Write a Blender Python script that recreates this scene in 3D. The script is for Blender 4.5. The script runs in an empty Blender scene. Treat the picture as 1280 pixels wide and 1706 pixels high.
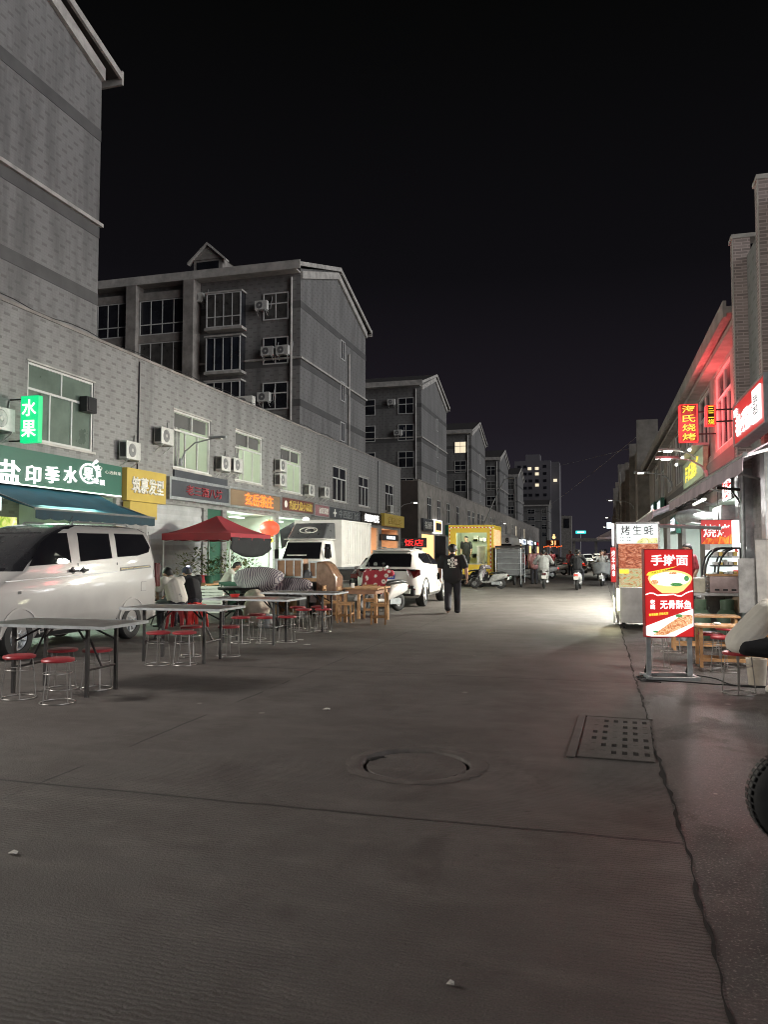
import bpy, bmesh, math, random
from mathutils import Vector, Matrix
R_ = math.radians
random.seed(7)
S = bpy.context.scene
COL = S.collection
# ------------------------------------------------------------------ camera, night sky, glow, exposure
EYE = 1.5; FPX = 1290.0
YAW = R_(15.5); PITCH = math.atan(69 / FPX)
cam_d = bpy.data.cameras.new('camera'); cam = bpy.data.objects.new('camera', cam_d); COL.objects.link(cam)
cam.location = (0, 0, EYE); cam.rotation_euler = (R_(90) + PITCH, 0, YAW)
cam_d.sensor_fit = 'HORIZONTAL'; cam_d.sensor_width = 36; cam_d.lens = 36 * FPX / 1280
cam_d.clip_end = 3000; cam_d.clip_start = 0.05
S.camera = cam
W = bpy.data.worlds.new('World'); S.world = W; W.use_nodes = True
wn = W.node_tree.nodes; wl = W.node_tree.links
bg = wn['Background']
tc = wn.new('ShaderNodeTexCoord'); sp = wn.new('ShaderNodeSeparateXYZ'); cr = wn.new('ShaderNodeValToRGB')
wl.new(tc.outputs['Generated'], sp.inputs[0]); wl.new(sp.outputs['Z'], cr.inputs[0]); wl.new(cr.outputs[0], bg.inputs[0])
e = cr.color_ramp.elements
e[0].position = 0.0; e[0].color = (0.021, 0.019, 0.026, 1)
e[1].position = 0.62; e[1].color = (0.0013, 0.0014, 0.0013, 1)
k = e.new(0.16); k.color = (0.0100, 0.0082, 0.0115, 1)
k = e.new(0.34); k.color = (0.0038, 0.0035, 0.0045, 1)
bg.inputs[1].default_value = 0.66
SUN = bpy.data.lights.new('city_glow', 'SUN'); SUN.energy = 0.95; SUN.angle = R_(50); SUN.color = (0.98, 0.985, 1.0)
so = bpy.data.objects.new('city_glow', SUN); COL.objects.link(so)
so.rotation_euler = Vector((-0.93, 0.24, -0.20)).to_track_quat('-Z', 'Y').to_euler()
vs = S.view_settings; vs.view_transform = 'Standard'; vs.look = 'None'; vs.exposure = 0.9; vs.gamma = 1.0
try: vs.use_curve_mapping = False
except Exception: pass
S.cycles.use_denoising = True
try: S.cycles.denoiser = 'OPENIMAGEDENOISE'
except Exception: pass
S.cycles.filter_width = 1.05; S.cycles.max_bounces = 6; S.cycles.sample_clamp_indirect = 3.0

# ------------------------------------------------------------------ pixel of the photo -> point of the street
_F = Vector((-math.sin(YAW) * math.cos(PITCH), math.cos(YAW) * math.cos(PITCH), math.sin(PITCH)))
_Rt = Vector((math.cos(YAW), math.sin(YAW), 0)); _U = _Rt.cross(_F)
def ray(u, v): return _F + _Rt * ((u - 640) / FPX) - _U * ((v - 853) / FPX)
def atz(u, v, z=0.0): d = ray(u, v); return Vector((0, 0, EYE)) + d * ((z - EYE) / d.z)
def atx(u, v, X): d = ray(u, v); return Vector((0, 0, EYE)) + d * (X / d.x)
def aty(u, v, Y): d = ray(u, v); return Vector((0, 0, EYE)) + d * (Y / d.y)

# ------------------------------------------------------------------ helpers
class MB:
    def __init__(s): s.v = []; s.f = []; s.m = []; s.cur = 0
    def add(s, vs, fs):
        n = len(s.v); s.v += [tuple(p) for p in vs]
        for f in fs: s.f.append([n + i for i in f]); s.m.append(s.cur)
        return s
    def box(s, c, d, rz=0, rx=0, ry=0):
        x, y, z = d[0] / 2, d[1] / 2, d[2] / 2
        P = [Vector((a * x, b * y, c_ * z)) for c_ in (-1, 1) for b in (-1, 1) for a in (-1, 1)]
        if rz or rx or ry:
            M = Matrix.Rotation(rz, 3, 'Z') @ Matrix.Rotation(ry, 3, 'Y') @ Matrix.Rotation(rx, 3, 'X'); P = [M @ p for p in P]
        c = Vector(c)
        return s.add([p + c for p in P], [(0, 2, 3, 1), (4, 5, 7, 6), (0, 1, 5, 4), (2, 6, 7, 3), (0, 4, 6, 2), (1, 3, 7, 5)])
    def b2(s, a, b):
        return s.box([(a[i] + b[i]) / 2 for i in range(3)], [abs(b[i] - a[i]) for i in range(3)])
    def tube(s, pts, r, n=8, cap=True):
        pts = [Vector(p) for p in pts]; N = len(pts); rs = r if isinstance(r, (list, tuple)) else [r] * N
        V = []; F = []; pu = None
        for i, p in enumerate(pts):
            t = (pts[min(i + 1, N - 1)] - pts[max(i - 1, 0)]).normalized()
            if pu is None:
                a = Vector((0, 0, 1)) if abs(t.z) < 0.9 else Vector((1, 0, 0)); u = t.cross(a).normalized()
            else: u = (pu - t * pu.dot(t)).normalized()
            pu = u; w = t.cross(u)
            V += [p + (u * math.cos(2 * math.pi * k / n) + w * math.sin(2 * math.pi * k / n)) * rs[i] for k in range(n)]
        for i in range(N - 1):
            for k in range(n): F.append((i * n + k, i * n + (k + 1) % n, (i + 1) * n + (k + 1) % n, (i + 1) * n + k))
        if cap: F.append(tuple(range(n - 1, -1, -1))); F.append(tuple(range((N - 1) * n, N * n)))
        return s.add(V, F)
    def lathe(s, prof, c=(0, 0, 0), n=20, axis='z'):
        V = []; F = []; m = len(prof); c = Vector(c)
        for k in range(n):
            a = 2 * math.pi * k / n
            for r, h in prof:
                p = Vector((r * math.cos(a), r * math.sin(a), h))
                if axis == 'x': p = Vector((p.z, p.x, p.y))
                if axis == 'y': p = Vector((p.x, p.z, p.y))
                V.append(p + c)
        for k in range(n):
            k2 = (k + 1) % n
            for i in range(m - 1): F.append((k * m + i, k2 * m + i, k2 * m + i + 1, k * m + i + 1))
        return s.add(V, F)
    def prism(s, poly, ext):
        n = len(poly); e_ = Vector(ext); P = [Vector(p) for p in poly]
        return s.add(P + [p + e_ for p in P], [tuple(range(n - 1, -1, -1)), tuple(range(n, 2 * n))] + [(i, (i + 1) % n, n + (i + 1) % n, n + i) for i in range(n)])
    def loft(s, rings, cap=True):
        n = len(rings[0]); V = [p for r in rings for p in r]; F = []
        for i in range(len(rings) - 1):
            for k in range(n): F.append((i * n + k, i * n + (k + 1) % n, (i + 1) * n + (k + 1) % n, (i + 1) * n + k))
        if cap: F.append(tuple(range(n - 1, -1, -1))); F.append(tuple(range((len(rings) - 1) * n, len(rings) * n)))
        return s.add(V, F)
    def sphere(s, c, r, n=12, m=8, sc=(1, 1, 1)):
        V = []; F = []; c = Vector(c)
        for i in range(m + 1):
            t = math.pi * i / m
            for k in range(n):
                a = 2 * math.pi * k / n
                V.append(c + Vector((r * sc[0] * math.sin(t) * math.cos(a), r * sc[1] * math.sin(t) * math.sin(a), r * sc[2] * math.cos(t))))
        for i in range(m):
            for k in range(n): F.append((i * n + k, (i + 1) * n + k, (i + 1) * n + (k + 1) % n, i * n + (k + 1) % n))
        return s.add(V, F)
    def cap(s, p0, r0, p1, r1, n=12, m=5):
        p0 = Vector(p0); p1 = Vector(p1); t = (p1 - p0)
        if t.length < 1e-5: return s.sphere(p0, r0, n, 8)
        t.normalize(); pts = []; rs = []
        for i in range(m + 1):
            a = math.pi / 2 * (1 - i / m); pts.append(p0 - t * r0 * math.sin(a)); rs.append(max(r0 * math.cos(a), r0 * 0.02))
        for i in range(m + 1):
            a = math.pi / 2 * i / m; pts.append(p1 + t * r1 * math.sin(a)); rs.append(max(r1 * math.cos(a), r1 * 0.02))
        return s.tube(pts, rs, n)
    def mesh(s, name, smooth=None):
        me = bpy.data.meshes.new(name); me.from_pydata(s.v, [], s.f); me.validate()
        bm = bmesh.new(); bm.from_mesh(me); bmesh.ops.remove_doubles(bm, verts=bm.verts, dist=1e-5)
        bmesh.ops.recalc_face_normals(bm, faces=bm.faces); bm.to_mesh(me); bm.free()
        if smooth is not None:
            me.shade_smooth(); me.set_sharp_from_angle(angle=R_(smooth))
        return me
    def build(s, name, mats, parent=None, smooth=None, bevel=0, seg=2, keep=False):
        if keep or len(set(s.m)) > 1:
            me = bpy.data.meshes.new(name); me.from_pydata(s.v, [], s.f)
            for i, p in enumerate(me.polygons): p.material_index = s.m[i]
            bm = bmesh.new(); bm.from_mesh(me); bmesh.ops.recalc_face_normals(bm, faces=bm.faces); bm.to_mesh(me); bm.free()
            if smooth is not None: me.shade_smooth(); me.set_sharp_from_angle(angle=R_(smooth))
        else: me = s.mesh(name, smooth)
        for m in (mats if isinstance(mats, (list, tuple)) else [mats]): me.materials.append(m)
        o = bpy.data.objects.new(name, me); COL.objects.link(o)
        if parent: o.parent = parent
        if bevel:
            b = o.modifiers.new('bevel', 'BEVEL'); b.width = bevel; b.segments = seg; b.limit_method = 'ANGLE'; b.angle_limit = R_(40)
            if smooth is None: me.shade_smooth(); me.set_sharp_from_angle(angle=R_(40))
        return o
def tag(o, label, cat, group=None):
    o['label'] = label; o['category'] = cat
    if group: o['group'] = group
    return o
def thing(name, label, cat, loc=(0, 0, 0), rz=0, group=None):
    o = bpy.data.objects.new(name, None); COL.objects.link(o); o.location = loc; o.rotation_euler = (0, 0, rz)
    o.empty_display_size = 0.2
    return tag(o, label, cat, group)
def struct(o, kind='structure'): o['kind'] = kind; return o
KIDS = {}
def copy_tree(o, loc, rz=None, label=None, sc=None):
    c = o.copy(); COL.objects.link(c); c.location = loc
    if rz is not None: c.rotation_euler = (0, 0, rz)
    if label: c['label'] = label
    if sc: c.scale = (sc, sc, sc)
    for a in o.children:
        b = a.copy(); COL.objects.link(b); b.parent = c
        for g in a.children:
            d = g.copy(); COL.objects.link(d); d.parent = b
    return c
def bake(o, name=None):                       # freeze modifiers into the mesh
    dg = bpy.context.evaluated_depsgraph_get(); dg.update()
    me = bpy.data.meshes.new_from_object(o.evaluated_get(dg))
    o.modifiers.clear(); o.data = me; return o
def blob(name, segs, mat, parent=None, vox=0.012, it=3):
    m = MB()
    for q in segs:
        if len(q) == 4: m.cap(*q)
        else: m.sphere(q[0], 1.0, 14, 10, q[1])
    me = m.mesh(name); me.materials.append(mat)
    o = bpy.data.objects.new(name, me); COL.objects.link(o)
    r = o.modifiers.new('r', 'REMESH'); r.mode = 'VOXEL'; r.voxel_size = vox; r.use_smooth_shade = True
    sm = o.modifiers.new('s', 'SMOOTH'); sm.factor = 0.5; sm.iterations = it
    bake(o); o.data.shade_smooth()
    if not o.data.materials: o.data.materials.append(mat)
    if parent: o.parent = parent
    return o
def cutout(o, cutters):                       # cut wheel arches, then drop the cutters
    tmp = []
    for c in cutters:
        me = c.mesh('cut'); q = bpy.data.objects.new('cut', me); COL.objects.link(q); tmp.append(q)
        if o.data.materials: me.materials.append(o.data.materials[-1])
        b = o.modifiers.new('b', 'BOOLEAN'); b.operation = 'DIFFERENCE'; b.object = q; b.solver = 'EXACT'
    bake(o)
    for q in tmp: me = q.data; bpy.data.objects.remove(q); bpy.data.meshes.remove(me)
    o.data.shade_smooth(); o.data.set_sharp_from_angle(angle=R_(32))
    return o
def lettering(txt, mat, parent, org, uax, vax, width=None, height=None, bold=0.007, ext=0.01, name='lettering', spacing=1.0, line=None):
    """text lying in the plane (uax, vax) centred on org, fitted to width x height"""
    cu = bpy.data.curves.new('t', 'FONT'); cu.body = txt; cu.size = 1; cu.offset = bold; cu.extrude = 0
    cu.space_character = spacing; cu.resolution_u = 3
    if line: cu.space_line = line
    cu.align_x = 'CENTER'; cu.align_y = 'CENTER'
    o = bpy.data.objects.new('t', cu); COL.objects.link(o)
    dg = bpy.context.evaluated_depsgraph_get(); dg.update()
    me = bpy.data.meshes.new_from_object(o.evaluated_get(dg)); bpy.data.objects.remove(o)
    xs = [v.co.x for v in me.vertices]; ys = [v.co.y for v in me.vertices]
    cx_, cy_ = (min(xs) + max(xs)) / 2, (min(ys) + max(ys)) / 2
    w_, h_ = max(xs) - min(xs), max(ys) - min(ys)
    su = width / w_ if width else height / h_; sv = height / h_ if height else su
    U = Vector(uax).normalized(); V = Vector(vax).normalized(); N = U.cross(V); org = Vector(org)
    for v in me.vertices: v.co = org + U * ((v.co.x - cx_) * su) + V * ((v.co.y - cy_) * sv)
    me.name = name
    me.materials.clear(); me.materials.append(mat)
    o = bpy.data.objects.new(name, me); COL.objects.link(o)
    if ext:
        sd = o.modifiers.new('solid', 'SOLIDIFY'); sd.thickness = ext; sd.offset = 0
    if parent: o.parent = parent
    return o
# ------------------------------------------------------------------ materials
def nt(name):
    m = bpy.data.materials.new(name); m.use_nodes = True
    return m, m.node_tree.nodes, m.node_tree.links, m.node_tree.nodes['Principled BSDF']
def mix(N, L, fac, a, b):
    x = N.new('ShaderNodeMix'); x.data_type = 'RGBA'
    for sock, val in ((x.inputs[0], fac), (x.inputs[6], a), (x.inputs[7], b)):
        if hasattr(val, 'is_output'): L.new(val, sock)
        elif isinstance(val, (int, float)): sock.default_value = val
        else: sock.default_value = (*val[:3], 1)
    return x.outputs[2]
def mth(N, L, op, a, b=None, c=None):
    x = N.new('ShaderNodeMath'); x.operation = op
    for i, val in enumerate((a, b, c)):
        if val is None: continue
        if hasattr(val, 'is_output'): L.new(val, x.inputs[i])
        else: x.inputs[i].default_value = val
    return x.outputs[0]
def noise(N, L, vec, scale, detail=4, rough=0.55, dist=0.0):
    x = N.new('ShaderNodeTexNoise'); x.inputs['Scale'].default_value = scale; x.inputs['Detail'].default_value = detail
    x.inputs['Roughness'].default_value = rough; x.inputs['Distortion'].default_value = dist
    if vec is not None: L.new(vec, x.inputs['Vector'])
    return x.outputs['Fac']
def ramp(N, L, fac, stops):
    x = N.new('ShaderNodeValToRGB'); L.new(fac, x.inputs[0]); el = x.color_ramp.elements
    while len(el) < len(stops): el.new(0.5)
    for i, (p, c) in enumerate(stops):
        el[i].position = p; el[i].color = (*c, 1) if isinstance(c, (tuple, list)) else (c, c, c, 1)
    return x.outputs[0]
def bump(N, L, B, h, strength=0.3, dist=0.02):
    b = N.new('ShaderNodeBump'); b.inputs['Strength'].default_value = strength; b.inputs['Distance'].default_value = dist
    L.new(h, b.inputs['Height']); L.new(b.outputs[0], B.inputs['Normal'])
def pos(N): return N.new('ShaderNodeNewGeometry').outputs['Position']
def obj_co(N): return N.new('ShaderNodeTexCoord').outputs['Object']
def plain(name, c, rough=0.5, metal=0.0, var=0.25, scale=6.0, bmp=0.0, coat=0.0, spec=0.5):
    m, N, L, B = nt(name)
    v = noise(N, L, obj_co(N), scale, 5, 0.6)
    lo = tuple(x * (1 - var) for x in c); hi = tuple(min(1, x * (1 + var)) for x in c)
    L.new(mix(N, L, ramp(N, L, v, [(0.3, 0.0), (0.7, 1.0)]), lo, hi), B.inputs['Base Color'])
    B.inputs['Metallic'].default_value = metal; B.inputs['Specular IOR Level'].default_value = spec
    L.new(mth(N, L, 'MULTIPLY_ADD', v, 0.25, max(0.02, rough - 0.12)), B.inputs['Roughness'])
    if coat: B.inputs['Coat Weight'].default_value = coat; B.inputs['Coat Roughness'].default_value = 0.08
    if bmp: bump(N, L, B, noise(N, L, obj_co(N), scale * 8, 3), bmp, 0.01)
    return m
def glow(name, c, strength, base=(0.05, 0.05, 0.05)):
    m, N, L, B = nt(name)
    B.inputs['Base Color'].default_value = (*base, 1); B.inputs['Emission Color'].default_value = (*c, 1)
    B.inputs['Emission Strength'].default_value = strength; B.inputs['Roughness'].default_value = 0.4
    return m
def tile_mat(name, c, dash, du=0.86, dv=0.215, grime=0.25):
    """small rectangular facing tiles with single dark tiles set in a staggered grid"""
    m, N, L, B = nt(name)
    P = pos(N); s_ = N.new('ShaderNodeSeparateXYZ'); L.new(P, s_.inputs[0])
    u = mth(N, L, 'ADD', s_.outputs[0], s_.outputs[1]); z = s_.outputs[2]
    cb = N.new('ShaderNodeCombineXYZ'); L.new(u, cb.inputs[0]); L.new(z, cb.inputs[1])
    br = N.new('ShaderNodeTexBrick'); L.new(cb.outputs[0], br.inputs['Vector'])
    br.inputs['Scale'].default_value = 1; br.inputs['Brick Width'].default_value = 0.215; br.inputs['Row Height'].default_value = dv / 3
    br.inputs['Mortar Size'].default_value = 0.005; br.inputs['Color1'].default_value = (*c, 1)
    br.inputs['Color2'].default_value = (*[x * 0.93 for x in c], 1); br.inputs['Mortar'].default_value = (*[x * 0.8 for x in c], 1)
    row = mth(N, L, 'FLOOR', mth(N, L, 'DIVIDE', z, dv))
    sh = mth(N, L, 'MULTIPLY', mth(N, L, 'MODULO', row, 2.0), du * 0.5)
    fu = mth(N, L, 'FRACT', mth(N, L, 'DIVIDE', mth(N, L, 'ADD', u, sh), du))
    fv = mth(N, L, 'FRACT', mth(N, L, 'DIVIDE', z, dv))
    a = mth(N, L, 'MULTIPLY', mth(N, L, 'LESS_THAN', fu, 0.42), mth(N, L, 'LESS_THAN', fv, 0.3))
    rnd = noise(N, L, P, 1.3, 2)
    a = mth(N, L, 'MULTIPLY', a, mth(N, L, 'MULTIPLY_ADD', rnd, 0.5, 0.55))
    col = mix(N, L, a, br.outputs[0], dash)
    st = N.new('ShaderNodeMapping'); L.new(P, st.inputs[0]); st.inputs['Scale'].default_value = (1.6, 1.6, 0.22)
    g = ramp(N, L, noise(N, L, st.outputs[0], 1.0, 6, 0.65), [(0.42, 0.0), (0.72, 1.0)])
    col = mix(N, L, mth(N, L, 'MULTIPLY', g, grime), col, tuple(x * 0.4 for x in c))
    L.new(col, B.inputs['Base Color']); B.inputs['Roughness'].default_value = 0.55
    bump(N, L, B, br.outputs['Fac'], 0.25, -0.006)
    return m
M = {}
M['tile'] = tile_mat('grey_tile', (0.29, 0.287, 0.28), (0.155, 0.152, 0.147), 0.5, 0.20, 0.75)
M['tile_b'] = tile_mat('beige_tile', (0.25, 0.246, 0.24), (0.155, 0.15, 0.145), 0.57, 0.27, 0.75)
M['brick'] = tile_mat('brown_grey_brick', (0.20, 0.165, 0.15), (0.05, 0.04, 0.04), 0.7, 0.2, 0.3)
def brick_plain(name, c):
    m, N, L, B = nt(name); P = pos(N); s_ = N.new('ShaderNodeSeparateXYZ'); L.new(P, s_.inputs[0])
    cb = N.new('ShaderNodeCombineXYZ'); L.new(mth(N, L, 'ADD', s_.outputs[0], s_.outputs[1]), cb.inputs[0]); L.new(s_.outputs[2], cb.inputs[1])
    br = N.new('ShaderNodeTexBrick'); L.new(cb.outputs[0], br.inputs['Vector']); br.inputs['Scale'].default_value = 1
    br.inputs['Brick Width'].default_value = 0.24; br.inputs['Row Height'].default_value = 0.062; br.inputs['Mortar Size'].default_value = 0.008
    br.inputs['Color1'].default_value = (*c, 1); br.inputs['Color2'].default_value = (*[x * 0.6 for x in c], 1); br.inputs['Mortar'].default_value = (*[x * 1.35 for x in c], 1)
    L.new(br.outputs[0], B.inputs['Base Color']); B.inputs['Roughness'].default_value = 0.7; bump(N, L, B, br.outputs['Fac'], 0.4, -0.008)
    return m
M['pillar'] = brick_plain('pillar_brick', (0.36, 0.30, 0.285))
M['plaster'] = plain('dirty_plaster', (0.27, 0.25, 0.23), 0.8, var=0.35, scale=1.5, bmp=0.15)
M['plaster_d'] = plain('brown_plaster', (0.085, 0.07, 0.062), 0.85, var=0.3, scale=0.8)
M['band'] = plain('dark_band', (0.11, 0.108, 0.106), 0.7, var=0.2, scale=1.0)
M['trim'] = plain('pale_trim', (0.46, 0.44, 0.41), 0.65, var=0.3, scale=2.0)
M['rooft'] = plain('roof_tile', (0.07, 0.065, 0.065), 0.7, var=0.3, scale=2.0)
M['frame'] = plain('white_upvc', (0.62, 0.62, 0.60), 0.4, var=0.1, scale=3)
M['frame_d'] = plain('grey_alu', (0.28, 0.28, 0.28), 0.4, 0.5, var=0.15)
M['acw'] = plain('ac_white', (0.58, 0.58, 0.55), 0.45, var=0.2, scale=4)
M['black'] = plain('black_plastic', (0.015, 0.015, 0.017), 0.45, var=0.3)
M['rubber'] = plain('rubber', (0.018, 0.018, 0.018), 0.8, var=0.3, scale=20, bmp=0.2)
M['steel'] = plain('brushed_steel', (0.5, 0.5, 0.5), 0.3, 1.0, var=0.15, scale=10)
M['steelp'] = plain('satin_steel', (0.52, 0.52, 0.51), 0.38, 0.35, var=0.2, scale=3)
M['galv'] = plain('galvanised', (0.38, 0.40, 0.41), 0.45, 0.6, var=0.25, scale=8)
M['chrome'] = plain('chrome_wire', (0.30, 0.285, 0.27), 0.35, 0.8, var=0.1)
M['dsteel'] = plain('dark_painted_steel', (0.022, 0.02, 0.02), 0.4, 0.2, var=0.3)
M['redp'] = plain('red_plastic', (0.28, 0.026, 0.032), 0.4, var=0.2, scale=12)
M['redp2'] = plain('bright_red_plastic', (0.62, 0.05, 0.045), 0.38, var=0.1)
M['wood'] = plain('pine_wood', (0.40, 0.22, 0.095), 0.55, var=0.35, scale=9)
M['ply'] = plain('plywood', (0.27, 0.135, 0.07), 0.6, var=0.25, scale=5)
M['tabletop'] = plain('laminate_top', (0.05, 0.044, 0.04), 0.32, var=0.3, scale=4)
M['cardboard'] = plain('cardboard', (0.40, 0.31, 0.21), 0.85, var=0.2, scale=5)
M['white'] = plain('white_paint', (0.72, 0.70, 0.67), 0.35, var=0.08, scale=2)
M['whitecar'] = plain('white_car_paint', (0.66, 0.64, 0.61), 0.3, var=0.05, scale=1.5, coat=0.7)
M['silver'] = plain('silver_van_paint', (0.37, 0.355, 0.34), 0.42, 0.1, var=0.10, scale=1.3, coat=0.4)
M['carblack'] = plain('black_car_paint', (0.012, 0.012, 0.014), 0.25, var=0.1, coat=0.6)
M['greycar'] = plain('grey_car_paint', (0.14, 0.145, 0.15), 0.3, 0.4, var=0.1, coat=0.6)
M['glass'] = plain('dark_glass', (0.012, 0.012, 0.014), 0.06, var=0.2, spec=0.07)
m_, N_, L_g, B_ = nt('dark_glass'); B_.inputs['Base Color'].default_value = (0.008, 0.008, 0.010, 1); B_.inputs['Roughness'].default_value = 0.015; B_.inputs['Specular IOR Level'].default_value = 0.06; M['glass'] = m_
M['glassw'] = plain('window_glass', (0.02, 0.021, 0.026), 0.12, var=0.6, scale=0.7, spec=0.7)
M['glassc'] = plain('drawn_curtain_glass', (0.075, 0.072, 0.068), 0.3, var=0.5, scale=2.5, spec=0.4)
M['glassb'] = plain('bluish_glass', (0.022, 0.026, 0.036), 0.1, var=0.5, scale=1.0, spec=0.8)
M['curtain'] = plain('curtained_glass', (0.13, 0.17, 0.14), 0.3, var=0.3, scale=1.2)
M['skin'] = plain('skin', (0.42, 0.25, 0.18), 0.55, var=0.1, scale=10)
M['hair'] = plain('black_hair', (0.010, 0.009, 0.009), 0.5, var=0.3, scale=40, bmp=0.5)
M['tee_w'] = plain('white_cotton', (0.56, 0.53, 0.47), 0.85, var=0.12, scale=1.6, bmp=0.7)
M['tee_b'] = plain('black_cotton', (0.012, 0.012, 0.014), 0.85, var=0.2, scale=8, bmp=0.15)
M['tee_n'] = plain('navy_cotton', (0.02, 0.024, 0.045), 0.85, var=0.2, scale=8)
M['pants'] = plain('dark_trousers', (0.02, 0.02, 0.027), 0.85, var=0.2, scale=8, bmp=0.2)
M['greycl'] = plain('grey_cloth', (0.28, 0.28, 0.27), 0.85, var=0.3, scale=6)
M['shoe_w'] = plain('pale_shoe', (0.55, 0.52, 0.47), 0.6, var=0.15)
M['teal'] = plain('teal_canvas', (0.016, 0.10, 0.15), 0.75, var=0.25, scale=2, bmp=0.1)
M['canopy'] = plain('red_canvas', (0.26, 0.022, 0.032), 0.75, var=0.15, scale=2)
M['awn'] = plain('mauve_canvas', (0.42, 0.335, 0.375), 0.7, var=0.25, scale=1.5)
M['gsign'] = plain('dark_green_panel', (0.018, 0.115, 0.075), 0.45, var=0.12, scale=1)
M['ysign'] = plain('mustard_panel', (0.50, 0.36, 0.07), 0.5, var=0.1, scale=1)
M['greysign'] = plain('slate_panel', (0.055, 0.06, 0.07), 0.45, var=0.2, scale=1)
M['brnsign'] = plain('tan_panel', (0.23, 0.16, 0.10), 0.5, var=0.15, scale=1)
M['maroon'] = plain('maroon_panel', (0.16, 0.06, 0.055), 0.5, var=0.2)
M['pinksign'] = plain('dusty_pink_panel', (0.30, 0.15, 0.16), 0.5, var=0.2)
M['dimred'] = plain('unlit_red_letters', (0.30, 0.03, 0.04), 0.5, var=0.2)
M['gold'] = plain('gold_letters', (0.62, 0.45, 0.12), 0.4, 0.2, var=0.1)
M['letw'] = plain('white_letters', (0.78, 0.77, 0.72), 0.5, var=0.05)
M['greenp'] = plain('green_plastic', (0.02, 0.09, 0.055), 0.5, var=0.2)
M['greencyl'] = plain('grey_green_paint', (0.10, 0.155, 0.10), 0.5, var=0.3, scale=5)
M['leaf'] = plain('leaf', (0.07, 0.11, 0.03), 0.6, var=0.5, scale=9)
M['yellow'] = plain('yellow_truck_paint', (0.62, 0.42, 0.035), 0.4, var=0.08)
M['plate'] = plain('blue_plate', (0.01, 0.05, 0.36), 0.4, var=0.05)
M['tarp'] = plain('grey_tarpaulin', (0.10, 0.105, 0.11), 0.5, var=0.3, scale=4, bmp=0.2)
M['sack'] = plain('beige_sack', (0.42, 0.37, 0.30), 0.85, var=0.2, scale=5, bmp=0.2)
M['shutter'] = plain('roller_steel', (0.42, 0.43, 0.43), 0.5, 0.15, var=0.25, scale=1.2)
M['room'] = plain('room_wall', (0.62, 0.66, 0.56), 0.8, var=0.08, scale=1)
M['roomg'] = plain('shop_wall', (0.50, 0.56, 0.50), 0.75, var=0.12, scale=1)
M['roomw'] = plain('warm_wall', (0.55, 0.36, 0.24), 0.75, var=0.15, scale=1)
M['e_white'] = glow('lit_white', (1, 0.98, 0.95), 1.1)
M['e_cool'] = glow('lit_cool', (0.85, 0.95, 1.0), 0.85)
M['e_tube'] = glow('tube_and_fill_light', (0.90, 1.0, 0.84), 1.7)
M['e_green'] = glow('lit_green', (0.0, 0.62, 0.20), 0.75)
M['e_orange'] = glow('neon_orange', (1.0, 0.13, 0.012), 1.7)
M['e_red'] = glow('neon_red', (1.0, 0.02, 0.02), 0.9)
M['e_redp'] = glow('lit_red_panel', (0.80, 0.020, 0.018), 0.42)
M['e_yel'] = glow('lit_yellow', (1.0, 0.72, 0.05), 0.8)
M['e_warm'] = glow('lit_warm', (1.0, 0.55, 0.22), 1.0)
M['e_teal'] = glow('lit_teal', (0.05, 0.75, 0.75), 0.7)
M['e_lamp'] = glow('street_lamp_glow', (1.0, 0.97, 0.86), 4.0)
M['e_tail'] = glow('tail_lamp', (1.0, 0.03, 0.01), 1.2)
M['e_dimw'] = glow('dim_window', (1.0, 0.85, 0.6), 0.55)
M['e_head'] = glow('head_lamp', (1.0, 0.95, 0.85), 6.0)
M['lensr'] = plain('red_lens', (0.07, 0.006, 0.006), 0.2, var=0.1)
M['stripe'] = None
def stripes(name, a, b, scale, ax=0, dist=3.0, thr=0.5):
    m, N, L, B = nt(name); w = N.new('ShaderNodeTexWave'); L.new(obj_co(N), w.inputs['Vector']); w.bands_direction = 'XYZ'[ax]
    w.inputs['Scale'].default_value = scale; w.inputs['Distortion'].default_value = dist; w.inputs['Detail'].default_value = 1
    L.new(mix(N, L, ramp(N, L, w.outputs['Fac'], [(thr - 0.04, 0.0), (thr + 0.04, 1.0)]), a, b), B.inputs['Base Color']); B.inputs['Roughness'].default_value = 0.85
    return m
M['stripe'] = stripes('striped_cloth', (0.09, 0.075, 0.10), (0.33, 0.30, 0.30), 6.0, 0, 3.2)
def floral(name):
    m, N, L, B = nt(name); v = N.new('ShaderNodeTexVoronoi'); v.inputs['Scale'].default_value = 7; L.new(obj_co(N), v.inputs['Vector'])
    c = ramp(N, L, v.outputs['Distance'], [(0.0, (0.02, 0.02, 0.02)), (0.10, (0.03, 0.02, 0.02)), (0.14, (0.75, 0.7, 0.66)), (0.36, (0.70, 0.62, 0.58)), (0.42, (0.36, 0.03, 0.045)), (1.0, (0.30, 0.02, 0.04))])
    L.new(c, B.inputs['Base Color']); B.inputs['Roughness'].default_value = 0.8; return m
M['floral'] = floral('red_floral_cloth')
def food(name, cols, scale, emit, dist=2.5, stretch=(1, 1, 1)):
    """a printed picture of food, given a glow of its own"""
    m, N, L, B = nt(name); mp = N.new('ShaderNodeMapping'); L.new(obj_co(N), mp.inputs[0]); mp.inputs['Scale'].default_value = stretch
    f = noise(N, L, mp.outputs[0], scale, 5, 0.6, dist)
    n = len(cols); c = ramp(N, L, f, [(0.28 + 0.44 * i / (n - 1), q) for i, q in enumerate(cols)])
    L.new(c, B.inputs['Base Color']); L.new(c, B.inputs['Emission Color']); B.inputs['Emission Strength'].default_value = emit
    return m
M['f_meat'] = food('meat_print', [(0.10, 0.03, 0.02), (0.42, 0.10, 0.05), (0.62, 0.24, 0.13), (0.75, 0.52, 0.40)], 5, 0.28, 3, (1, 1, 2.2))
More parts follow.
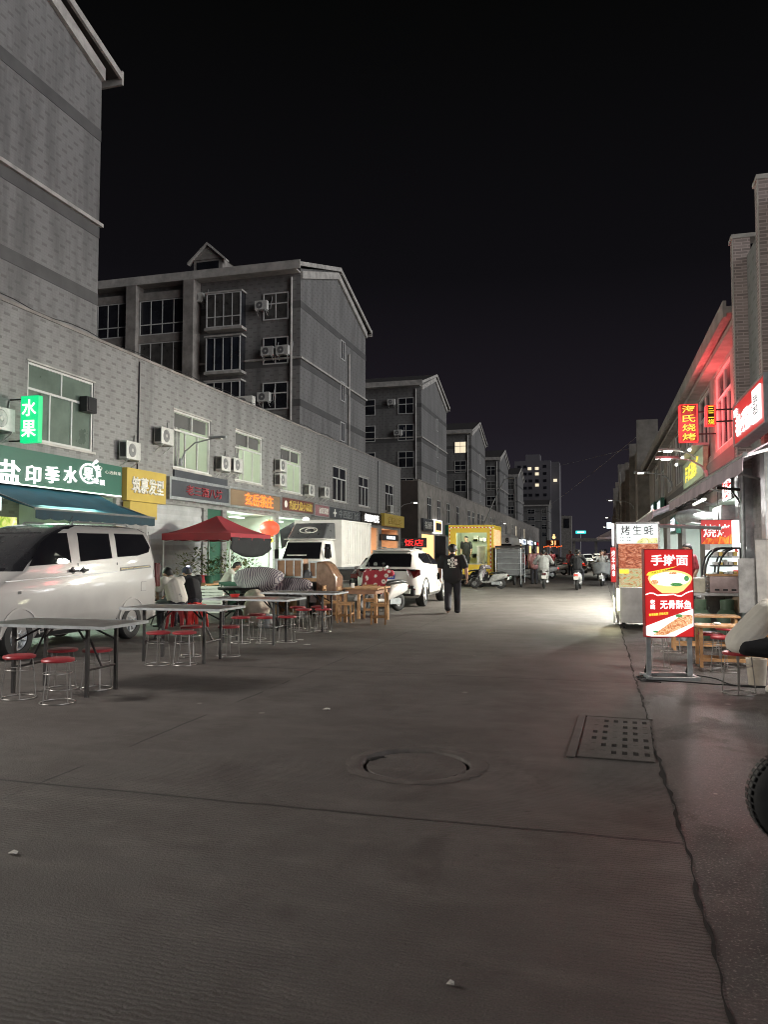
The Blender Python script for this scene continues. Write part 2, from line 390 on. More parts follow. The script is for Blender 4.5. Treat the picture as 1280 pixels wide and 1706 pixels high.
M['f_mix'] = food('skewer_print', [(0.16, 0.05, 0.02), (0.55, 0.28, 0.08), (0.62, 0.55, 0.36), (0.40, 0.50, 0.22), (0.8, 0.75, 0.65)], 6, 0.3, 2, (1, 1, 2.5))
M['f_noodle'] = food('noodle_print', [(0.75, 0.62, 0.42), (1, 0.95, 0.85), (1, 1, 0.97)], 9, .6, 4)
M['f_fish'] = food('fish_print', [(0.25, 0.05, 0.02), (0.65, 0.22, 0.08), (0.95, 0.6, 0.32), (1, 0.92, 0.8)], 12, 0.42, 3)
M['f_green'] = food('herb_print', [(0.02, 0.12, 0.04), (0.08, 0.35, 0.10), (0.35, 0.55, 0.2)], 25, 0.35)
M['f_oyst'] = food('oyster_print', [(0.25, 0.28, 0.05), (0.7, 0.7, 0.3), (1, 0.98, 0.8)], 9, 0.45, 2)
M['f_fruit'] = food('fruit_print', [(0.10, 0.25, 0.03), (0.45, 0.55, 0.08), (0.95, 0.85, 0.35), (1, 1, 0.9)], 3, 0.55, 1)
M['f_flame'] = food('flame_print', [(0.65, 0.03, 0.02), (0.8, 0.10, 0.02), (1, 0.6, 0.05)], 5, 0.2, 2, (1, 1, 0.4))
M['e_paper'] = glow('backlit_white_print', (1, 1, 0.98), 0.55, (0.6, 0.8, 0.8))
M['e_cream'] = glow('backlit_cream_print', (1, 0.72, 0.22), 0.5, (0.8, 0.6, 0.3))
M['e_redbd'] = glow('backlit_red_print', (0.70, 0.022, 0.024), 0.34, (0.5, 0.02, 0.02))
M['ink'] = plain('black_ink', (0.01, 0.01, 0.012), 0.6, var=0.1)
# ================================================================== GROUND
XL = -13.6; XR = 3.05; XG = -17.0
def ground_mat():
    m, N, L, B = nt('old_concrete'); P = pos(N); s_ = N.new('ShaderNodeSeparateXYZ'); L.new(P, s_.inputs[0]); x, y = s_.outputs[0], s_.outputs[1]
    big = noise(N, L, P, 0.35, 6, 0.6); mid = noise(N, L, P, 1.7, 7, 0.65); fine = noise(N, L, P, 30, 5, 0.7)
    c = mix(N, L, ramp(N, L, big, [(0.3, 0.0), (0.7, 1.0)]), (0.080, 0.070, 0.064), (0.142, 0.127, 0.118))
    c = mix(N, L, mth(N, L, 'MULTIPLY', ramp(N, L, mid, [(0.46, 0.0), (0.62, 1.0)]), 0.62), c, (0.075, 0.062, 0.056))
    c = mix(N, L, mth(N, L, 'MULTIPLY', ramp(N, L, fine, [(0.35, 1.0), (0.6, 0.0)]), 0.35), c, (0.10, 0.088, 0.08))
    mp = N.new('ShaderNodeMapping'); L.new(P, mp.inputs[0]); mp.inputs['Scale'].default_value = (1.3, 4.5, 1)
    drag = noise(N, L, mp.outputs[0], 1.2, 5, 0.6)
    c = mix(N, L, mth(N, L, 'MULTIPLY', ramp(N, L, drag, [(0.50, 0.0), (0.72, 1.0)]), 0.32), c, (0.22, 0.195, 0.175))
    # slab joints (sawn grooves, slightly wandering)
    wob = mth(N, L, 'MULTIPLY', mth(N, L, 'SUBTRACT', noise(N, L, P, 2.0, 4), 0.5), 0.05)
    yy = mth(N, L, 'ADD', y, wob); xx = mth(N, L, 'ADD', x, wob)
    fy = mth(N, L, 'ABSOLUTE', mth(N, L, 'SUBTRACT', mth(N, L, 'FRACT', mth(N, L, 'DIVIDE', mth(N, L, 'SUBTRACT', yy, 4.36 - 2.58), 5.16)), 0.5))
    jy = mth(N, L, 'LESS_THAN', fy, 0.0026)
    fx = mth(N, L, 'ABSOLUTE', mth(N, L, 'SUBTRACT', xx, -3.55)); jx = mth(N, L, 'MULTIPLY', mth(N, L, 'LESS_THAN', fx, 0.011), ramp(N, L, noise(N, L, P, 1.1, 2), [(0.42, 0.0), (0.5, 1.0)]))
    road = mth(N, L, 'LESS_THAN', x, 0.40)
    j = mth(N, L, 'MULTIPLY', mth(N, L, 'MAXIMUM', jy, jx), road)
    # spilled water and grease beside the gutter
    w1 = noise(N, L, P, 1.05, 6, 0.62, 0.6)
    side = ramp(N, L, mth(N, L, 'MULTIPLY_ADD', x, 0.5, 0.0), [(0.19, 0.0), (0.24, 1.0)])
    near = ramp(N, L, mth(N, L, 'MULTIPLY', y, 0.05), [(0.40, 1.0), (0.52, 0.0)])
    wet = mth(N, L, 'MULTIPLY', mth(N, L, 'MULTIPLY', ramp(N, L, w1, [(0.44, 0.0), (0.64, 1.0)]), side), near)
    for (px, py, ra, rb) in ((.68, 6.25, .30, .48), (.78, 5.05, .30, .55), (.60, 8.3, .16, .5)):
        ex = mth(N, L, 'DIVIDE', mth(N, L, 'SUBTRACT', x, px), ra); ey = mth(N, L, 'DIVIDE', mth(N, L, 'SUBTRACT', y, py), rb)
        dd = mth(N, L, 'SQRT', mth(N, L, 'ADD', mth(N, L, 'MULTIPLY', ex, ex), mth(N, L, 'MULTIPLY', ey, ey)))
        dd = mth(N, L, 'ADD', dd, mth(N, L, 'MULTIPLY', mth(N, L, 'SUBTRACT', noise(N, L, P, 5, 5, 0.65), 0.5), 1.9))
        wet = mth(N, L, 'MAXIMUM', wet, mth(N, L, 'MULTIPLY', ramp(N, L, dd, [(0.75, 1.0), (1.0, 0.0)]), mth(N, L, 'SUBTRACT', 1.0, road)))
    c = mix(N, L, mth(N, L, 'MULTIPLY', wet, 0.88), c, (0.018, 0.016, 0.015))
    c = mix(N, L, mth(N, L, 'MULTIPLY', j, 0.85), c, (0.012, 0.01, 0.01))
    vo = N.new('ShaderNodeTexVoronoi'); L.new(P, vo.inputs['Vector']); vo.inputs['Scale'].default_value = 3.2
    spot = mth(N, L, 'LESS_THAN', vo.outputs['Distance'], 0.055)
    c = mix(N, L, mth(N, L, 'MULTIPLY', spot, 0.55), c, (0.04, 0.035, 0.03))
    gr2 = noise(N, L, P, 130, 2, 0.6)
    c = mix(N, L, ramp(N, L, gr2, [(0.36, 0.55), (0.52, 0.0)]), c, (0.035, 0.03, 0.027))
    c = mix(N, L, ramp(N, L, gr2, [(0.60, 0.0), (0.72, 0.4)]), c, (0.26, 0.235, 0.215))
    c = mix(N, L, mth(N, L, 'MULTIPLY', mth(N, L, 'SUBTRACT', 1.0, mth(N, L, 'LESS_THAN', x, 0.40)), ramp(N, L, noise(N, L, P, 2.6, 5, 0.65), [(0.40, 0.0), (0.62, 0.6)])), c, (0.03, 0.026, 0.024))
    grit = noise(N, L, P, 70, 2, 0.5)
    c = mix(N, L, mth(N, L, 'MULTIPLY', mth(N, L, 'SUBTRACT', 1.0, road), ramp(N, L, grit, [(0.40, 0.75), (0.56, 0.0)])), c, (0.05, 0.043, 0.039))
    c = mix(N, L, mth(N, L, 'MULTIPLY', mth(N, L, 'SUBTRACT', 1.0, road), ramp(N, L, grit, [(0.60, 0.0), (0.70, 0.6)])), c, (0.34, 0.31, 0.28))
    oil = ramp(N, L, noise(N, L, P, 0.8, 5, 0.7, 1.2), [(0.56, 0.0), (0.68, 1.0)])
    c = mix(N, L, mth(N, L, 'MULTIPLY', oil, 0.62), c, (0.05, 0.042, 0.038))
    v2 = N.new('ShaderNodeTexVoronoi'); L.new(P, v2.inputs['Vector']); v2.inputs['Scale'].default_value = 1.1
    c = mix(N, L, mth(N, L, 'MULTIPLY', mth(N, L, 'LESS_THAN', v2.outputs['Distance'], 0.035), 0.6), c, (0.35, 0.32, 0.29))
    L.new(c, B.inputs['Base Color'])
    rgh = mth(N, L, 'MULTIPLY_ADD', mid, 0.35, 0.42); rgh = mth(N, L, 'SUBTRACT', rgh, mth(N, L, 'MULTIPLY', wet, 0.42))
    L.new(mth(N, L, 'MAXIMUM', rgh, 0.40), B.inputs['Roughness'])
    # broomed grooves running across the road, worn away in places
    wv = N.new('ShaderNodeTexWave'); wv.bands_direction = 'Y'; wv.inputs['Scale'].default_value = 11.5; wv.inputs['Distortion'].default_value = 4.5; wv.inputs['Detail'].default_value = 2
    wv.inputs['Detail Scale'].default_value = 1.5; L.new(P, wv.inputs['Vector'])
    worn = ramp(N, L, noise(N, L, P, 0.45, 4), [(0.36, 0.0), (0.6, 1.0)])
    gr = mth(N, L, 'MULTIPLY', mth(N, L, 'MULTIPLY', wv.outputs['Fac'], worn), mth(N, L, 'MULTIPLY', road, 0.36))
    gravel = mth(N, L, 'MULTIPLY', noise(N, L, P, 75, 4, 0.7), mth(N, L, 'MULTIPLY_ADD', mth(N, L, 'SUBTRACT', 1.0, road), 0.9, 0.4))
    h = mth(N, L, 'ADD', mth(N, L, 'ADD', gr, gravel), mth(N, L, 'MULTIPLY', mid, 0.5)); h = mth(N, L, 'SUBTRACT', h, mth(N, L, 'MULTIPLY', j, 1.5))
    bump(N, L, B, h, 0.85, 0.016)
    return m
M['ground'] = ground_mat()
MHC = (-1.28, 5.47); MHR = 0.40
g = MB(); ns = 48; x0, x1, y0, y1 = -2.3, -0.2, 4.6, 6.4
circ = [(MHC[0] + MHR * math.cos(2 * math.pi * k / ns), MHC[1] + MHR * math.sin(2 * math.pi * k / ns)) for k in range(ns)]
def sq(k):
    a = 2 * math.pi * k / ns; c, s = math.cos(a), math.sin(a)
    t = min((x1 - MHC[0]) / c if c > 1e-6 else ((x0 - MHC[0]) / c if c < -1e-6 else 1e9), (y1 - MHC[1]) / s if s > 1e-6 else ((y0 - MHC[1]) / s if s < -1e-6 else 1e9))
    return (MHC[0] + c * t, MHC[1] + s * t)
sqp = [sq(k) for k in range(ns)]
corn = [(x1, y1), (x0, y1), (x0, y0), (x1, y0)]
V = [(a, b, 0) for a, b in circ] + [(a, b, 0) for a, b in sqp]; F = []
for k in range(ns): F.append((k, (k + 1) % ns, ns + (k + 1) % ns, ns + k))
g.add(V, F)
for (cx_, cy_) in corn:                      # square corners between the fan rays
    best = sorted(range(ns), key=lambda k: (sqp[k][0] - cx_) ** 2 + (sqp[k][1] - cy_) ** 2)[:2]; best.sort()
    if best == [0, ns - 1]: best = [ns - 1, 0]
    if all(abs(sqp[b][0] - cx_) + abs(sqp[b][1] - cy_) > 1e-4 for b in best):
        g.add([(sqp[best[0]][0], sqp[best[0]][1], 0), (cx_, cy_, 0), (sqp[best[1]][0], sqp[best[1]][1], 0)], [(0, 1, 2)])
g.add([(MHC[0] + MHR * math.cos(2 * math.pi * k / ns), MHC[1] + MHR * math.sin(2 * math.pi * k / ns), z) for z in (0, -0.09) for k in range(ns)], [(k, (k + 1) % ns, ns + (k + 1) % ns, ns + k) for k in range(ns)] )
def sheet(a, b): g.add([(a[0], a[1], 0), (b[0], a[1], 0), (b[0], b[1], 0), (a[0], b[1], 0)], [(0, 1, 2, 3)])
sheet((-60, -60), (60, y0)); sheet((-60, y1), (60, 60)); sheet((-60, y0), (x0, y1)); sheet((x1, y0), (60, y1)); sheet((-900, 60), (900, 1500))
struct(g.build('ground', M['ground'], keep=True))
# gutter crack between the road slab and the pavement
g = MB(); L_ = []; Rr = []; yv = 0.3
rr = random.Random(3); ph = [rr.uniform(0, 6) for _ in range(8)]
while yv < 40:
    wv = 0.0062 + 0.0035 * math.sin(yv * 5.3 + ph[0]) + 0.0035 * math.sin(yv * 13 + ph[1]) + 0.003 * math.sin(yv * 31 + ph[2]) + 0.009 * max(0, math.sin(yv * 1.9 + ph[3])) ** 6
    xc = 0.40 + 0.008 * math.sin(yv * 1.7) + 0.007 * math.sin(yv * 7 + ph[4]) + 0.004 * math.sin(yv * 23 + ph[5])
    L_.append((xc - max(.003, wv), yv, 0.004)); Rr.append((xc + max(.003, wv + .004 * math.sin(yv * 17 + ph[6])), yv, 0.004)); yv += 0.02 + (0.2 if yv > 12 else 0)
n = len(L_); g.add(L_ + Rr, [(i, n + i, n + i + 1, i + 1) for i in range(n - 1)])
M['crack'] = plain('dirt_and_slot_shade', (0.016, 0.013, 0.011), 0.9, var=0.6, scale=20, bmp=0.6)
struct(g.build('gutter_crack', M['crack']))
# manhole: worn concrete collar, sunken cover
M['collar'] = plain('patched_concrete', (0.088, 0.075, 0.068), 0.75, var=0.3, scale=8, bmp=0.4)
M['lid'] = plain('dusty_cover', (0.135, 0.117, 0.108), 0.7, var=0.3, scale=5, bmp=0.35)
t = thing('manhole', 'round manhole cover sunk in a worn concrete collar in the middle of the road', 'manhole', (MHC[0], MHC[1], 0))
m = MB(); rg = random.Random(5); V = []; F = []; n = 64
for k in range(n):
    a = 2 * math.pi * k / n; j = rg.uniform(-0.008, 0.008); tilt = 0.02 * math.cos(a - 2.6)
    for r, z in ((0.372 + j, -0.05), (0.385 + j, 0.0), (0.40 + j, 0.006 + max(0, tilt) * .4), (0.45 + j, 0.008 + max(0, tilt) * .4), (0.50 + 2.5 * j, 0.0025)): V.append((r * math.cos(a), r * math.sin(a), z))
for k in range(n):
    for i in range(4): F.append((k * 5 + i, ((k + 1) % n) * 5 + i, ((k + 1) % n) * 5 + i + 1, k * 5 + i + 1))
m.add(V, F); m.build('collar', M['collar'], t, smooth=40)
m = MB(); m.lathe([(0.0, -0.004), (0.2, -0.005), (0.350, -0.008), (0.358, -0.018), (0.358, -0.08)], n=48); m.build('cover', M['ground'], t, smooth=30)
m = MB(); m.cap((-0.345, 0.05, -0.012), 0.022, (-0.29, 0.17, -0.014), 0.012, 8, 3); m.cap((-0.33, 0.10, -0.012), 0.018, (-0.25, 0.16, -0.014), 0.008, 8, 3); m.build('dirt_heap', M['crack'], t, smooth=60)
# drain grate
t = thing('drain_grate', 'square concrete drain cover with rows of slots beside the gutter crack', 'drain', (0.12, 6.69, 0.0), R_(-2))
m = MB(); m.box((0, 0, 0.003), (0.54, 1.46, 0.003)); m.build('slot_shade', M['crack'], t)  # flat dark sheet paints the shade below the slots
m = MB(); xs = [-.27, -.235]; ys = [-.73]
for k in range(6): xs += [-.195 + .08 * k - .0, -.195 + .08 * k + .038]
xs += [.27]; xs = sorted(set(xs)); 
for k in range(6): ys += [-.60 + .225 * k, -.60 + .225 * k + .10]
ys += [.73]; rg = random.Random(2)
for i in range(len(xs) - 1):
    for k in range(len(ys) - 1):
        slot = i >= 2 and i % 2 == 0 and k % 2 == 1 and i < len(xs) - 2
        deep = slot and rg.random() < .62
        if not deep: m.b2((xs[i], ys[k], .0045), (xs[i + 1], ys[k + 1], .0095 if slot else .011))
m.build('slab', M['ground'], t)
m = MB(); m.b2((-0.35, -0.76, 0.0035), (-0.285, 0.76, 0.014)); m.b2((-0.285, 0.745, 0.0035), (0.3, 0.765, 0.014)); m.build('kerb_rim', M['collar'], t, bevel=0.004)
# litter
M['paper'] = plain('scrap_paper', (0.5, 0.48, 0.44), 0.8, var=0.2)
for i, (u, v, s_, lb) in enumerate(((22, 1424, .02, 'small white paper scrap on the road at the far left'), (752, 1643, .011, 'tiny pale scrap on the road near the bottom edge'), (545, 1183, .03, 'flat pale wrapper on the road behind the manhole'), (500, 1067, .06, 'white wrapper on the road by the third folding table'), (512, 1075, .05, 'crumpled tissue on the road beside the third folding table'))):
    p = atz(u, v); m = MB(); q = [(p.x + s_ * (1.6 if k % 2 else .9) * math.cos(k * 1.05), p.y + s_ * math.sin(k * 1.05), 0.006 + 0.006 * (k % 3)) for k in range(6)]
    m.prism(q, (0, 0, 0.002)); tag(m.build('paper_scrap', M['paper']), lb, 'litter', 'litter on the road')

# ================================================================== WALL BUILDERS
def wall_x(mb, X, ya, yb, za, zb, holes, dx=-0.12):
    """wall in the plane x = X with rectangular openings (y0,y1,z0,z1) and their reveals"""
    ys = sorted({ya, yb, *[h[0] for h in holes], *[h[1] for h in holes]}); zs = sorted({za, zb, *[h[2] for h in holes], *[h[3] for h in holes]})
    for i in range(len(ys) - 1):
        for k in range(len(zs) - 1):
            yc, zc = (ys[i] + ys[i + 1]) / 2, (zs[k] + zs[k + 1]) / 2
            if any(h[0] < yc < h[1] and h[2] < zc < h[3] for h in holes): continue
            mb.add([(X, ys[i], zs[k]), (X, ys[i + 1], zs[k]), (X, ys[i + 1], zs[k + 1]), (X, ys[i], zs[k + 1])], [(0, 1, 2, 3)])
    for a, b, c, d in holes:
        P = [(X, a, c), (X, b, c), (X, b, d), (X, a, d)]; Q = [(X + dx, y, z) for _, y, z in P]
        mb.add(P + Q, [(i, (i + 1) % 4, 4 + (i + 1) % 4, 4 + i) for i in range(4)])
def window_x(par, X, a, b, c, d, dirn, pane, frame=None, transom=0.66, mull=3, fw=0.06, top=2):
    """sliding window set in the plane x = X; dirn = +1 when its outside faces +x"""
    frame = frame or M['frame']; m = MB(); x0_, x1_ = X - 0.035, X + 0.035
    m.b2((x0_, a, c), (x1_, a + fw, d)); m.b2((x0_, b - fw, c), (x1_, b, d)); m.b2((x0_, a + fw, c), (x1_, b - fw, c + fw)); m.b2((x0_, a + fw, d - fw), (x1_, b - fw, d))
    zt = c + (d - c) * transom
    if transom < 1: m.b2((x0_, a + fw, zt - fw / 2), (x1_, b - fw, zt + fw / 2))
    for i in range(1, mull): y = a + (b - a) * i / mull; m.b2((x0_ + .008, y - fw * .4, c + fw), (x1_ - .008, y + fw * .4, zt - fw / 2))
    for i in range(1, top): y = a + (b - a) * i / top; m.b2((x0_ + .008, y - fw * .4, zt + fw / 2), (x1_ - .008, y + fw * .4, d - fw))
    o = m.build('window', frame, par)
    if pane:
        m = MB(); m.b2((X - dirn * 0.012 - .004, a + .03, c + .03), (X - dirn * 0.012 + .004, b - .03, d - .03)); m.build('pane', pane, o)
    return o
def window_y(par, Y, a, b, c, d, pane, frame=None, transom=0.62, mull=2, fw=0.07, top=2):
    frame = frame or M['frame']; m = MB(); y0_, y1_ = Y - 0.045, Y + 0.03
    m.b2((a, y0_, c), (a + fw, y1_, d)); m.b2((b - fw, y0_, c), (b, y1_, d)); m.b2((a + fw, y0_, c), (b - fw, y1_, c + fw)); m.b2((a + fw, y0_, d - fw), (b - fw, y1_, d))
    zt = c + (d - c) * transom
    if transom < 1: m.b2((a + fw, y0_, zt - fw / 2), (b - fw, y1_, zt + fw / 2))
    for i in range(1, mull): x = a + (b - a) * i / mull; m.b2((x - fw * .4, y0_ + .008, c + fw), (x + fw * .4, y1_ - .008, zt - fw / 2))
    for i in range(1, top): x = a + (b - a) * i / top; m.b2((x - fw * .4, y0_ + .008, zt + fw / 2), (x + fw * .4, y1_ - .008, d - fw))
    o = m.build('window', frame, par)
    m = MB(); m.b2((a + .03, Y - .006, c + .03), (b - .03, Y + .004, d - .03)); m.build('pane', pane, o)
    return o
def room(par, X, a, b, c, d, mat, depth=3.5, lamp=True, name='room'):
    """open-fronted room behind an opening in the plane x = X (towards -x)"""
    m = MB(); P = [(X, a, c), (X, b, c), (X, b, d), (X, a, d)]; Q = [(X - depth, y, z) for _, y, z in P]
    m.add(P + Q, [(i, (i + 1) % 4, 4 + (i + 1) % 4, 4 + i) for i in range(4)] + [(4, 5, 6, 7)])
    o = m.build(name, mat, par, keep=True)
    if lamp:
        m = MB(); m.box((X - depth * .45, (a + b) / 2, d - 0.06), (0.12, min(1.2, (b - a) * .5), 0.05)); m.build('ceiling_lamp', M['e_tube'], o)
    return o
def ac_unit(loc, rz, label, fan=True, pipe=True):
    """outdoor air conditioner on wall brackets; its back is at local +x = 0, its fan faces +x"""
    t = thing('air_conditioner', label, 'air conditioner', loc, rz, 'outdoor air conditioners on the walls')
    m = MB(); m.b2((0.10, -0.40, 0.0), (0.40, 0.40, 0.56)); m.build('casing', M['acw'], t, bevel=0.015)
    m = MB()
    m.lathe([(0.02, 0.405), (0.06, 0.412), (0.20, 0.412), (0.215, 0.402)], (0, -0.08, 0.28), 20, 'x')
    m.build('fan_grille', M['frame_d'], t, smooth=30)
    m = MB(); m.lathe([(0.0, 0.420), (0.05, 0.420), (0.06, 0.4125)], (0, -0.08, 0.28), 12, 'x'); m.build('fan_hub', M['acw'], t, smooth=30)
    m = MB()
    for i in range(6): m.b2((0.14 + .04 * i, -0.408, 0.06), (0.165 + .04 * i, -0.401, 0.5))
    m.build('side_grille', M['black'], t)
    m = MB()
    for y in (-0.3, 0.3): m.b2((0, y - .02, -0.04), (0.42, y + .02, -0.005)); m.tube([(0.01, y, -0.28), (0.38, y, -0.04)], 0.014, 6)
    m.build('bracket', M['acw'], t)
    if pipe: m = MB(); m.tube([(0.1, 0.38, 0.1), (0.05, 0.5, 0.1), (0.03, 0.52, 0.4), (0.03, 0.6, 0.85)], 0.025, 6); m.build('pipe', M['frame_d'], t, smooth=60)
    return t

# ================================================================== LEFT SHOP ROW (near)
L1 = thing('shop_row', 'two storey grey tiled shop row along the left of the street', 'building', (0, 0, 0))
wins = [(15.95, 18.55, 4.33, 6.27), (22.8, 25.32, 4.36, 6.3), (27.33, 29.85, 4.36, 6.32), (31.77, 34.3, 4.3, 6.28), (38.86, 41.22, 4.33, 6.2), (43.48, 45.6, 4.33, 6.1), (49.4, 51.6, 4.3, 6.15), (10.6, 13.1, 4.35, 6.28), (3.6, 6.1, 4.35, 6.28)]
shops = [(3.0, 9.0), (9.6, 19.7), (21.3, 24.9), (25.2, 26.35), (26.7, 31.3), (31.7, 35.4), (35.8, 42.9), (43.6, 47.6), (48.4, 52.9)]
holes = wins + [(a, b, 0.12, 3.12) for a, b in shops]
m = MB(); wall_x(m, XL, -3, 53.5, 0, 7.5, holes)
m.add([(XL, 53.5, 0), (XL - 9, 53.5, 0), (XL - 9, 53.5, 7.5), (XL, 53.5, 7.5)], [(0, 1, 2, 3)]); m.add([(XL, -3, 0), (XL - 9, -3, 0), (XL - 9, -3, 7.5), (XL, -3, 7.5)], [(0, 1, 2, 3)])
m.build('wall', M['tile'], L1, keep=True)
m = MB(); m.b2((XL - 9, -3, 7.12), (XL - 0.22, 53.5, 7.22)); m.b2((XL - 0.25, -3.02, 7.5), (XL + 0.03, 53.53, 7.58)); m.b2((XL - 0.22, -3, 7.2), (XL - 0.2, 53.5, 7.5)); m.build('roof', M['plaster'], L1)
m = MB(); m.b2((XL - 0.1, -3, 0.005), (XL + 0.35, 53.5, 0.12)); m.build('step', M['plaster'], L1)
panes = ['curtain', None, None, None, 'glassw', 'glassw', 'glassw', 'glassw', 'glassw']
for w_, p_ in zip(wins, panes):
    o = window_x(L1, XL - 0.06, *w_, 1, M[p_] if p_ else None, mull=3)
    m = MB(); m.b2((XL - 0.02, w_[0] - .08, w_[2] - .07), (XL + 0.05, w_[1] + .08, w_[2] - .005)); m.build('sill', M['trim'], o); m = MB(); m.b2((XL - 0.02, w_[0] - .06, w_[3] + .005), (XL + 0.03, w_[1] + .06, w_[3] + .05)); m.build('lintel', M['trim'], o)
    if p_ is None:
        room(L1, XL - 0.13, w_[0] - .2, w_[1] + 2.0, w_[2] - 0.9, w_[3] + .1, M['room'], 3.2)
        m = MB(); m.b2((XL - 3.32, w_[0] + 1.5, w_[2] - .9), (XL - 3.28, w_[0] + 2.4, w_[2] + 1.15)); m.build('room_door', M['ply'], o); m = MB(); m.b2((XL - 3.3, w_[0] + 2.9, w_[2] - .9), (XL - 2.6, w_[0] + 3.9, w_[2] + 1.2)); m.build('wardrobe', M['sack'], o); m = MB(); m.b2((XL - 3.32, w_[0] + .6, w_[2] + .5), (XL - 3.29, w_[0] + 1.1, w_[2] + 1.2)); m.build('wall_calendar', M['dimred'], o)
        lt = bpy.data.lights.new('room_light', 'POINT'); lt.energy = 55; lt.shadow_soft_size = .2; lt.color = (.92, 1, .88); lo = bpy.data.objects.new('room_light', lt); COL.objects.link(lo); lo.location = (XL - 1.7, (w_[0] + w_[1]) / 2 + .8, w_[3] - .5)
        m = MB()
        for i in range(7): m.b2((XL - 0.2 - .03 * (i % 2), w_[0] + .05 + .1 * i, w_[2] + .05), (XL - 0.22 - .03 * (i % 2), w_[0] + .15 + .1 * i, w_[3] - .1))
        m.build('curtain', M['greycl'], o)
        m = MB(); m.b2((XL - 0.16, w_[0] + .06, w_[3] - .52), (XL - 0.17, w_[1] - .06, w_[3] - .06)); m.build('blind', M['band'], o)
# ground-floor openings
sh = {0: 'shutter', 1: 'roomg', 2: 'shutter', 3: 'dark', 4: 'roomg', 5: 'roomg', 6: 'shutter', 7: 'roomw', 8: 'roomw'}
for i, (a, b) in enumerate(shops):
    k = sh[i]
    if k == 'shutter':
        m = MB(); nn = 18
        pr = [(XL - 0.10 + 0.035 * (q % 2), 0.12 + 3.0 * q / nn) for q in range(nn + 1)]
        m.add([(x, y, z) for y in (a, b) for x, z in pr], [(q, q + 1, nn + 2 + q, nn + 1 + q) for q in range(nn)]); m.build('roller_shutter', M['shutter'], L1, keep=True)
    elif k == 'dark':
        m = MB(); m.b2((XL - 0.12, a, 0.12), (XL - 0.08, b, 3.12)); m.build('door', M['greenp'], L1)
    else:
        o = room(L1, XL - 0.12, a, b, 0.12, 3.12, M[k], 4.0, lamp=False, name='shop_room')
        m = MB()
        for yy in ((a + b) / 2 - (b - a) * .25, (a + b) / 2 + (b - a) * .25): m.box((XL - 1.3, yy, 3.04), (0.15, 1.2, 0.06))
        m.build('ceiling_lamp', M['e_tube'] if k == 'roomg' else M['e_warm'], o)
        m = MB(); rg = random.Random(i)
        for zz in (0.7, 1.2, 1.7, 2.2): m.b2((XL - 4.0, a + .2, zz), (XL - 3.6, b - .2, zz + .04))
        m.build('shelf', M['wood'], o)
        m = MB()
        for zz in (0.74, 1.24, 1.74):
            yy = a + .3
            while yy < b - .5:
                w_ = rg.uniform(.1, .3); m.cur = rg.randrange(4); m.b2((XL - 3.95, yy, zz), (XL - 3.65, yy + w_, zz + rg.uniform(.15, .38))); yy += w_ + rg.uniform(.02, .15)
        m.build('goods', [M['dimred'], M['gold'], M['white'], M['leaf']], o)
        lt = bpy.data.lights.new('shop_light', 'AREA'); lt.energy = 240 if k == 'roomg' else 110; lt.size = 2.0; lt.color = (0.86, 1.0, 0.84) if k == 'roomg' else (1, 0.66, 0.4)
        lo = bpy.data.objects.new('shop_light', lt); COL.objects.link(lo); lo.location = (XL - 1.0, (a + b) / 2, 2.9); lo.rotation_euler = (0, R_(-38), 0)
m = MB(); m.tube([(XL + .03, 20.7, 3.9), (XL + .03, 20.72, 7.4)], 0.02, 6); m.build('cable', M['black'], L1)
m = MB(); m.tube([(XL + .03, 47.4, 3.9), (XL + .03, 47.45, 7.4)], 0.03, 6); m.build('cable', M['black'], L1)
m = MB(); m.tube([(XL + .02, y, 7.62 + 0.05 * math.sin(y * 2.2)) for y in [x * 0.7 for x in range(12, 60)]], 0.012, 5); m.build('cable', M['black'], L1)
m = MB(); m.b2((XL, 22.8, 3.98), (XL + .06, 26.6, 4.28)); m.build('fascia', M['greysign'], L1)
# air conditioners on the row
for u, v, lb in ((20, 722, 'air conditioner half hidden behind the green hanging lightbox'), (215, 766, 'air conditioner low on the wall above the mustard barber sign'), (272, 741, 'air conditioner on the wall left of the first lit window'), (371, 785, 'air conditioner left of a pair below the second lit window'), (391, 787, 'air conditioner overlapping the second lit window, right of a pair'), (467, 786, 'upper air conditioner of two stacked over the third lit window'), (467, 810, 'lower air conditioner of two stacked over the third lit window'), (515, 826, 'air conditioner just right of the third lit window'), (541, 829, 'air conditioner on the wall left of the dark fourth window'), (650, 855, 'air conditioner on a dark bracket below the last window of the row')):
    p = atx(u, v, XL + .2); o = ac_unit((XL, p.y - (.45 if u == 20 else 0), p.z), 0, lb)
    o.scale = (.9, .9, .95)
m = MB(); p = atx(143, 675, XL); m.b2((XL - .02, p.y - .25, p.z - .22), (XL + .22, p.y + .2, p.z + .2)); m.b2((XL + .22, p.y - .2, p.z - .18), (XL + .24, p.y + .15, p.z + .16)); tag(m.build('vent_box', M['black'], bevel=0.01), 'small black vent box in the corner of the green-lit window', 'vent')
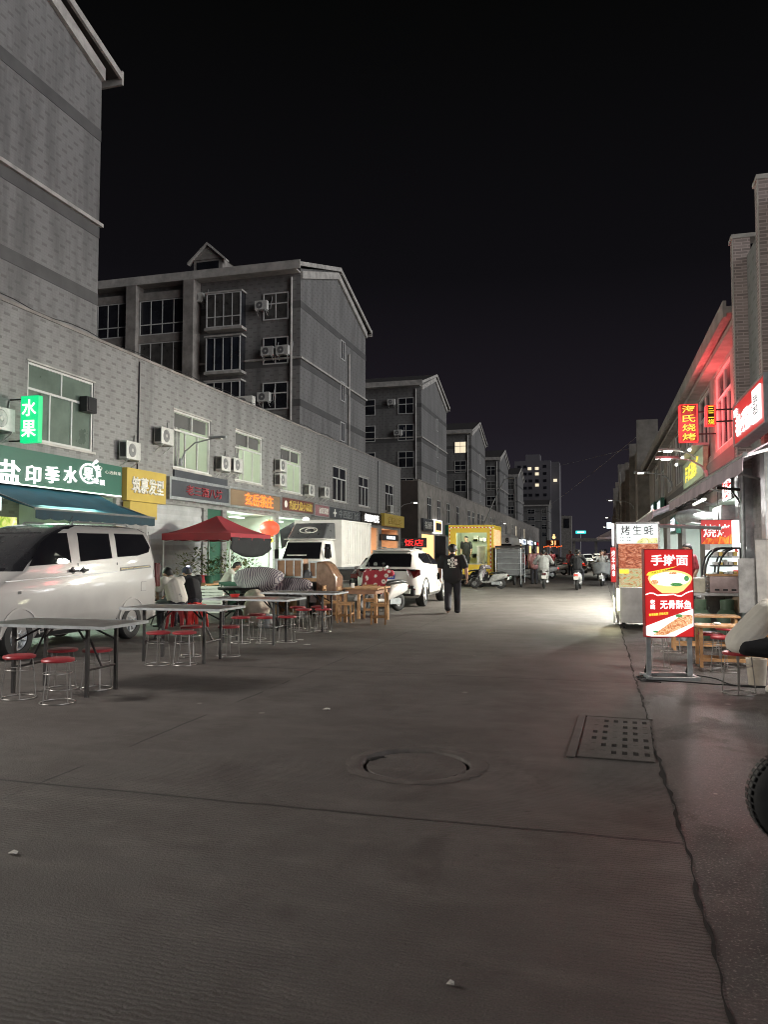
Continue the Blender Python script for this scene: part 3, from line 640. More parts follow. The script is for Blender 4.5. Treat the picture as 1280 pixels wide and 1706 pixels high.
# second row, further on
L2 = thing('shop_row', 'long two storey shop row beyond the alley on the left', 'building', (0, 0, 0))
holes = []
for y in (62.5, 66.5, 71, 76, 83, 86, 90, 93, 101, 104, 112, 118, 127, 133, 141, 148, 156, 164, 172): holes.append((y, y + 1.7, 4.3, 6.2))
m = MB(); wall_x(m, XL, 59.1, 186, 0, 7.25, holes)
m.add([(XL, 59.1, 0), (XL - 9, 59.1, 0), (XL - 9, 59.1, 7.25), (XL, 59.1, 7.25)], [(0, 1, 2, 3)]); m.cur = 0
m.build('wall', M['plaster'], L2, keep=True)
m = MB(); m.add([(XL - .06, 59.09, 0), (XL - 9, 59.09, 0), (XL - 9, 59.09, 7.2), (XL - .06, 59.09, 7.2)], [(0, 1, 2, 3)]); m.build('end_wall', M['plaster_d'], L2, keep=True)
m = MB(); m.b2((XL - 9, 59.1, 6.9), (XL - .2, 186, 7.0)); m.b2((XL - .25, 59.07, 7.25), (XL + .05, 186, 7.33)); m.build('roof', M['plaster'], L2)
for i, h in enumerate(holes): window_x(L2, XL - .06, *h, 1, M['e_dimw'] if i in (13, 15) else M['glassw'], mull=2)
for i in range(24):
    a = 60 + i * 5.2
    if 0: pass
    m = MB(); m.b2((XL - .02, a + .3, 0.1), (XL + .02, a + 4.9, 3.05)); m.build('shopfront', [M['e_warm'], M['shutter'], M['glassw'], M['roomg']][(i * 7 + 3) % 4] if i not in (0,) else M['e_warm'], L2)

# ================================================================== APARTMENT BLOCKS
PR = random.Random(21)
def apartment(y0, label, xend=-42, detail=1, lit=(), dz=0):
    y1 = y0 + 13.4; zc = 18.55 + dz; zr = 20.8 + dz; yc = (y0 + y1) / 2
    t = thing('apartment_block', label, 'apartment block', (0, 0, 0), 0, 'six storey apartment blocks end-on to the street')
    m = MB(); G_ = [(XG, y0, 0), (XG, y1, 0), (XG, y1, zc), (XG, yc, zr), (XG, y0, zc)]
    m.prism(G_, (xend - XG, 0, 0)); m.build('wall', M['tile_b'], t, keep=True)
    m = MB()
    for s in (-1, 1):
        e_ = yc + s * (y1 - yc + 0.75); ze = zc - 0.05
        m.prism([(XG + .2, yc, zr + .16), (XG + .2, e_, ze + .16), (XG + .2, e_, ze), (XG + .2, yc, zr - .02)], (xend - XG - .2, 0, 0))
    m.build('roof', M['rooft'], t, keep=True)
    m = MB()                                   # pale barge boards and eaves fascia
    for s in (-1, 1):
        e_ = yc + s * (y1 - yc + 0.8); ze = zc - 0.07
        m.prism([(XG + .203, yc, zr + .19), (XG + .203, e_, ze + .19), (XG + .203, e_, ze - .06), (XG + .203, yc, zr - .08)], (.10, 0, 0)); m.prism([(XG + .008, yc, zr - .14), (XG + .008, yc + s * (y1 - yc), zc - .16), (XG + .008, yc + s * (y1 - yc), zc - .62), (XG + .008, yc, zr - .60)], (.14, 0, 0))
    m.b2((xend, y0 - .87, zc - .30), (XG + .3, y0 - .77, zc + .22)); m.b2((xend, y1 + .77, zc - .30), (XG + .3, y1 + .87, zc + .22)); m.b2((xend, y0 - .76, zc - .28), (XG - .02, y0 - .01, zc - .18))
    m.build('barge_board', M['trim'], t)
    m = MB()
    for z in (16.45, 10.5): m.b2((XG + .003, y0 - .0, z - .25), (XG + .02, y1, z + .17)); m.b2((xend, y0 - .02, z - .25), (XG + .02, y0 - .003, z + .17))
    z = 13.1; m.b2((XG + .003, y0, z - .42), (XG + .02, y1, z - .03)); m.b2((xend, y0 - .02, z - .42), (XG + .02, y0 - .003, z - .03)); m.build('band', M['band'], t)
    m = MB(); m.b2((XG + .003, y0 - .1, 13.1), (XG + .12, y1 + .1, 13.22)); m.b2((xend, y0 - .1, 13.1), (XG + .0, y0 - .003, 13.22)); m.build('string_course', M['trim'], t)
    m = MB(); m.tube([(XG - .55, y0 - .1, 0), (XG - .55, y0 - .1, zc - .5)], .075, 8); m.build('downpipe', M['trim'], t, smooth=50)
    if detail:
        m = MB(); m.tube([(XG + .1, y0 + 9.1, 7), (XG + .1, y0 + 9.1, 15.6)], .07, 8); m.build('downpipe', M['trim'], t, smooth=50)
    z0s = [15.55, 12.85, 10.1, 7.4]
    for i, z in enumerate(z0s):
        for k, (a, b) in enumerate(((-19.4, -17.75), (-24.4, -21.8))):
            if k == 1 and detail: continue
            o = window_y(t, y0 - .03, a, b, z, z + 1.65, M['e_dimw'] if (i, k) in lit else PR.choice([M['glassw'], M['glassc'], M['glassb'], M['glassw']]), transom=0.6)
    for i, z in enumerate((14.9, 12.0, 9.2)):
        window_x(t, XG + .03, y0 + 7.4, y0 + 8.3, z, z + 1.35, 1, M['glassw'], transom=1, mull=2, top=1)
    if detail:                                 # balconies, bays, dormer of the closest block
        for i, z in enumerate(z0s):
            o = window_y(t, y0 - .62, -22.9, -20.6, z - .35, z + 1.75, PR.choice([M['glassw'], M['glassb'], M['glassc']]), mull=4, top=4, transom=.3 if i % 2 == 0 else .98, fw=.06)
            m = MB(); m.b2((-23.0, y0 - .7, z - .52), (-20.5, y0 - .02, z - .36)); m.build('balcony_slab', M['trim'], o); m = MB(); m.b2((-23.0, y0 - .7, z + 1.76), (-20.5, y0 - .02, z + 1.86)); m.build('balcony_hood', M['trim'], o)
            m = MB(); m.b2((-22.92, y0 - .6, z - .35), (-22.88, y0 - .02, z + 1.75)); m.b2((-20.62, y0 - .6, z - .35), (-20.58, y0 - .02, z + 1.75)); m.build('side_pane', M['glassw'], o)
        for xx in (-24.0, -28.0, -31.8): m = MB(); m.b2((xx - .35, y0 - .9, 0), (xx + .35, y0 - .02, zc - .3)); m.build('pier', M['plaster'], t)
        for i, z in enumerate(z0s):
            for (a, b) in ((-27.6, -24.4), (-31.4, -28.4)): window_y(t, y0 - .5, a, b, z - .45, z + 1.75, PR.choice([M['glassw'], M['glassb'], M['glassc']]), mull=4, top=4, transom=.3 if i != 1 else 1, fw=.06)
            m = MB(); m.b2((-31.45, y0 - .58, z + 1.76), (-24.36, y0 - .02, z + 2.24)); m.build('spandrel', M['plaster'], t)
        dx = -23.5
    else: dx = -27.0
    m = MB(); m.b2((dx - 1.0, y0 + .6, zc), (dx + 1.0, y0 + 3.5, zc + 1.45)); m.prism([(dx - 1.05, y0 + .55, zc + 1.45), (dx + 1.05, y0 + .55, zc + 1.45), (dx, y0 + .55, zc + 2.25)], (0, 4, 0)); o = m.build('dormer', M['plaster'], t)
    m = MB()
    for s in (-1, 1): m.prism([(dx, y0 + .4, zc + 2.5), (dx + s * 1.35, y0 + .4, zc + 1.3), (dx + s * 1.35, y0 + .4, zc + 1.18), (dx, y0 + .4, zc + 2.34)], (0, .4, 0))
    m.build('dormer_gable', M['trim'], o, keep=True)
    m = MB(); m.b2((dx - .75, y0 + .56, zc + .45), (dx + .75, y0 + .59, zc + 1.3)); m.build('pane', M['glassw'], o)
    return t
apartment(9.9, 'tall grey tiled block rising over the green fruit shop at far left', detail=0, dz=.5)
apartment(42.6, 'dark six storey block with balconies behind the tea shop', detail=1)
apartment(75.3, 'six storey block behind the alley above the white hatchback', detail=0)
apartment(107.2, 'fourth six storey block, gable above the food truck', detail=0, lit=((0, 0),))
apartment(139.3, 'fifth six storey block with a yellowish lit gable and lit low window', detail=0, lit=((3, 0),))
apartment(171.0, 'sixth six storey block, small and dark beside the tower', detail=0)
apartment(280, 'far dark block below the tower, broad side showing', detail=0)
apartment(340, 'very far narrow gable right of the far dark block', detail=0)
apartment(400, 'farthest narrow gable before the gantry', detail=0)
# air conditioners of the second block
for u, v, lb in ((437, 518, 'air conditioner under the top right window of the second block'), (447, 594, 'left air conditioner of a pair under a dark window of the second block'), (472, 592, 'right air conditioner of a pair beside the downpipe of the second block'), (441, 670, 'air conditioner on the second block just above the shop roof'), (331, 505, 'large air conditioner beside the top bay window of the second block')):
    p = aty(u, v, 42.4); ac_unit((p.x, 42.55, p.z), R_(-90), lb)
p = atx(413, 668, XL - .6); ac_unit((p.x, p.y, 7.5), R_(-90), 'air conditioner poking over the edge of the shop roof', pipe=False)
for u, v, lb in ((653, 675, 'air conditioner by the top window of the third block'), (664, 726, 'air conditioner by the middle window of the third block')):
    p = aty(u, v, 75.2); ac_unit((p.x, 75.28, p.z), R_(-90), lb)

# ================================================================== RIGHT ROW
R1 = thing('shop_row', 'two storey brick pillared row under a wide eave on the right', 'building', (0, 0, 0))
wy = []
yy = 10.3
pil = [12.75 - 2.55 * 4, 12.75 - 2.55 * 2.6, 12.75, 15.15]
w2 = [(17.5, 19.2, 3.95, 6.15), (19.6, 22.2, 4.2, 6.2), (23.2, 25.8, 4.2, 6.2), (27, 29.6, 4.2, 6.2), (31, 33.6, 4.2, 6.2), (35, 37.6, 4.2, 6.2), (39, 41.6, 4.2, 6.2), (43, 45.6, 4.2, 6.2)]
open_ = [(18.2, 24.8, .1, 2.9), (26.0, 31.4, .1, 2.9), (33, 38, .1, 2.9), (40, 45, .1, 2.9)]
m = MB(); wall_x(m, XR, 12.4, 50, 0, 6.5, w2 + open_, 0.14)
m.add([(XR, 12.4, 0), (XR + 9, 12.4, 0), (XR + 9, 12.4, 6.5), (XR, 12.4, 6.5)], [(0, 1, 2, 3)]); m.add([(XR, 50, 0), (XR + 9, 50, 0), (XR + 9, 50, 6.5), (XR, 50, 6.5)], [(0, 1, 2, 3)]); m.build('wall', M['plaster'], R1, keep=True)
m = MB(); m.b2((2.62, 17.14, 6.48), (XR + 9, 50, 6.62)); m.b2((2.55, 17.14, 6.4), (2.62, 50, 6.74)); m.b2((2.75, 17.14, 6.28), (XR, 50, 6.4)); m.build('eave', M['plaster'], R1)
for i, y in enumerate((14.2, 16.8)):
    m = MB(); m.b2((2.72, y, 3.2), (XR - .005, y + .32, 7.9)); o = m.build('pillar', M['pillar'], R1); m = MB(); m.b2((2.70, y - .02, 0), (XR - .005, y + .34, 3.195)); m.build('pillar_base', M['galv'], o)
    m = MB(); m.b2((2.69, y - .03, 7.9), (XR + .2, y + .36, 7.98)); m.b2((2.705, y - .004, 3.2), (2.719, y + .05, 7.9)); m.build('pillar_cap', M['trim'], o)
m = MB(); m.b2((XR - .08, 14.53, 0), (XR - .006, 16.79, 7.5)); m.build('parapet', M['tile'], R1); m = MB(); m.b2((XR - .08, 12.4, 0), (XR - .006, 14.19, 7.5)); m.build('parapet', M['tile'], R1)
for w_ in w2: window_x(R1, XR + .07, *w_, -1, M['glassw'], frame=M['frame'], mull=3)
m = MB(); m.b2((XR - .06, 18.9, 3.2), (XR - .005, 48, 4.0)); m.build('fascia', M['band'], R1)
for i, (a, b, c, d) in enumerate(open_):
    m = MB(); P = [(XR + .14, a, c), (XR + .14, b, c), (XR + .14, b, d), (XR + .14, a, d)]; Q = [(XR + 4, y, z) for _, y, z in P]
    m.add(P + Q, [(q, (q + 1) % 4, 4 + (q + 1) % 4, 4 + q) for q in range(4)] + [(4, 5, 6, 7)]); o = m.build('shop_room', M['roomg'], R1, keep=True)
    m = MB(); m.box((XR + 1.4, (a + b) / 2, d - .05), (.15, 2.4, .06)); m.build('ceiling_lamp', M['e_cool'], o)
    lt = bpy.data.lights.new('shop_light', 'AREA'); lt.energy = 130; lt.size = 1.8; lt.color = (0.95, 0.97, 1.0)
    lo = bpy.data.objects.new('shop_light', lt); COL.objects.link(lo); lo.location = (XR + .9, (a + b) / 2, 2.7); lo.rotation_euler = (0, R_(40), 0)
# taller units beyond
R2 = thing('shop_row', 'taller plain row with fin walls further up on the right', 'building', (0, 0, 0))
m = MB(); m.b2((2.75, 50.02, 0), (14, 170, 9.0)); m.build('wall', M['plaster'], R2)
for y, z in ((50.0, 9.75), (62, 9.9), (72, 9.6), (84, 10.8), (97, 12.2), (112, 11.4), (130, 12)): m = MB(); m.b2((2.35, y, 0), (3.6, y + .5, z)); m.build('fin', M['plaster'], R2)
for y in (55, 66, 77, 90, 104, 120): window_x(R2, 2.71, y, y + 3, 4.2, 6.4, -1, M['glassw'], mull=3)
# balcony box and rails of the taller units
t = thing('roof_billboard', 'pale slanted roof billboard on the far right row', 'billboard', (0, 0, 0)); m = MB(); m.prism([(2.4, 86, 8.0), (2.4, 94, 11.0), (2.4, 94, 7.4), (2.4, 86, 6.5)], (.3, 0, 0)); m.build('panel', M['trim'], t, keep=True); m = MB(); m.tube([(2.55, 94, 0), (2.55, 94, 7.6)], .08, 6); m.build('post', M['trim'], t)

# ================================================================== FAR END OF THE STREET
M['towerm'] = plain('tower_render', (0.17, 0.16, 0.175), 0.9, var=0.25, scale=0.05)
t = thing('apartment_tower', 'high apartment tower with a few lit windows at the end of the street', 'tower', (0, 0, 0))
m = MB(); m.b2((-34, 330, 0), (-19.0, 345, 40.5)); m.b2((-18.99, 332, 0), (-15.6, 345, 40.0)); m.b2((-29.5, 332, 40.5), (-23.5, 338, 43.4)); m.build('wall', M['towerm'], t)
litw = [(-27.7, 37.2), (-24.7, 37.2), (-24.7, 34.9), (-24.7, 30.2), (-27.7, 23.0), (-24.5, 23.0), (-21.6, 23.0), (-17.2, 32.0)]
for x, z in litw: m = MB(); m.b2((x - .75, 329.9, z - .6), (x + .75, 329.98, z + .6)); m.build('lit_window', M['e_yel'] if (x, z) == (-24.5, 23.0) else M['e_dimw'], t)
for z in range(14, 40, 3):
    for x in (-32, -29.6, -27.4, -24.6, -21.4):
        if not any(abs(x - a) < 1 and abs(z - b) < 1.6 for a, b in litw): m = MB(); m.b2((x - .7, 329.92, z - .6), (x + .7, 329.98, z + .6)); m.build('window', M['glassw'], t)
for x, z, lb in ((-14.2, 20.0, 'upper'), (-14.2, 13.2, 'lower')): pass
t = thing('footbridge', 'pale gantry frame crossing the far end of the street', 'gantry', (0, 0, 0))
m = MB(); m.b2((-12, 300, 6.0), (14, 303, 7.2)); m.build('deck', M['plaster'], t); m = MB()
for x in (-9, -1, 9): m.b2((x - .5, 301, 0), (x + .5, 302, 5.99))
m.build('column', M['plaster'], t); m = MB(); m.b2((-13.5, 298, 0), (-9.8, 304, 15.6)); o = m.build('tower', M['plaster'], t); m = MB(); m.b2((-12.6, 297.9, 11), (-10.6, 297.98, 14.6)); m.build('panel', M['glassw'], o)
t = thing('rooftop_sign', 'small teal lit sign glowing above the far gantry', 'sign', (0, 0, 0)); m = MB(); m.b2((-8.9, 320, 9.4), (-4.9, 320.4, 10.6)); m.build('panel', M['e_teal'], t, bevel=.2); m = MB(); m.b2((-8.2, 319.9, 9.8), (-5.6, 319.98, 10.2)); m.build('lettering', M['e_white'], t); m = MB(); m.tube([(-7, 320.2, 0), (-7, 320.2, 9.2)], .15, 6); m.build('pole', M['frame_d'], t)
# overhead cables
def cable(a, b, sag, lb):
    a, b = Vector(a), Vector(b); m = MB(); pts = [a.lerp(b, i / 16) - Vector((0, 0, sag * 4 * (i / 16) * (1 - i / 16))) for i in range(17)]
    tag(m.build('overhead_cable', M['frame_d']) if m.tube(pts, 0.012, 5) else None, lb, 'cable', 'overhead cables')
cable((-17, 140, 15.5), (2.6, 62, 9.6), .3, 'overhead cable rising to the right past the tower top')
cable((-16, 170, 8.5), (2.6, 50, 8.9), .6, 'lower overhead cable running to the far right fin wall')
# ================================================================== VEHICLES
def rrect(z, y0, y1, w, r, n=5, tilt=0):
    """rounded rectangle ring at height z"""
    r = min(r, w * .98, (y1 - y0) * .49); P = []
    for cx_, cy_, a0 in ((w - r, y1 - r, 0), (-w + r, y1 - r, 90), (-w + r, y0 + r, 180), (w - r, y0 + r, 270)):
        for i in range(n): a = R_(a0 + 90 * i / (n - 1)); P.append((cx_ + r * math.cos(a), cy_ + r * math.sin(a), z))
    return P
class Shell:
    """stack of (z, rear y, front y, half width, corner radius); front is +y"""
    def __init__(s, lv): s.lv = lv
    def at(s, z):
        L_ = s.lv
        if z <= L_[0][0]: return L_[0]
        for a, b in zip(L_, L_[1:]):
            if a[0] <= z <= b[0]:
                t = (z - a[0]) / (b[0] - a[0] + 1e-9); return tuple(p + (q - p) * t for p, q in zip(a, b))
        return L_[-1]
    def mb(s):
        m = MB(); m.loft([rrect(*q) for q in s.lv]); return m
    def side(s, mb, poly, sx, off=0.004):        # panel lying on the side of the shell
        zs = sorted({z for _, z in poly}); pts = [(sx * (s.at(z)[3] + off), y, z) for y, z in poly]
        mb.add(pts, [tuple(range(len(pts)))])
    def end(s, mb, poly, front, off=0.004):      # panel lying on the front or rear, poly of (x, z)
        k = 2 if front else 1; sg = 1 if front else -1
        pts = [(x, s.at(z)[k] + sg * off, z) for x, z in poly]; mb.add(pts, [tuple(range(len(pts)))])
def wheel(par, x, y, r, w, rim=None, spokes=5, sx=1):
    m = MB(); m.lathe([(r * .60, -w / 2), (r * .93, -w / 2), (r, -w * .32), (r, w * .32), (r * .93, w / 2), (r * .60, w / 2), (r * .60, -w / 2)], (x, y, r), 28, 'x'); o = m.build('wheel', M['rubber'], par, smooth=40)
    m = MB(); d = sx * w * .42; m.lathe([(0.0, d * .75), (r * .16, d * .85), (r * .2, d * .5), (r * .45, d * .35), (r * .52, d * .8), (r * .60, d * .95), (r * .60, -d)], (x, y, r), 28, 'x')
    for k in range(spokes):
        a = 2 * math.pi * k / spokes; m.tube([(x + d * .82, y + r * .15 * math.cos(a), r + r * .15 * math.sin(a)), (x + d * .82, y + r * .55 * math.cos(a), r + r * .55 * math.sin(a))], r * .065, 6)
    m.build('rim', rim or M['steel'], o, smooth=40); return o
def arch(y, r, wide): return MB().lathe([(0.001, -wide), (r, -wide), (r, wide), (0.001, wide)], (0, y, r * .86), 28, 'x')
def bodyshell(sh, mats, par, arches, ra, wide=2.0, blacktop=None, name='body'):
    o = sh.mb().build(name, mats, par, smooth=32)
    cutout(o, [arch(y, ra, wide) for y in arches])
    if blacktop:
        for p in o.data.polygons:
            if blacktop(p.center, p.normal): p.material_index = 1
    return o
def solid(o, th=.006):
    s = o.modifiers.new('s', 'SOLIDIFY'); s.thickness = th; s.offset = 0; return o

def sides(t, sh, poly, name, mat=None, off=.006, th=.006):
    for sx in (1, -1): m = MB(); sh.side(m, poly, sx, off); solid(m.build(name, mat or M['glass'], t, keep=True), th)
# ---- white van with a dark roof
t = thing('van', 'white van with a dark roof, leftmost vehicle, beside the folding tables', 'van', (-8.76, 10.75, 0), math.pi)
sv = Shell([(.24, -2.02, 2.0, .70, .25), (.34, -2.15, 2.14, .775, .24), (.55, -2.2, 2.2, .805, .24), (.90, -2.2, 2.16, .81, .24), (1.0, -2.19, 2.05, .805, .24), (1.10, -2.185, 1.82, .795, .24), (1.20, -2.18, 1.52, .785, .22), (1.30, -2.175, 1.40, .775, .2), (1.70, -2.06, .80, .715, .2), (1.82, -2.0, .52, .68, .22), (1.88, -1.9, .3, .62, .25), (1.915, -1.7, .1, .5, .3)])
body = bodyshell(sv, [M['silver'], M['carblack']], t, (-1.31, 1.45), .37, blacktop=lambda c, n: (n.z > .72 and c.z > 1.55) or (c.z > 1.16 and n.y > .35))
sides(t, sv, [(1.27, 1.27), (.33, 1.31), (.36, 1.76), (.74, 1.745), (1.0, 1.60)], 'front_window', M['glass'])
sides(t, sv, [(.10, 1.325), (-.74, 1.37), (-.72, 1.775), (.11, 1.765)], 'sliding_window', M['glass'])
sides(t, sv, [(-.90, 1.39), (-1.5, 1.41), (-1.86, 1.47), (-1.92, 1.56), (-1.76, 1.785), (-.88, 1.78)], 'rear_quarter_window', M['glass'])
m = MB(); sv.end(m, [(-.55, 1.22), (.55, 1.22), (.48, 1.76), (-.48, 1.76)], True); solid(m.build('windscreen', M['glass'], t, keep=True))
m = MB(); sv.end(m, [(-.5, 1.25), (.5, 1.25), (.45, 1.74), (-.45, 1.74)], False); solid(m.build('rear_window', M['glass'], t, keep=True))
for y0_, y1_ in ((.18, 1.30), (-.86, .16)):
    sides(t, sv, [(y0_, .36), (y0_, 1.30), (y0_ - .026, 1.30), (y0_ - .026, .36)], 'door_gap', M['black'], .003, .002)
sides(t, sv, [(1.75, 1.075), (-.85, 1.155), (-.85, 1.143), (1.75, 1.063)], 'crease_shade', M['greycar'], .005, .003)  # grey strip paints the shade line of a pressed crease
sides(t, sv, [(1.28, .36), (-.86, .36), (-.86, .372), (1.28, .372)], 'lower_crease_shade', M['greycar'], .004, .003)  # painted shade line along the lower crease
for sx in (1, -1):
    for yy in (.30, .04):
        m = MB(); w_ = sv.at(1.19)[3]; m.tube([(sx * (w_ + .005), yy - .09, 1.19), (sx * (w_ + .04), yy - .07, 1.19), (sx * (w_ + .04), yy + .07, 1.19), (sx * (w_ + .005), yy + .09, 1.19)], .018, 8); m.lathe([(0, sx * .001), (.05, sx * .002), (.055, -sx * .01)], (sx * (w_ + .004), yy, 1.19), 14, 'x'); m.build('door_handle', M['black'], t, smooth=50)
sides(t, sv, [(-.95, 1.215), (-1.86, 1.25), (-1.9, 1.20), (-.95, 1.155)], 'sliding_rail', M['black'])
sides(t, sv, [(-.97, 1.195), (-1.84, 1.232), (-1.84, 1.218), (-.97, 1.181)], 'rail_trim', M['gold'])
for sx in (1, -1):
    m = MB(); m.b2((sx * .66, -2.21, .85), (sx * .80, -2.05, 1.28)); m.build('tail_light', M['lensr'], t, bevel=.02)
    m = MB(); m.b2((sx * .45, 2.02, .72), (sx * .76, 2.19, .95)); m.build('headlight', M['steel'], t, bevel=.03)
    for y in (-1.31, 1.45): wheel(t, sx * .70, y, .30, .19, M['galv'], 9, sx)
m = MB(); m.tube([(-.3, -.2, 1.9), (-.3, -.3, 2.05)], .008, 5); m.sphere((-.3, -.2, 1.915), .03, 8, 5); m.build('aerial', M['black'], t); t.scale = (1, 1, 1.035)
for xs in (.48,):
    for sx in (1, -1): m = MB(); m.tube([(sx * xs, -1.6, 1.915), (sx * xs, -1.55, 1.95), (sx * xs, -.1, 1.95), (sx * xs, -.05, 1.91)], .014, 6); m.build('roof_rail', M['frame_d'], t)
for sx in (1, -1): m = MB(); sv.side(m, [(1.52, .93), (1.45, .93), (1.45, .89), (1.52, .89)], sx, .006); m.build('indicator', M['black'], t, keep=True)
sides(t, sv, [(1.04, .25), (-.92, .25), (-.92, .36), (1.04, .36)], 'sill', M['black'], .004)
sides(t, sv, [(-1.98, 1.02), (-1.98, 1.84), (-2.0, 1.84), (-2.0, 1.02)], 'rear_seam', M['black'], .003, .002)
sides(t, sv, [(-1.55, .80), (-1.72, .80), (-1.72, .96), (-1.55, .96)], 'fuel_flap', M['greycar'], .002, .002)
sides(t, sv, [(-1.555, .805), (-1.715, .805), (-1.715, .955), (-1.555, .955)], 'fuel_cover', M['silver'], .004, .003)
for sx in (1, -1):
    for y in (-1.31, 1.45):
        P = [(sx * .80, y + r * math.cos(R_(a_)), .31 + r * math.sin(R_(a_))) for r, aa in ((.368, range(-2, 183, 9)), (.40, range(182, -3, -9))) for a_ in aa]
        m = MB(); m.prism(P, (sx * .018, 0, 0)); m.build('arch_lip', M['silver'], t, keep=True)
m = MB(); m.b2((-.70, -2.24, .3), (.70, -2.08, .52)); m.build('bumper', M['silver'], t, bevel=.04)

# ---- white SUV, seen from behind
t = thing('suv', 'white SUV with a blue number plate parked facing away behind the scooter', 'car', (-5.68, 23.0, 0), 0)
ss = Shell([(.26, -2.05, 2.1, .78, .3), (.36, -2.22, 2.24, .88, .32), (.55, -2.28, 2.28, .915, .34), (.80, -2.27, 2.27, .93, .36), (.95, -2.22, 2.2, .93, .36), (1.02, -2.18, 2.0, .92, .36), (1.08, -2.14, 1.3, .90, .34), (1.14, -2.10, .95, .87, .3), (1.45, -1.72, .25, .70, .28), (1.56, -1.58, -.1, .64, .28), (1.62, -1.38, -.4, .57, .3), (1.655, -1.1, -.7, .42, .3)])
bodyshell(ss, [M['whitecar'], M['carblack']], t, (-1.38, 1.40), .41)
m = MB(); ss.end(m, [(-.66, 1.13), (.66, 1.13), (.60, 1.44), (.54, 1.50), (-.54, 1.50), (-.60, 1.44)], False, .006); solid(m.build('rear_window', M['glass'], t, keep=True))
m = MB(); m.b2((-.56, -1.76, 1.555), (.56, -1.46, 1.60)); m.build('roof_spoiler', M['whitecar'], t, bevel=.02)
m = MB(); ss.end(m, [(-.80, 1.015), (.80, 1.015), (.80, 1.06), (-.80, 1.06)], False, .015); solid(m.build('light_bar', M['carblack'], t, keep=True), .02)
for sx in (1, -1):
    o = None
    m = MB(); m.prism([(sx * .92, -2.14, 1.06), (sx * .56, -2.20, 1.06), (sx * .60, -2.23, .86), (sx * .66, -2.235, .86), (sx * .70, -2.215, .97), (sx * .76, -2.235, .82), (sx * .92, -2.12, .90)], (0, .06, 0)); m.build('tail_light', M['lensr'], t, keep=True)
    m = MB(); m.b2((sx * .58, -2.31, .50), (sx * .82, -2.26, .54)); m.build('reflector', M['lensr'], t)
    m = MB(); ss.side(m, [(.78, 1.16), (-.15, 1.18), (-.10, 1.50), (.10, 1.49)], sx); solid(m.build('front_side_window', M['glass'], t, keep=True))
    m = MB(); ss.side(m, [(-.20, 1.18), (-1.25, 1.24), (-1.52, 1.40), (-1.28, 1.50), (-.15, 1.51)], sx); solid(m.build('rear_side_window', M['glass'], t, keep=True))
    m = MB(); m.box((sx * 1.0, .78, 1.12), (.2, .12, .14)); m.build('mirror', M['carblack'], t, bevel=.04)
    for y in (-1.38, 1.40): wheel(t, sx * .80, y, .355, .23, M['steel'], 5, sx)
    m = MB()
    for y in (-1.38, 1.40):
        P = [(sx * .935, y + r * math.cos(R_(a)), .355 + r * math.sin(R_(a))) for r, aa in ((.42, range(-5, 186, 10)), (.47, range(185, -6, -10))) for a in aa]
        m.prism(P, (-sx * .06, 0, 0))
    m.build('arch_trim', M['black'], t, keep=True)
    m = MB(); m.tube([(sx * .55, -1.3, 1.63), (sx * .55, -1.2, 1.68), (sx * .55, -.3, 1.68), (sx * .55, -.2, 1.63)], .018, 6); m.build('roof_rail', M['steel'], t)
    m = MB(); m.tube([(sx * .93, -.1, .85), (sx * .945, -.05, .87), (sx * .945, .1, .87), (sx * .93, .15, .85)], .014, 6); m.build('door_handle', M['whitecar'], t)
m = MB(); m.prism([(-.86, -2.22, .34), (.86, -2.22, .34), (.80, -2.32, .42), (.76, -2.33, .60), (-.76, -2.33, .60), (-.80, -2.32, .42)], (0, .0, .0)) if 0 else m.b2((-.80, -2.325, .33), (.80, -2.1, .62)); m.build('bumper', M['black'], t, bevel=.05)
m = MB(); m.b2((-.24, -2.285, .79), (.24, -2.27, .94)); o = m.build('number_plate', M['plate'], t, bevel=.004)
lettering('豫H·BRS32', M['letw'], o, (0, -2.29, .865), (1, 0, 0), (0, 0, 1), width=.42, height=.10, bold=.01, ext=.004)
m = MB(); m.lathe([(0, -.004), (.055, -.004), (.065, .0), (.065, .008)], (0, -2.16, 1.10), 20, 'y'); m.build('badge', M['steel'], t, smooth=40)
m = MB(); m.lathe([(0, -.002), (.06, -.002), (.06, .004)], (-.37, -2.075, 1.20), 16, 'y'); m.build('sticker', M['greycl'], t)

# ---- box truck
t = thing('box_truck', 'white box truck with a dark wind deflector facing the camera behind the canopy', 'truck', (-11.0, 27.85, 0), math.pi)
st = Shell([(.45, -1.6, 0.0, .82, .12), (.60, -1.6, .12, .86, .16), (1.0, -1.6, .16, .88, .18), (1.25, -1.6, .12, .88, .18), (1.35, -1.6, .06, .87, .18), (1.95, -1.58, -.32, .80, .18), (2.05, -1.55, -.45, .76, .2)])
o = bodyshell(st, [M['white']], t, (-.55,), .42, name='cab')
m = MB(); st.end(m, [(-.76, 1.30), (.76, 1.30), (.70, 1.93), (-.70, 1.93)], True, .006); solid(m.build('windscreen', M['glass'], t, keep=True))
m = MB(); st.end(m, [(-.2, 1.36), (.62, 1.36), (.60, 1.47), (-.2, 1.47)], True, -.03); m.b2((-.2, -.02, 1.34), (.6, .03, 1.46)); m.build('dashboard_sheet', M['letw'], t, keep=True)
sides(t, st, [(-.12, 1.34), (-.95, 1.34), (-.95, 1.86), (-.38, 1.88)], 'side_window', M['glass'])
m = MB()
for sx in (1, -1): st.side(m, [(-1.05, .6), (-1.05, 1.92), (-1.065, 1.92), (-1.065, .6)], sx, .004); st.side(m, [(-.06, .6), (-.06, 1.3), (-.075, 1.3), (-.075, .6)], sx, .004)
m.build('door_gap', M['black'], t, keep=True)
m = MB(); m.b2((-.72, .13, .95), (.72, .175, 1.16)); m.build('grille', M['black'], t, bevel=.02)
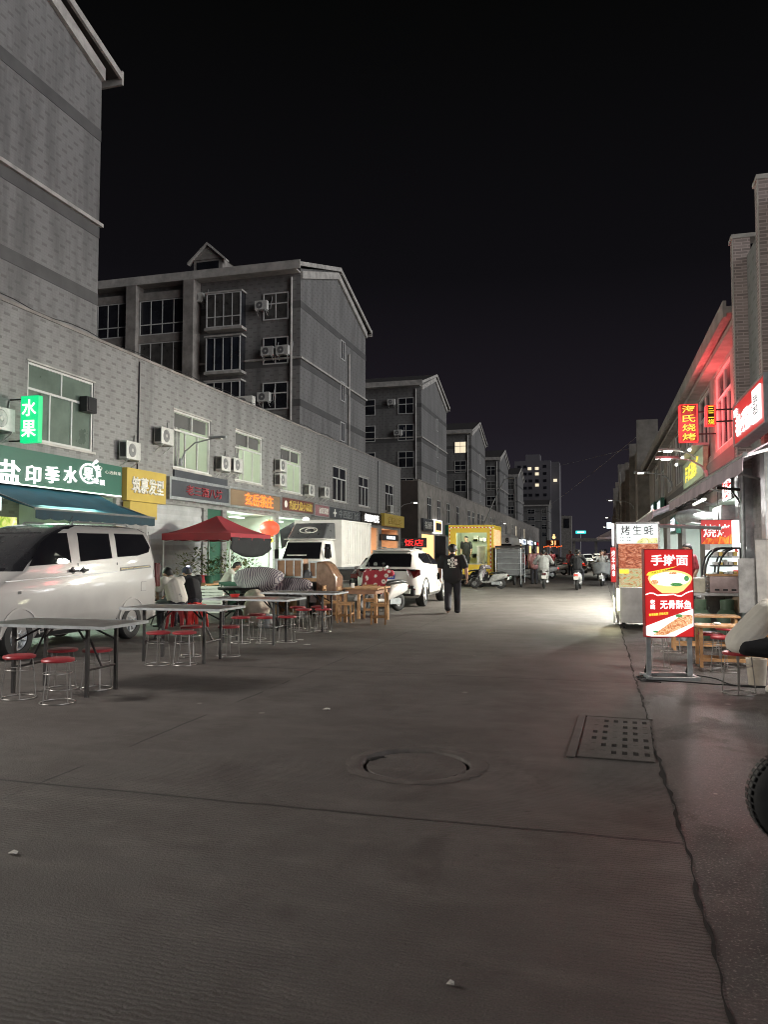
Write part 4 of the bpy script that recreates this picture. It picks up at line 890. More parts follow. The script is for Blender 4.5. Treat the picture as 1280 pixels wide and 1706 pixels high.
for sx in (1, -1):
    m = MB(); m.b2((sx * .52, .1, .72), (sx * .84, .17, .9)); m.build('headlight', M['steel'], t, bevel=.03)
    m = MB(); m.tube([(sx * .86, -.1, 1.7), (sx * 1.05, -.02, 1.75), (sx * 1.05, -.02, 1.35)], .018, 6); m.b2((sx * .97, -.06, 1.30), (sx * 1.13, .0, 1.66)); m.build('mirror', M['black'], t)
    for y in (-.55, -4.2): wheel(t, sx * .76, y, .36, .2, M['galv'], 6, sx)
m = MB(); P0 = [(-.86, -1.5, 2.06), (.86, -1.5, 2.06), (.78, -.35, 2.06), (-.78, -.35, 2.06)]; P1 = [(-.84, -1.5, 2.72), (.84, -1.5, 2.72), (.70, -1.05, 2.70), (-.70, -1.05, 2.70)]
m.loft([P0, P1]); o = m.build('wind_deflector', M['greycar'], t, bevel=.05)
nrm = Vector((0, .64, .70)).normalized(); up = Vector((0, -.70, .64)).normalized(); c0 = Vector((0, -.70, 2.40)) + nrm * .02
m = MB()
for ra, rb, tA, off in ((.36, .17, .022, 0), (.19, .12, .02, .07)):
    P = [c0 + Vector((-1, 0, 0)) * (off + ra * math.cos(a)) + up * (rb * math.sin(a) + (0 if not off else -.01)) for a in [2 * math.pi * k / 28 * (1 if not off else .8) for k in range(29)]]
    m.tube(P, tA, 6)
m.build('emblem', M['letw'], o, smooth=50)
m = MB(); m.b2((-.88, -1.5, 2.03), (.88, -.33, 2.075)); m.build('deflector_trim', M['letw'], t, bevel=.02)
m = MB(); m.b2((-1.0, -6.0, .95), (1.0, -1.75, 2.86)); o = m.build('cargo_box', M['white'], t, bevel=.015)
m = MB()
for sx in (1, -1):
    for k in range(17): y = -1.95 - .24 * k; m.b2((sx * 1.0, y - .05, 1.05), (sx * 1.018, y + .05, 2.78))
    m.b2((sx * 1.0, -1.80, .95), (sx * 1.03, -1.75, 2.86)); m.b2((sx * 1.0, -6.0, 2.80), (sx * 1.025, -1.80, 2.86)); m.b2((sx * 1.0, -6.0, .95), (sx * 1.025, -1.80, 1.02))
m.build('corrugation', M['white'], o)
m = MB(); m.b2((-.5, -5.9, .55), (.5, -.3, .78)); m.b2((-.9, -5.0, .4), (-.86, -1.9, .8)); m.b2((.86, -3.6, .4), (.9, -1.9, .8)); m.build('chassis', M['black'], t)

# ---- yellow food truck
t = thing('food_truck', 'yellow food truck with a lit serving hatch behind the walking man', 'food truck', (-5.62, 35.2, 0), 0)
m = MB()
for a, b in (((-1.05, 0, .55), (-.70, .04, 2.75)), ((.72, 0, .55), (1.0, .04, 2.75)), ((-.70, 0, 2.45), (.72, .04, 2.75)), ((-.70, 0, .55), (.72, .04, 1.0)), ((-1.05, .04, .55), (-1.01, 3.0, 2.75)), ((.96, .04, .55), (1.0, 3.0, 2.75)), ((-1.05, 3.0, .55), (1.0, 3.04, 2.75)), ((-1.05, .0, 2.755), (1.0, 3.04, 2.80)), ((-1.0, .05, .56), (.95, 2.99, .60))): m.b2(a, b)
m.build('body', M['yellow'], t)
m = MB(); m.b2((-1.0, 2.9, .62), (.95, 2.96, 2.7)); m.b2((-1.005, .05, .62), (-.99, 2.89, 2.7)); m.b2((.94, .05, .62), (.955, 2.89, 2.7)); m.b2((-.985, .05, 2.70), (.935, 2.89, 2.74)); m.build('inner_wall', M['room'], t)
m = MB(); m.b2((-.6, 1.4, 2.60), (.6, 1.5, 2.66)); m.build('ceiling_lamp', M['e_tube'], t)
lt = bpy.data.lights.new('hatch_light', 'POINT'); lt.energy = 32; lt.shadow_soft_size = .25; lt.color = (.9, 1, .75); lo = bpy.data.objects.new('hatch_light', lt); COL.objects.link(lo); lo.location = (-5.6, 36.2, 2.35)
m = MB()
for i in range(26):
    s_ = -1.03 + .08 * i; m.cur = i % 2; m.b2((s_, -.008, 2.66), (s_ + .07, -.001, 2.71))
for i in range(22): z = .7 + .09 * i; m.cur = i % 2; m.b2((.86, -.008, z), (.91, -.001, z + .08)); m.b2((-1.02, -.008, z), (-.98, -.001, z + .08))
m.build('reflective_tape', [M['redp2'], M['letw']], t, keep=True)
m = MB(); m.b2((1.001, .25, 1.75), (1.012, 2.7, 2.6)); o = m.build('menu_print', M['f_fish'], t)
m = MB(); m.b2((1.001, .25, 1.2), (1.010, 1.2, 1.65)); m.build('side_hatch', M['steel'], t)
m = MB(); m.b2((-.7, .1, .98), (.72, .6, 1.03)); m.build('counter', M['steel'], t)
m = MB(); rg = random.Random(4)
for i in range(16): m.cur = i % 4; x = rg.uniform(-.65, .6); z = rg.choice((1.3, 1.7, 2.1)); m.b2((x, 2.5, z), (x + rg.uniform(.08, .25), 2.88, z + rg.uniform(.1, .3)))
m.build('goods', [M['black'], M['white'], M['greenp'], M['steel']], t)
m = MB(); m.b2((.15, .7, .65), (.55, 1.2, 1.85)); m.build('fridge', M['acw'], t, bevel=.02)
for x in (-.85, .85):
    for y in (.6, 2.4): wheel(t, x, y, .27, .15, M['galv'], 5, 1 if x > 0 else -1)
m = MB(); m.b2((-.95, .1, .3), (.9, 2.9, .54)); m.build('chassis', M['black'], t)

# ---- white minibus carrying an 8
t = thing('minibus', 'white minibus numbered 8 just beyond the food truck', 'minibus', (-6.0, 49, 0), 0)
sm_ = Shell([(.3, 0, 5.0, .85, .2), (.5, -.05, 5.1, .95, .25), (1.2, -.05, 5.1, .97, .25), (1.9, 0, 4.7, .90, .25), (2.5, .1, 4.2, .80, .3), (2.72, .4, 3.8, .6, .3)])
sm_.mb().build('body', M['white'], t, smooth=32)
m = MB(); sm_.end(m, [(-.75, 1.35), (.75, 1.35), (.72, 2.1), (-.72, 2.1)], False, .006); solid(m.build('rear_window', M['glass'], t, keep=True))
sides(t, sm_, [(.4, 1.4), (4.0, 1.4), (3.9, 2.05), (.5, 2.05)], 'side_window', M['glass'])
lettering('8', M['ink'], t, (.45, .0, 2.33), (1, .0, 0), (0, .15, 1), height=.34, bold=.03)
for sx in (1, -1):
    for y in (.9, 4.0): wheel(t, sx * .83, y, .34, .2, None, 5, sx)
    m = MB(); m.b2((sx * .82, -.07, 1.1), (sx * .94, -.02, 1.5)); m.build('tail_light', M['lensr'], t, bevel=.02)

# ---- caged cargo tricycle under tarpaulin
t = thing('cargo_tricycle', 'caged cargo tricycle wrapped in grey tarpaulin beside the food truck', 'tricycle', (-3.85, 34.6, 0), 0)
m = MB(); m.b2((-.54, 0, .5), (.46, 1.7, 1.72)); m.build('tarpaulin', M['tarp'], t, bevel=.04)
m = MB()
for x in (-.58, .52):
    for y in (-.03, 1.74): m.tube([(x, y, .15), (x, y, 1.78)], .025, 6)
for z in (.55, .8, 1.05, 1.3, 1.55, 1.75): m.tube([(-.58, -.03, z), (.52, -.03, z)], .014, 6); m.tube([(.52, -.03, z), (.52, 1.74, z)], .014, 6)
m.build('cage', M['galv'], t); m = MB(); m.prism([(-.62, -.08, 1.76), (.58, -.08, 1.76), (.56, -.06, 1.84), (-.6, -.06, 1.84)], (0, 1.9, .03)); m.build('lid', M['dsteel'], t, keep=True)
for x in (-.5, .45): wheel(t, x, .8, .25, .1, M['galv'], 8, 1)
wheel(t, -.03, 2.5, .25, .1, M['galv'], 8, 1); m = MB(); m.tube([(0, 1.7, .5), (0, 2.3, .6), (0, 2.5, .25)], .03, 6); m.tube([(0, 2.3, .6), (0, 2.2, 1.05)], .025, 6); m.tube([(-.32, 2.15, 1.05), (.32, 2.15, 1.05)], .018, 6); m.build('fork', M['dsteel'], t)

# ---- scooters
M['tread'] = plain('worn_tread', (.05, .048, .045), .6, var=.3)
def scooter(name, label, body, loc, rz, group=None, apron=None, seatm=None, tail='lensr', head='steel', white_plate=True, cover=None, mirrors=True, guard=True):
    t = thing(name, label, 'scooter', loc, rz, group)
    for y, nm in ((-.62, 'rear'), (.66, 'front')):
        m = MB(); m.lathe([(.12, -.05), (.19, -.06), (.235, -.035), (.245, 0), (.235, .035), (.19, .06), (.12, .05), (.12, -.05)], (0, y, .245), 24, 'x'); o = m.build('wheel', M['rubber'], t, smooth=45)
        m = MB(); m.lathe([(0, .05), (.035, .05), (.05, .02), (.125, .03), (.13, -.03), (.05, -.02), (0, -.05)], (0, y, .245), 20, 'x')
        for k in range(5): a = k * 1.2566; m.tube([(0, y + .03 * math.cos(a), .245 + .03 * math.sin(a)), (0, y + .125 * math.cos(a), .245 + .125 * math.sin(a))], .016, 6)
        m.build('rim', M['steel'], o, smooth=45)
    def ring(y, w, z0_, z1_, k=12): return [(w * math.copysign(abs(math.cos(a)) ** .7, math.cos(a)), y, (z0_ + z1_) / 2 + (z1_ - z0_) / 2 * math.copysign(abs(math.sin(a)) ** .7, math.sin(a))) for a in [2 * math.pi * i / k for i in range(k)]]
    m = MB(); m.loft([ring(-.98, .035, .60, .68), ring(-.92, .09, .52, .72), ring(-.75, .145, .45, .74), ring(-.5, .165, .38, .72), ring(-.28, .165, .30, .70), ring(-.16, .15, .27, .55), ring(-.06, .14, .26, .36), ring(.22, .13, .26, .34), ring(.32, .12, .27, .40)]); m.build('body', body, t, smooth=60)
    m = MB(); m.loft([ring(-.90, .07, .72, .78), ring(-.7, .12, .73, .82), ring(-.4, .135, .72, .80), ring(-.18, .12, .70, .77), ring(-.10, .08, .68, .74)]); m.build('seat', seatm or M['black'], t, smooth=60)
    m = MB(); m.loft([[(x, y + dy, z) for x, dy in ((-w, 0), (-w * .6, .05), (0, .08), (w * .6, .05), (w, 0), (w * .6, .03), (0, .05), (-w * .6, .03))] for y, z, w in ((.30, .28, .10), (.33, .45, .17), (.36, .65, .19), (.32, .82, .16), (.25, .95, .10), (.22, .99, .05))]); m.build('front_shield', body, t, smooth=50)
    m = MB(); m.tube([(0, .66, .245), (0, .5, .55), (0, .24, 1.0)], .028, 8); m.tube([(-.06, .66, .245), (-.06, .55, .48)], .018, 6); m.tube([(.06, .66, .245), (.06, .55, .48)], .018, 6); m.build('fork', M['steel'], t, smooth=50)
    m = MB(); m.tube([(-.34, .12, 1.03), (-.2, .2, 1.04), (0, .24, 1.0), (.2, .2, 1.04), (.34, .12, 1.03)], .018, 8); m.build('handlebar', M['black'], t, smooth=50)
    m = MB(); P = [(.075 * s_, .66 + .27 * math.cos(R_(a)), .245 + .27 * math.sin(R_(a))) for a in (20, 50, 80, 110, 140, 165) for s_ in (-1, 1)]
    m.add(P, [(2 * i, 2 * i + 1, 2 * i + 3, 2 * i + 2) for i in range(5)])
    if not guard:
        q = MB()
        for k_ in range(44):
            a_ = 2 * math.pi * k_ / 44
            for s_ in (-1, 1): q.box((s_ * .022, .66 + .2425 * math.cos(a_), .245 + .2425 * math.sin(a_)), (.034, .022, .006), rx=a_ + math.pi / 2, rz=0)
        q.build('tyre_tread', M['tread'], t)
    if guard: solid(m.build('mudguard', body, t, keep=True), .012)
    m = MB(); m.sphere((0, .36, .86), .085, 12, 8, (1, .6, 1)); m.build('headlight', M[head], t, smooth=60)
    m = MB(); m.box((0, -.985, .63), (.16, .04, .07)); m.build('tail_light', M[tail], t, bevel=.015)
    if white_plate: m = MB(); m.box((0, -1.0, .50), (.2, .012, .13), rx=R_(15)); m.build('number_plate', M['letw'], t)
    m = MB(); m.tube([(.12, -.35, .26), (.15, -.6, .27), (.15, -.8, .31)], [.03, .05, .05], 8); m.b2((-.13, -.6, .2), (-.06, -.2, .34)); m.build('motor', M['galv'], t, smooth=50)
    if mirrors:
        for s_ in (-1, 1): m = MB(); m.tube([(s_ * .2, .2, 1.04), (s_ * .26, .2, 1.2)], .008, 5); m.sphere((s_ * .28, .2, 1.24), .055, 10, 6, (1, .3, .8)); m.build('mirror', M['black'], t, smooth=60)
    if apron:
        rg = random.Random(5); m = MB(); V = []; F = []; nx, nz = 13, 9
        for k in range(nz):
            for i in range(nx):
                s_ = i / (nx - 1) * 2 - 1; z = 1.10 - k * .065; V.append((s_ * (.46 - .012 * k), .20 + .14 * (1 - s_ * s_) + .02 * k + rg.uniform(-.02, .02), z - .10 * s_ * s_ + rg.uniform(-.015, .015)))
        for k in range(nz - 1):
            for i in range(nx - 1): F.append((k * nx + i, k * nx + i + 1, (k + 1) * nx + i + 1, (k + 1) * nx + i))
        for s_ in (-1, 1): m.cap((s_ * .22, .22, 1.05), .07, (s_ * .42, .1, 1.0), .085, 10, 3)
        m.add(V, F); solid(m.build('wind_apron', apron, t, smooth=80, keep=True), .02)
    return t
scooter('scooter', 'white scooter with a red floral wind apron between wooden table and SUV', M['white'], (-5.38, 19.15, 0), R_(152), apron=M['floral'])
scooter('scooter', 'scooter nosing out behind the wooden cabinets, pale grey front with a fork', M['greycl'], (-6.95, 18.2, 0), R_(205), None, M['tarp'])
fs = scooter('scooter', 'white and tan scooter lying side-on before the caged tricycle', M['greycl'], (-4.6, 33.3, 0), R_(80), None, M['stripe']); fs.scale = (.9, .9, .9)
scooter('scooter', 'dark scooter side-on under the food truck hatch', M['carblack'], (-5.7, 34.2, 0), R_(95))
scooter('scooter', 'scooter whose front tyre pokes in at the right edge', M['carblack'], (aty(1252, 1335, 4.6).x + .85, 4.55, 0), R_(98), mirrors=False, guard=False)
orange = scooter('scooter', 'white scooter ridden away by a person in a dark jacket, red tail light on', M['white'], (-.84, 33.5, 0), R_(-4), 'ridden scooters', tail='e_tail', head='steel')
scooter('scooter', 'grey scooter ridden away by a person in billowing white sleeves', M['greycl'], (-2.35, 34.6, 0), R_(5), 'ridden scooters', seatm=M['greycl'])
scooter('scooter', 'oncoming silver scooter close to the lit red stall strip', M['greycl'], (.12, 37.5, 0), R_(178), 'ridden scooters', apron=M['tarp'], head='e_head')
rg = random.Random(11)
far = [(-4.2, 44), (-3.3, 47), (-4.6, 51), (-3.0, 56), (-4.0, 60), (-2.2, 66), (-3.6, 71), (-1.2, 78), (.6, 52), (.9, 57), (1.2, 63), (.7, 70), (-.3, 88)]
desc = ['behind the caged tricycle', 'past the tricycle with nose to the shops', 'by the minibus', 'in the traffic left of the riders', 'in the dark parked row', 'far off between two lamps', 'by the far parked cars', 'in the middle of the far road', 'parked under the right awnings', 'second under the right awnings', 'parked far right by the fin walls', 'small beside the right fin walls', 'smallest in the distance']
bases = [fs, orange]
for i, (x, y) in enumerate(far): copy_tree(bases[i % 2] if i not in (9,) else fs, (x, y, 0), R_(rg.uniform(-40, 220)), ('white scooter ' if 1 else '') + desc[i]).__setitem__('group', 'scooters further up the street')

# ---- parked cars further on
def sedan(label, paint, loc, rz, lights=False):
    t = thing('parked_car', label, 'car', loc, rz, 'cars along the far kerb')
    sh = Shell([(.22, -2.1, 2.1, .75, .3), (.35, -2.25, 2.25, .86, .35), (.6, -2.28, 2.28, .89, .35), (.78, -2.25, 2.2, .88, .35), (.88, -2.1, 1.6, .86, .35), (.95, -1.8, 1.0, .82, .3), (1.3, -1.15, .2, .66, .25), (1.42, -.9, -.1, .58, .3), (1.46, -.7, -.2, .4, .3)])
    bodyshell(sh, [paint], t, (-1.35, 1.35), .36)
    sides(t, sh, [(.75, .97), (-1.4, .99), (-1.0, 1.34), (.1, 1.36)], 'side_window', M['glass'])
    m = MB(); sh.end(m, [(-.65, .98), (.65, .98), (.55, 1.33), (-.55, 1.33)], True, .006); solid(m.build('windscreen', M['glass'], t, keep=True)); m = MB(); sh.end(m, [(-.65, .98), (.65, .98), (.55, 1.33), (-.55, 1.33)], False, .006); solid(m.build('rear_window', M['glass'], t, keep=True))
    for sx in (1, -1):
        m = MB(); m.b2((sx * .55, -2.27, .62), (sx * .86, -2.18, .78)); m.build('tail_light', M['e_tail'] if lights else M['lensr'], t, bevel=.02)
        m = MB(); m.b2((sx * .5, 2.15, .58), (sx * .84, 2.26, .72)); m.build('headlight', M['e_head'] if lights else M['steel'], t, bevel=.02)
        for y in (-1.35, 1.35): wheel(t, sx * .77, y, .31, .2, None, 5, sx)
    return t
cA = sedan('dark hatchback parked nose to the shops just past the white SUV', M['carblack'], (-7.7, 28.6, 0), R_(0))
cB = sedan('silver grey car parked beyond the minibus', M['greycar'], (-6.4, 60, 0), 0)
cC = sedan('oncoming car with lit headlamps far up the street', M['white'], (-1.4, 96, 0), math.pi, True)
cD = sedan('car with red tail lamps driving away left of the dark rider', M['greycar'], (-1.75, 62, 0), 0, True)
for k, (src, x, y, rz, lb) in enumerate(((cA, -6.6, 66, 5, 'first dark car in the far parked row'), (cB, -6.3, 73, 0, 'grey car after the first dark car of the far row'), (cA, -6.5, 81, 0, 'dark car under the orange stall lights'), (cB, -6.2, 90, 3, 'grey car beyond the orange stall lights'), (cA, -6.4, 100, 0, 'small dark car far down the left kerb'), (cB, -6.2, 112, 0, 'tiny grey car at the end of the left kerb'), (cC, -.2, 125, 180, 'tiny oncoming car with lit headlamps'), (cD, -3.0, 110, 0, 'tiny car with red tail lamps in the far traffic'), (cC, 1.4, 84, 180, 'oncoming car with lit headlamps at the right kerb'), (cA, 1.7, 46, 2, 'dark car parked under the right hand awnings'))):
    copy_tree(src, (x, y, 0), R_(rz), lb)

# ---- crowded kerb further on
kerb = [(-5.6, 44.5, 'front of the crowded kerb'), (-6.4, 46, 'second in the crowded kerb'), (-5.0, 48.5, 'third in the crowded kerb, nearest the road'), (-5.9, 52.5, 'fourth in the crowded kerb'), (-4.7, 54, 'fifth in the crowded kerb'), (-5.4, 57, 'sixth in the crowded kerb'), (-4.4, 61.5, 'seventh in the crowded kerb'), (-5.2, 64, 'eighth in the crowded kerb'), (-4.6, 69, 'ninth in the crowded kerb'), (-5.0, 75, 'tenth in the crowded kerb'), (-4.4, 84, 'last in the crowded kerb')]
darks = scooter('scooter', 'dark scooter standing at the near end of the crowded kerb', M['carblack'], (-5.1, 42.0, 0), R_(60), 'scooters along the crowded kerb', apron=M['tarp'])
for i, (x, y, lb) in enumerate(kerb): copy_tree((darks, fs, orange)[i % 3], (x, y, 0), R_(rg.uniform(20, 140)), ('dark scooter ', 'pale scooter ', 'pale scooter with red tail light ')[i % 3] + lb)['group'] = 'scooters along the crowded kerb'
# ================================================================== SIGNS
ZU = (0, 0, 1)
def sign_left(ya, yb, za, zb, mat, label, text=None, tm=None, dep=.16, frame=None, th=None, X=XL, tw=None, ty=None, border=.05, name='shop_sign', bold=0.0087):
    t = thing(name, label, 'sign', (X, (ya + yb) / 2, (za + zb) / 2), 0, None)
    w, h = (yb - ya) / 2, (zb - za) / 2
    m = MB(); m.b2((.005, -w, -h), (dep, w, h)); m.build('panel', mat, t, bevel=.008)
    if frame:
        m = MB(); q = border; m.b2((.0, -w - .0, h + .002), (dep + .03, w, h + q)); m.b2((.0, -w, -h - q), (dep + .03, w, -h - .002)); m.b2((0, -w - q, -h - q), (dep + .03, -w - .002, h + q)); m.b2((0, w + .002, -h - q), (dep + .03, w + q, h + q)); m.build('frame', frame, t)
    if text: lettering(text, tm, t, (dep + .02, ty or 0, 0), (0, 1, 0), ZU, width=tw or w * 1.7, height=th or h * 1.1, bold=bold, ext=.03)
    return t
t = sign_left(8.0, 19.3, 3.15, 3.98, M['gsign'], 'long dark green fruit shop sign with glowing white characters', dep=.45)
for ch, u, h in (('盐', 17, .56), ('印', 56, .44), ('季', 88, .43), ('水', 118, .44)):
    p = atx(u, 791 if u > 30 else 786, XL + .48); p2 = Vector((.47, p.y - t.location.y, p.z - t.location.z))
    lettering(ch, M['e_white'], t, p2, (0, 1, 0), ZU, width=h * 1.18, height=h, bold=0.0158, ext=.03)
p = atx(149, 789, XL + .48); c = Vector((.47, p.y - t.location.y, p.z - t.location.z))
m = MB(); m.tube([c + Vector((0, .36 * math.cos(a), .25 * math.sin(a))) for a in [2 * math.pi * k / 28 for k in range(29)]], .028, 6, False); m.cap(c + Vector((0, .12, .25)), .02, c + Vector((0, .3, .36)), .05); m.build('fruit_emblem', M['e_white'], t)
lettering('果', M['e_white'], t, c + Vector((0, -.02, -.01)), (0, 1, 0), ZU, width=.42, height=.34, bold=0.0105, ext=.03)
for ch, u, v in (('水', 164, 779), ('果', 165, 790), ('连', 161, 801), ('锁', 171, 804)):
    p = atx(u, v, XL + .48); lettering(ch, M['e_white'], t, (.47, p.y - t.location.y, p.z - t.location.z), (0, 1, 0), ZU, height=.15, width=.22, bold=0.0140, ext=.02)
p = atx(190, 788, XL + .48); lettering('心选鲜果', M['letw'], t, (.455, p.y - t.location.y, p.z - t.location.z), (0, 1, 0), ZU, width=.75, height=.10, bold=.0, ext=.004)
m = MB()
for k in range(20): a = k / 19 * 4.2 - .5; m.sphere((.456, p.y - t.location.y - .62 + .09 * math.cos(a), p.z - t.location.z + .10 - .012 * k), .018, 6, 4)
m.build('leaf_emblem', M['letw'], t)
m = MB(); m.tube([(.47, -5.6, -.44), (.47, 5.6, -.44)], .018, 6); m.build('light_strip', M['e_tube'], t)
t = thing('hanging_lightbox', 'glowing green vertical lightbox reading fruit, hung from the wall', 'sign', ((aty(32, 700, 15.3).x + aty(65, 700, 15.3).x) / 2, 15.3, 4.68))
m = MB(); m.b2((-.25, 0, -.56), (.25, .16, .56)); m.build('panel', M['e_green'], t, bevel=.015)
lettering('水', M['e_white'], t, (0, -.012, .27), (1, 0, 0), ZU, width=.40, height=.40, bold=0.0105, ext=.012); lettering('果', M['e_white'], t, (0, -.012, -.23), (1, 0, 0), ZU, width=.40, height=.40, bold=0.0105, ext=.012)
m = MB()
for z in (.5, -.5): m.tube([(-.62, .08, z), (-.2, .08, z)], .02, 6)
m.tube([(-.32, .08, .55), (.25, .08, .58)], .01, 5); m.build('bracket', M['dsteel'], t)
sign_left(19.95, 22.1, 3.07, 4.05, M['ysign'], 'mustard yellow barber sign with white raised characters', '筑慕发型', M['letw'], bold=.022, dep=.18, th=.50, tw=1.75, ty=.02)
m = MB(); m.b2((XL + .06, 19.95, 2.55), (XL + .3, 21.4, 3.04)); tag(m.build('sign_base', M['ysign']), 'yellow box below the barber sign, partly behind the awning', 'sign box')
sign_left(22.4, 26.45, 3.38, 3.92, M['greysign'], 'slate grey sign with unlit dull red characters', '老三酒八坊', M['dimred'], frame=M['galv'], th=.34, tw=2.6, ty=.25, border=.10)
t = sign_left(26.6, 31.4, 3.35, 3.96, M['brnsign'], 'tan tea shop sign with glowing orange neon characters', '玄岳茶庄', M['e_orange'], frame=M['galv'], th=.50, tw=2.7, ty=.25, border=.08, bold=0.0052)
t = sign_left(31.6, 35.5, 3.42, 3.98, M['maroon'], 'maroon eatery sign with gold characters right of the tea shop', '香厨大盘小面馆', M['gold'], frame=M['frame_d'], th=.42, tw=2.9, ty=.3)
m = MB(); m.sphere((.19, -1.55, 0), .16, 12, 8, (.2, 1, 1)); m.build('emblem', M['letw'], t)
sign_left(35.7, 37.8, 3.38, 3.92, M['pinksign'], 'dusty pink sign with pale lettering left of the clinic', '家常菜馆', M['letw'], frame=M['galv'], th=.32, tw=1.3, ty=.2, bold=0)
t = sign_left(38.0, 43.3, 3.35, 3.92, M['greysign'], 'slate clinic sign with thin pale grey characters', '中西医门诊', M['galv'], th=.42, tw=3.6, ty=.5, bold=.0)
m = MB(); m.b2((.17, -2.2, -.05), (.19, -1.7, .05)); m.b2((.17, -2.02, -.2), (.192, -1.88, .2)); m.build('cross', M['letw'], t)
sign_left(43.5, 47.9, 3.30, 4.0, M['carblack'], 'black sign with blazing white characters', '鲜果时光', M['e_white'], th=.46, tw=3.0, bold=0.0105)
sign_left(48.1, 53.3, 3.3, 4.1, M['ysign'], 'mustard sign with gold characters at the end of the first row', '金都饭店', M['gold'], dep=.3, th=.5, tw=3.6)
sign_left(47.9, 52.0, 2.35, 2.75, M['dsteel'], 'small lit white sign over the shopfront at the end of the first row', '名烟名酒', M['e_cool'], dep=.2, th=.22, tw=2.2, X=XL + .02)
# second row signs
rs = [(60, 64.2, 'greysign', 'white_', '酒行', 'slate sign with pale characters first past the alley'), (64.6, 68, 'warmf', None, None, 'glowing square framed sign past the alley')]
t = sign_left(60, 64.0, 3.3, 4.3, M['greysign'], 'slate sign with pale characters, first past the alley', '名酒行', M['letw'], dep=.2, th=.6, tw=3.0)
t = sign_left(64.5, 67.5, 3.3, 4.3, M['e_warm'], 'glowing warm framed sign past the alley', None, None, dep=.2, frame=M['e_white'], border=.08)
m = MB(); m.b2((.21, -1.1, -.32), (.24, 1.1, .32)); m.build('inner_panel', M['greysign'], t)
rg = random.Random(9); words = ['烟酒', '超市', '水饺', '面馆', '茶叶', '药房', '眼镜', '童装', '烩面', '熟食', '炒菜', '火锅', '鞋业', '通讯']
places = ['first bright sign beyond the food truck', 'second bright sign beyond the food truck', 'third bright sign beyond the food truck', 'sign above the minibus roof', 'sign just past the minibus', 'sign mid-way along the far row', 'sign under the paired windows of the far row', 'sign past the middle of the far row', 'sign near the bent lamp', 'sign left of the orange stall', 'sign right of the orange stall', 'sign near the far end of the row', 'next to last sign of the far row', 'last sign of the far row']
for i in range(14):
    a = 70 + i * 8.1; w = rg.uniform(4.5, 7); em = ('e_cool', 'e_white', 'e_teal', 'e_white', 'e_yel', 'e_cool', 'e_redp')[i % 7]
    t = sign_left(a, a + w, 3.2, 4.1, M['e_cool'] if i in (1, 3, 5, 9, 11) else M['carblack'] if i % 3 else M['gsign'], ('white panel, ' if i in (1, 3, 5, 9, 11) else ('white lit ', 'bright ', 'teal lit ', 'white lit ', 'yellow lit ', 'cool lit ', 'red lit ')[i % 7]) + places[i], words[i], M['plate'] if i in (1, 3, 5, 9, 11) else M[em], dep=.3, th=.66, tw=w * .75, bold=0.0175)
# red LED board standing beyond the SUV
t = thing('led_sign', 'small red LED board glowing above the white SUV roof', 'sign', (-9.1, 38.5, 2.05)); m = MB(); m.box((0, .1, 0), (1.3, .12, .5)); m.build('panel', M['carblack'], t, bevel=.01); lettering('饭店', M['e_red'], t, (0, .02, 0), (1, 0, 0), ZU, width=1.0, height=.36, bold=0.0105); m = MB(); m.tube([(0, .1, -.25), (0, .1, -2.05)], .04, 6); m.build('post', M['frame_d'], t)
# orange stall sign and lanterns far up
t = thing('stall_sign', 'glowing orange stall sign with hanging bulbs in the far distance', 'sign', (-4.6, 82, 3.1)); m = MB(); m.box((0, .1, 0), (2.2, .1, .9)); m.build('panel', M['maroon'], t); t.scale = (.6, 1, .6); t.location.z = 2.6; lettering('31', M['e_warm'], t, (.1, 0, 0), (1, 0, 0), ZU, height=.75, bold=0.0210); m = MB()
for k in range(9): m.sphere((-1.5 + .37 * k, .1, -.75 + .1 * (k % 3)), .08, 8, 6)
m.tube([(-1.6, .1, -.6), (0, .1, -.62), (1.6, .1, -.6)], .01, 5)
m.build('bulb_string', M['e_orange'], t); m = MB(); m.sphere((.2, .1, .95), .3, 8, 6); m.sphere((.2, .1, 1.35), .16, 8, 6); m.build('finial', M['e_warm'], t); m = MB(); m.tube([(-1, .12, -4.33), (-1, .12, .4)], .05, 6); m.tube([(1, .12, -4.33), (1, .12, .4)], .05, 6); m.build('post', M['frame_d'], t)

M['deepred'] = plain('dark_red_panel', (.03, .004, .004), .5)
# ---- right-hand signs
t = thing('shop_sign', 'large red lit noodle shop sign on the right wall with a white emblem box', 'sign', (2.36, 13.55, 3.76))
m = MB(); m.b2((0, -1.32, -.34), (.2, 1.32, .34)); m.build('panel', M['e_redp'], t, bevel=.01); m = MB()
for a, b in (((-.02, -1.36, .342), (.22, 1.36, .37)), ((-.02, -1.36, -.37), (.22, 1.36, -.342)), ((-.02, -1.36, -.342), (.22, -1.322, .342)), ((-.02, 1.322, -.342), (.22, 1.36, .342))): m.b2(a, b)
m.build('frame', M['galv'], t)
lettering('老何手擀面', M['e_white'], t, (-.015, .35, -.06), (0, -1, 0), ZU, width=1.45, height=.36, bold=0.0140, ext=.02); lettering('豫味', M['e_white'], t, (-.015, 1.08, .2), (0, -1, 0), ZU, width=.3, height=.13, bold=0.0105, ext=.02)
m = MB(); m.b2((-.03, -1.08, -.26), (-.004, -.48, .27)); o = m.build('emblem_box', M['e_white'], t, bevel=.02); lettering('百年\n老店', M['ink'], o, (-.035, -.78, 0), (0, -1, 0), ZU, width=.36, height=.30, bold=0, ext=.004)
for y in (-1.1, 1.1):
    for z in (.2, -.25): m = MB(); m.tube([(.2, y, z), (.69, y, z)], .02, 6); m.build('bracket', M['dsteel'], t)
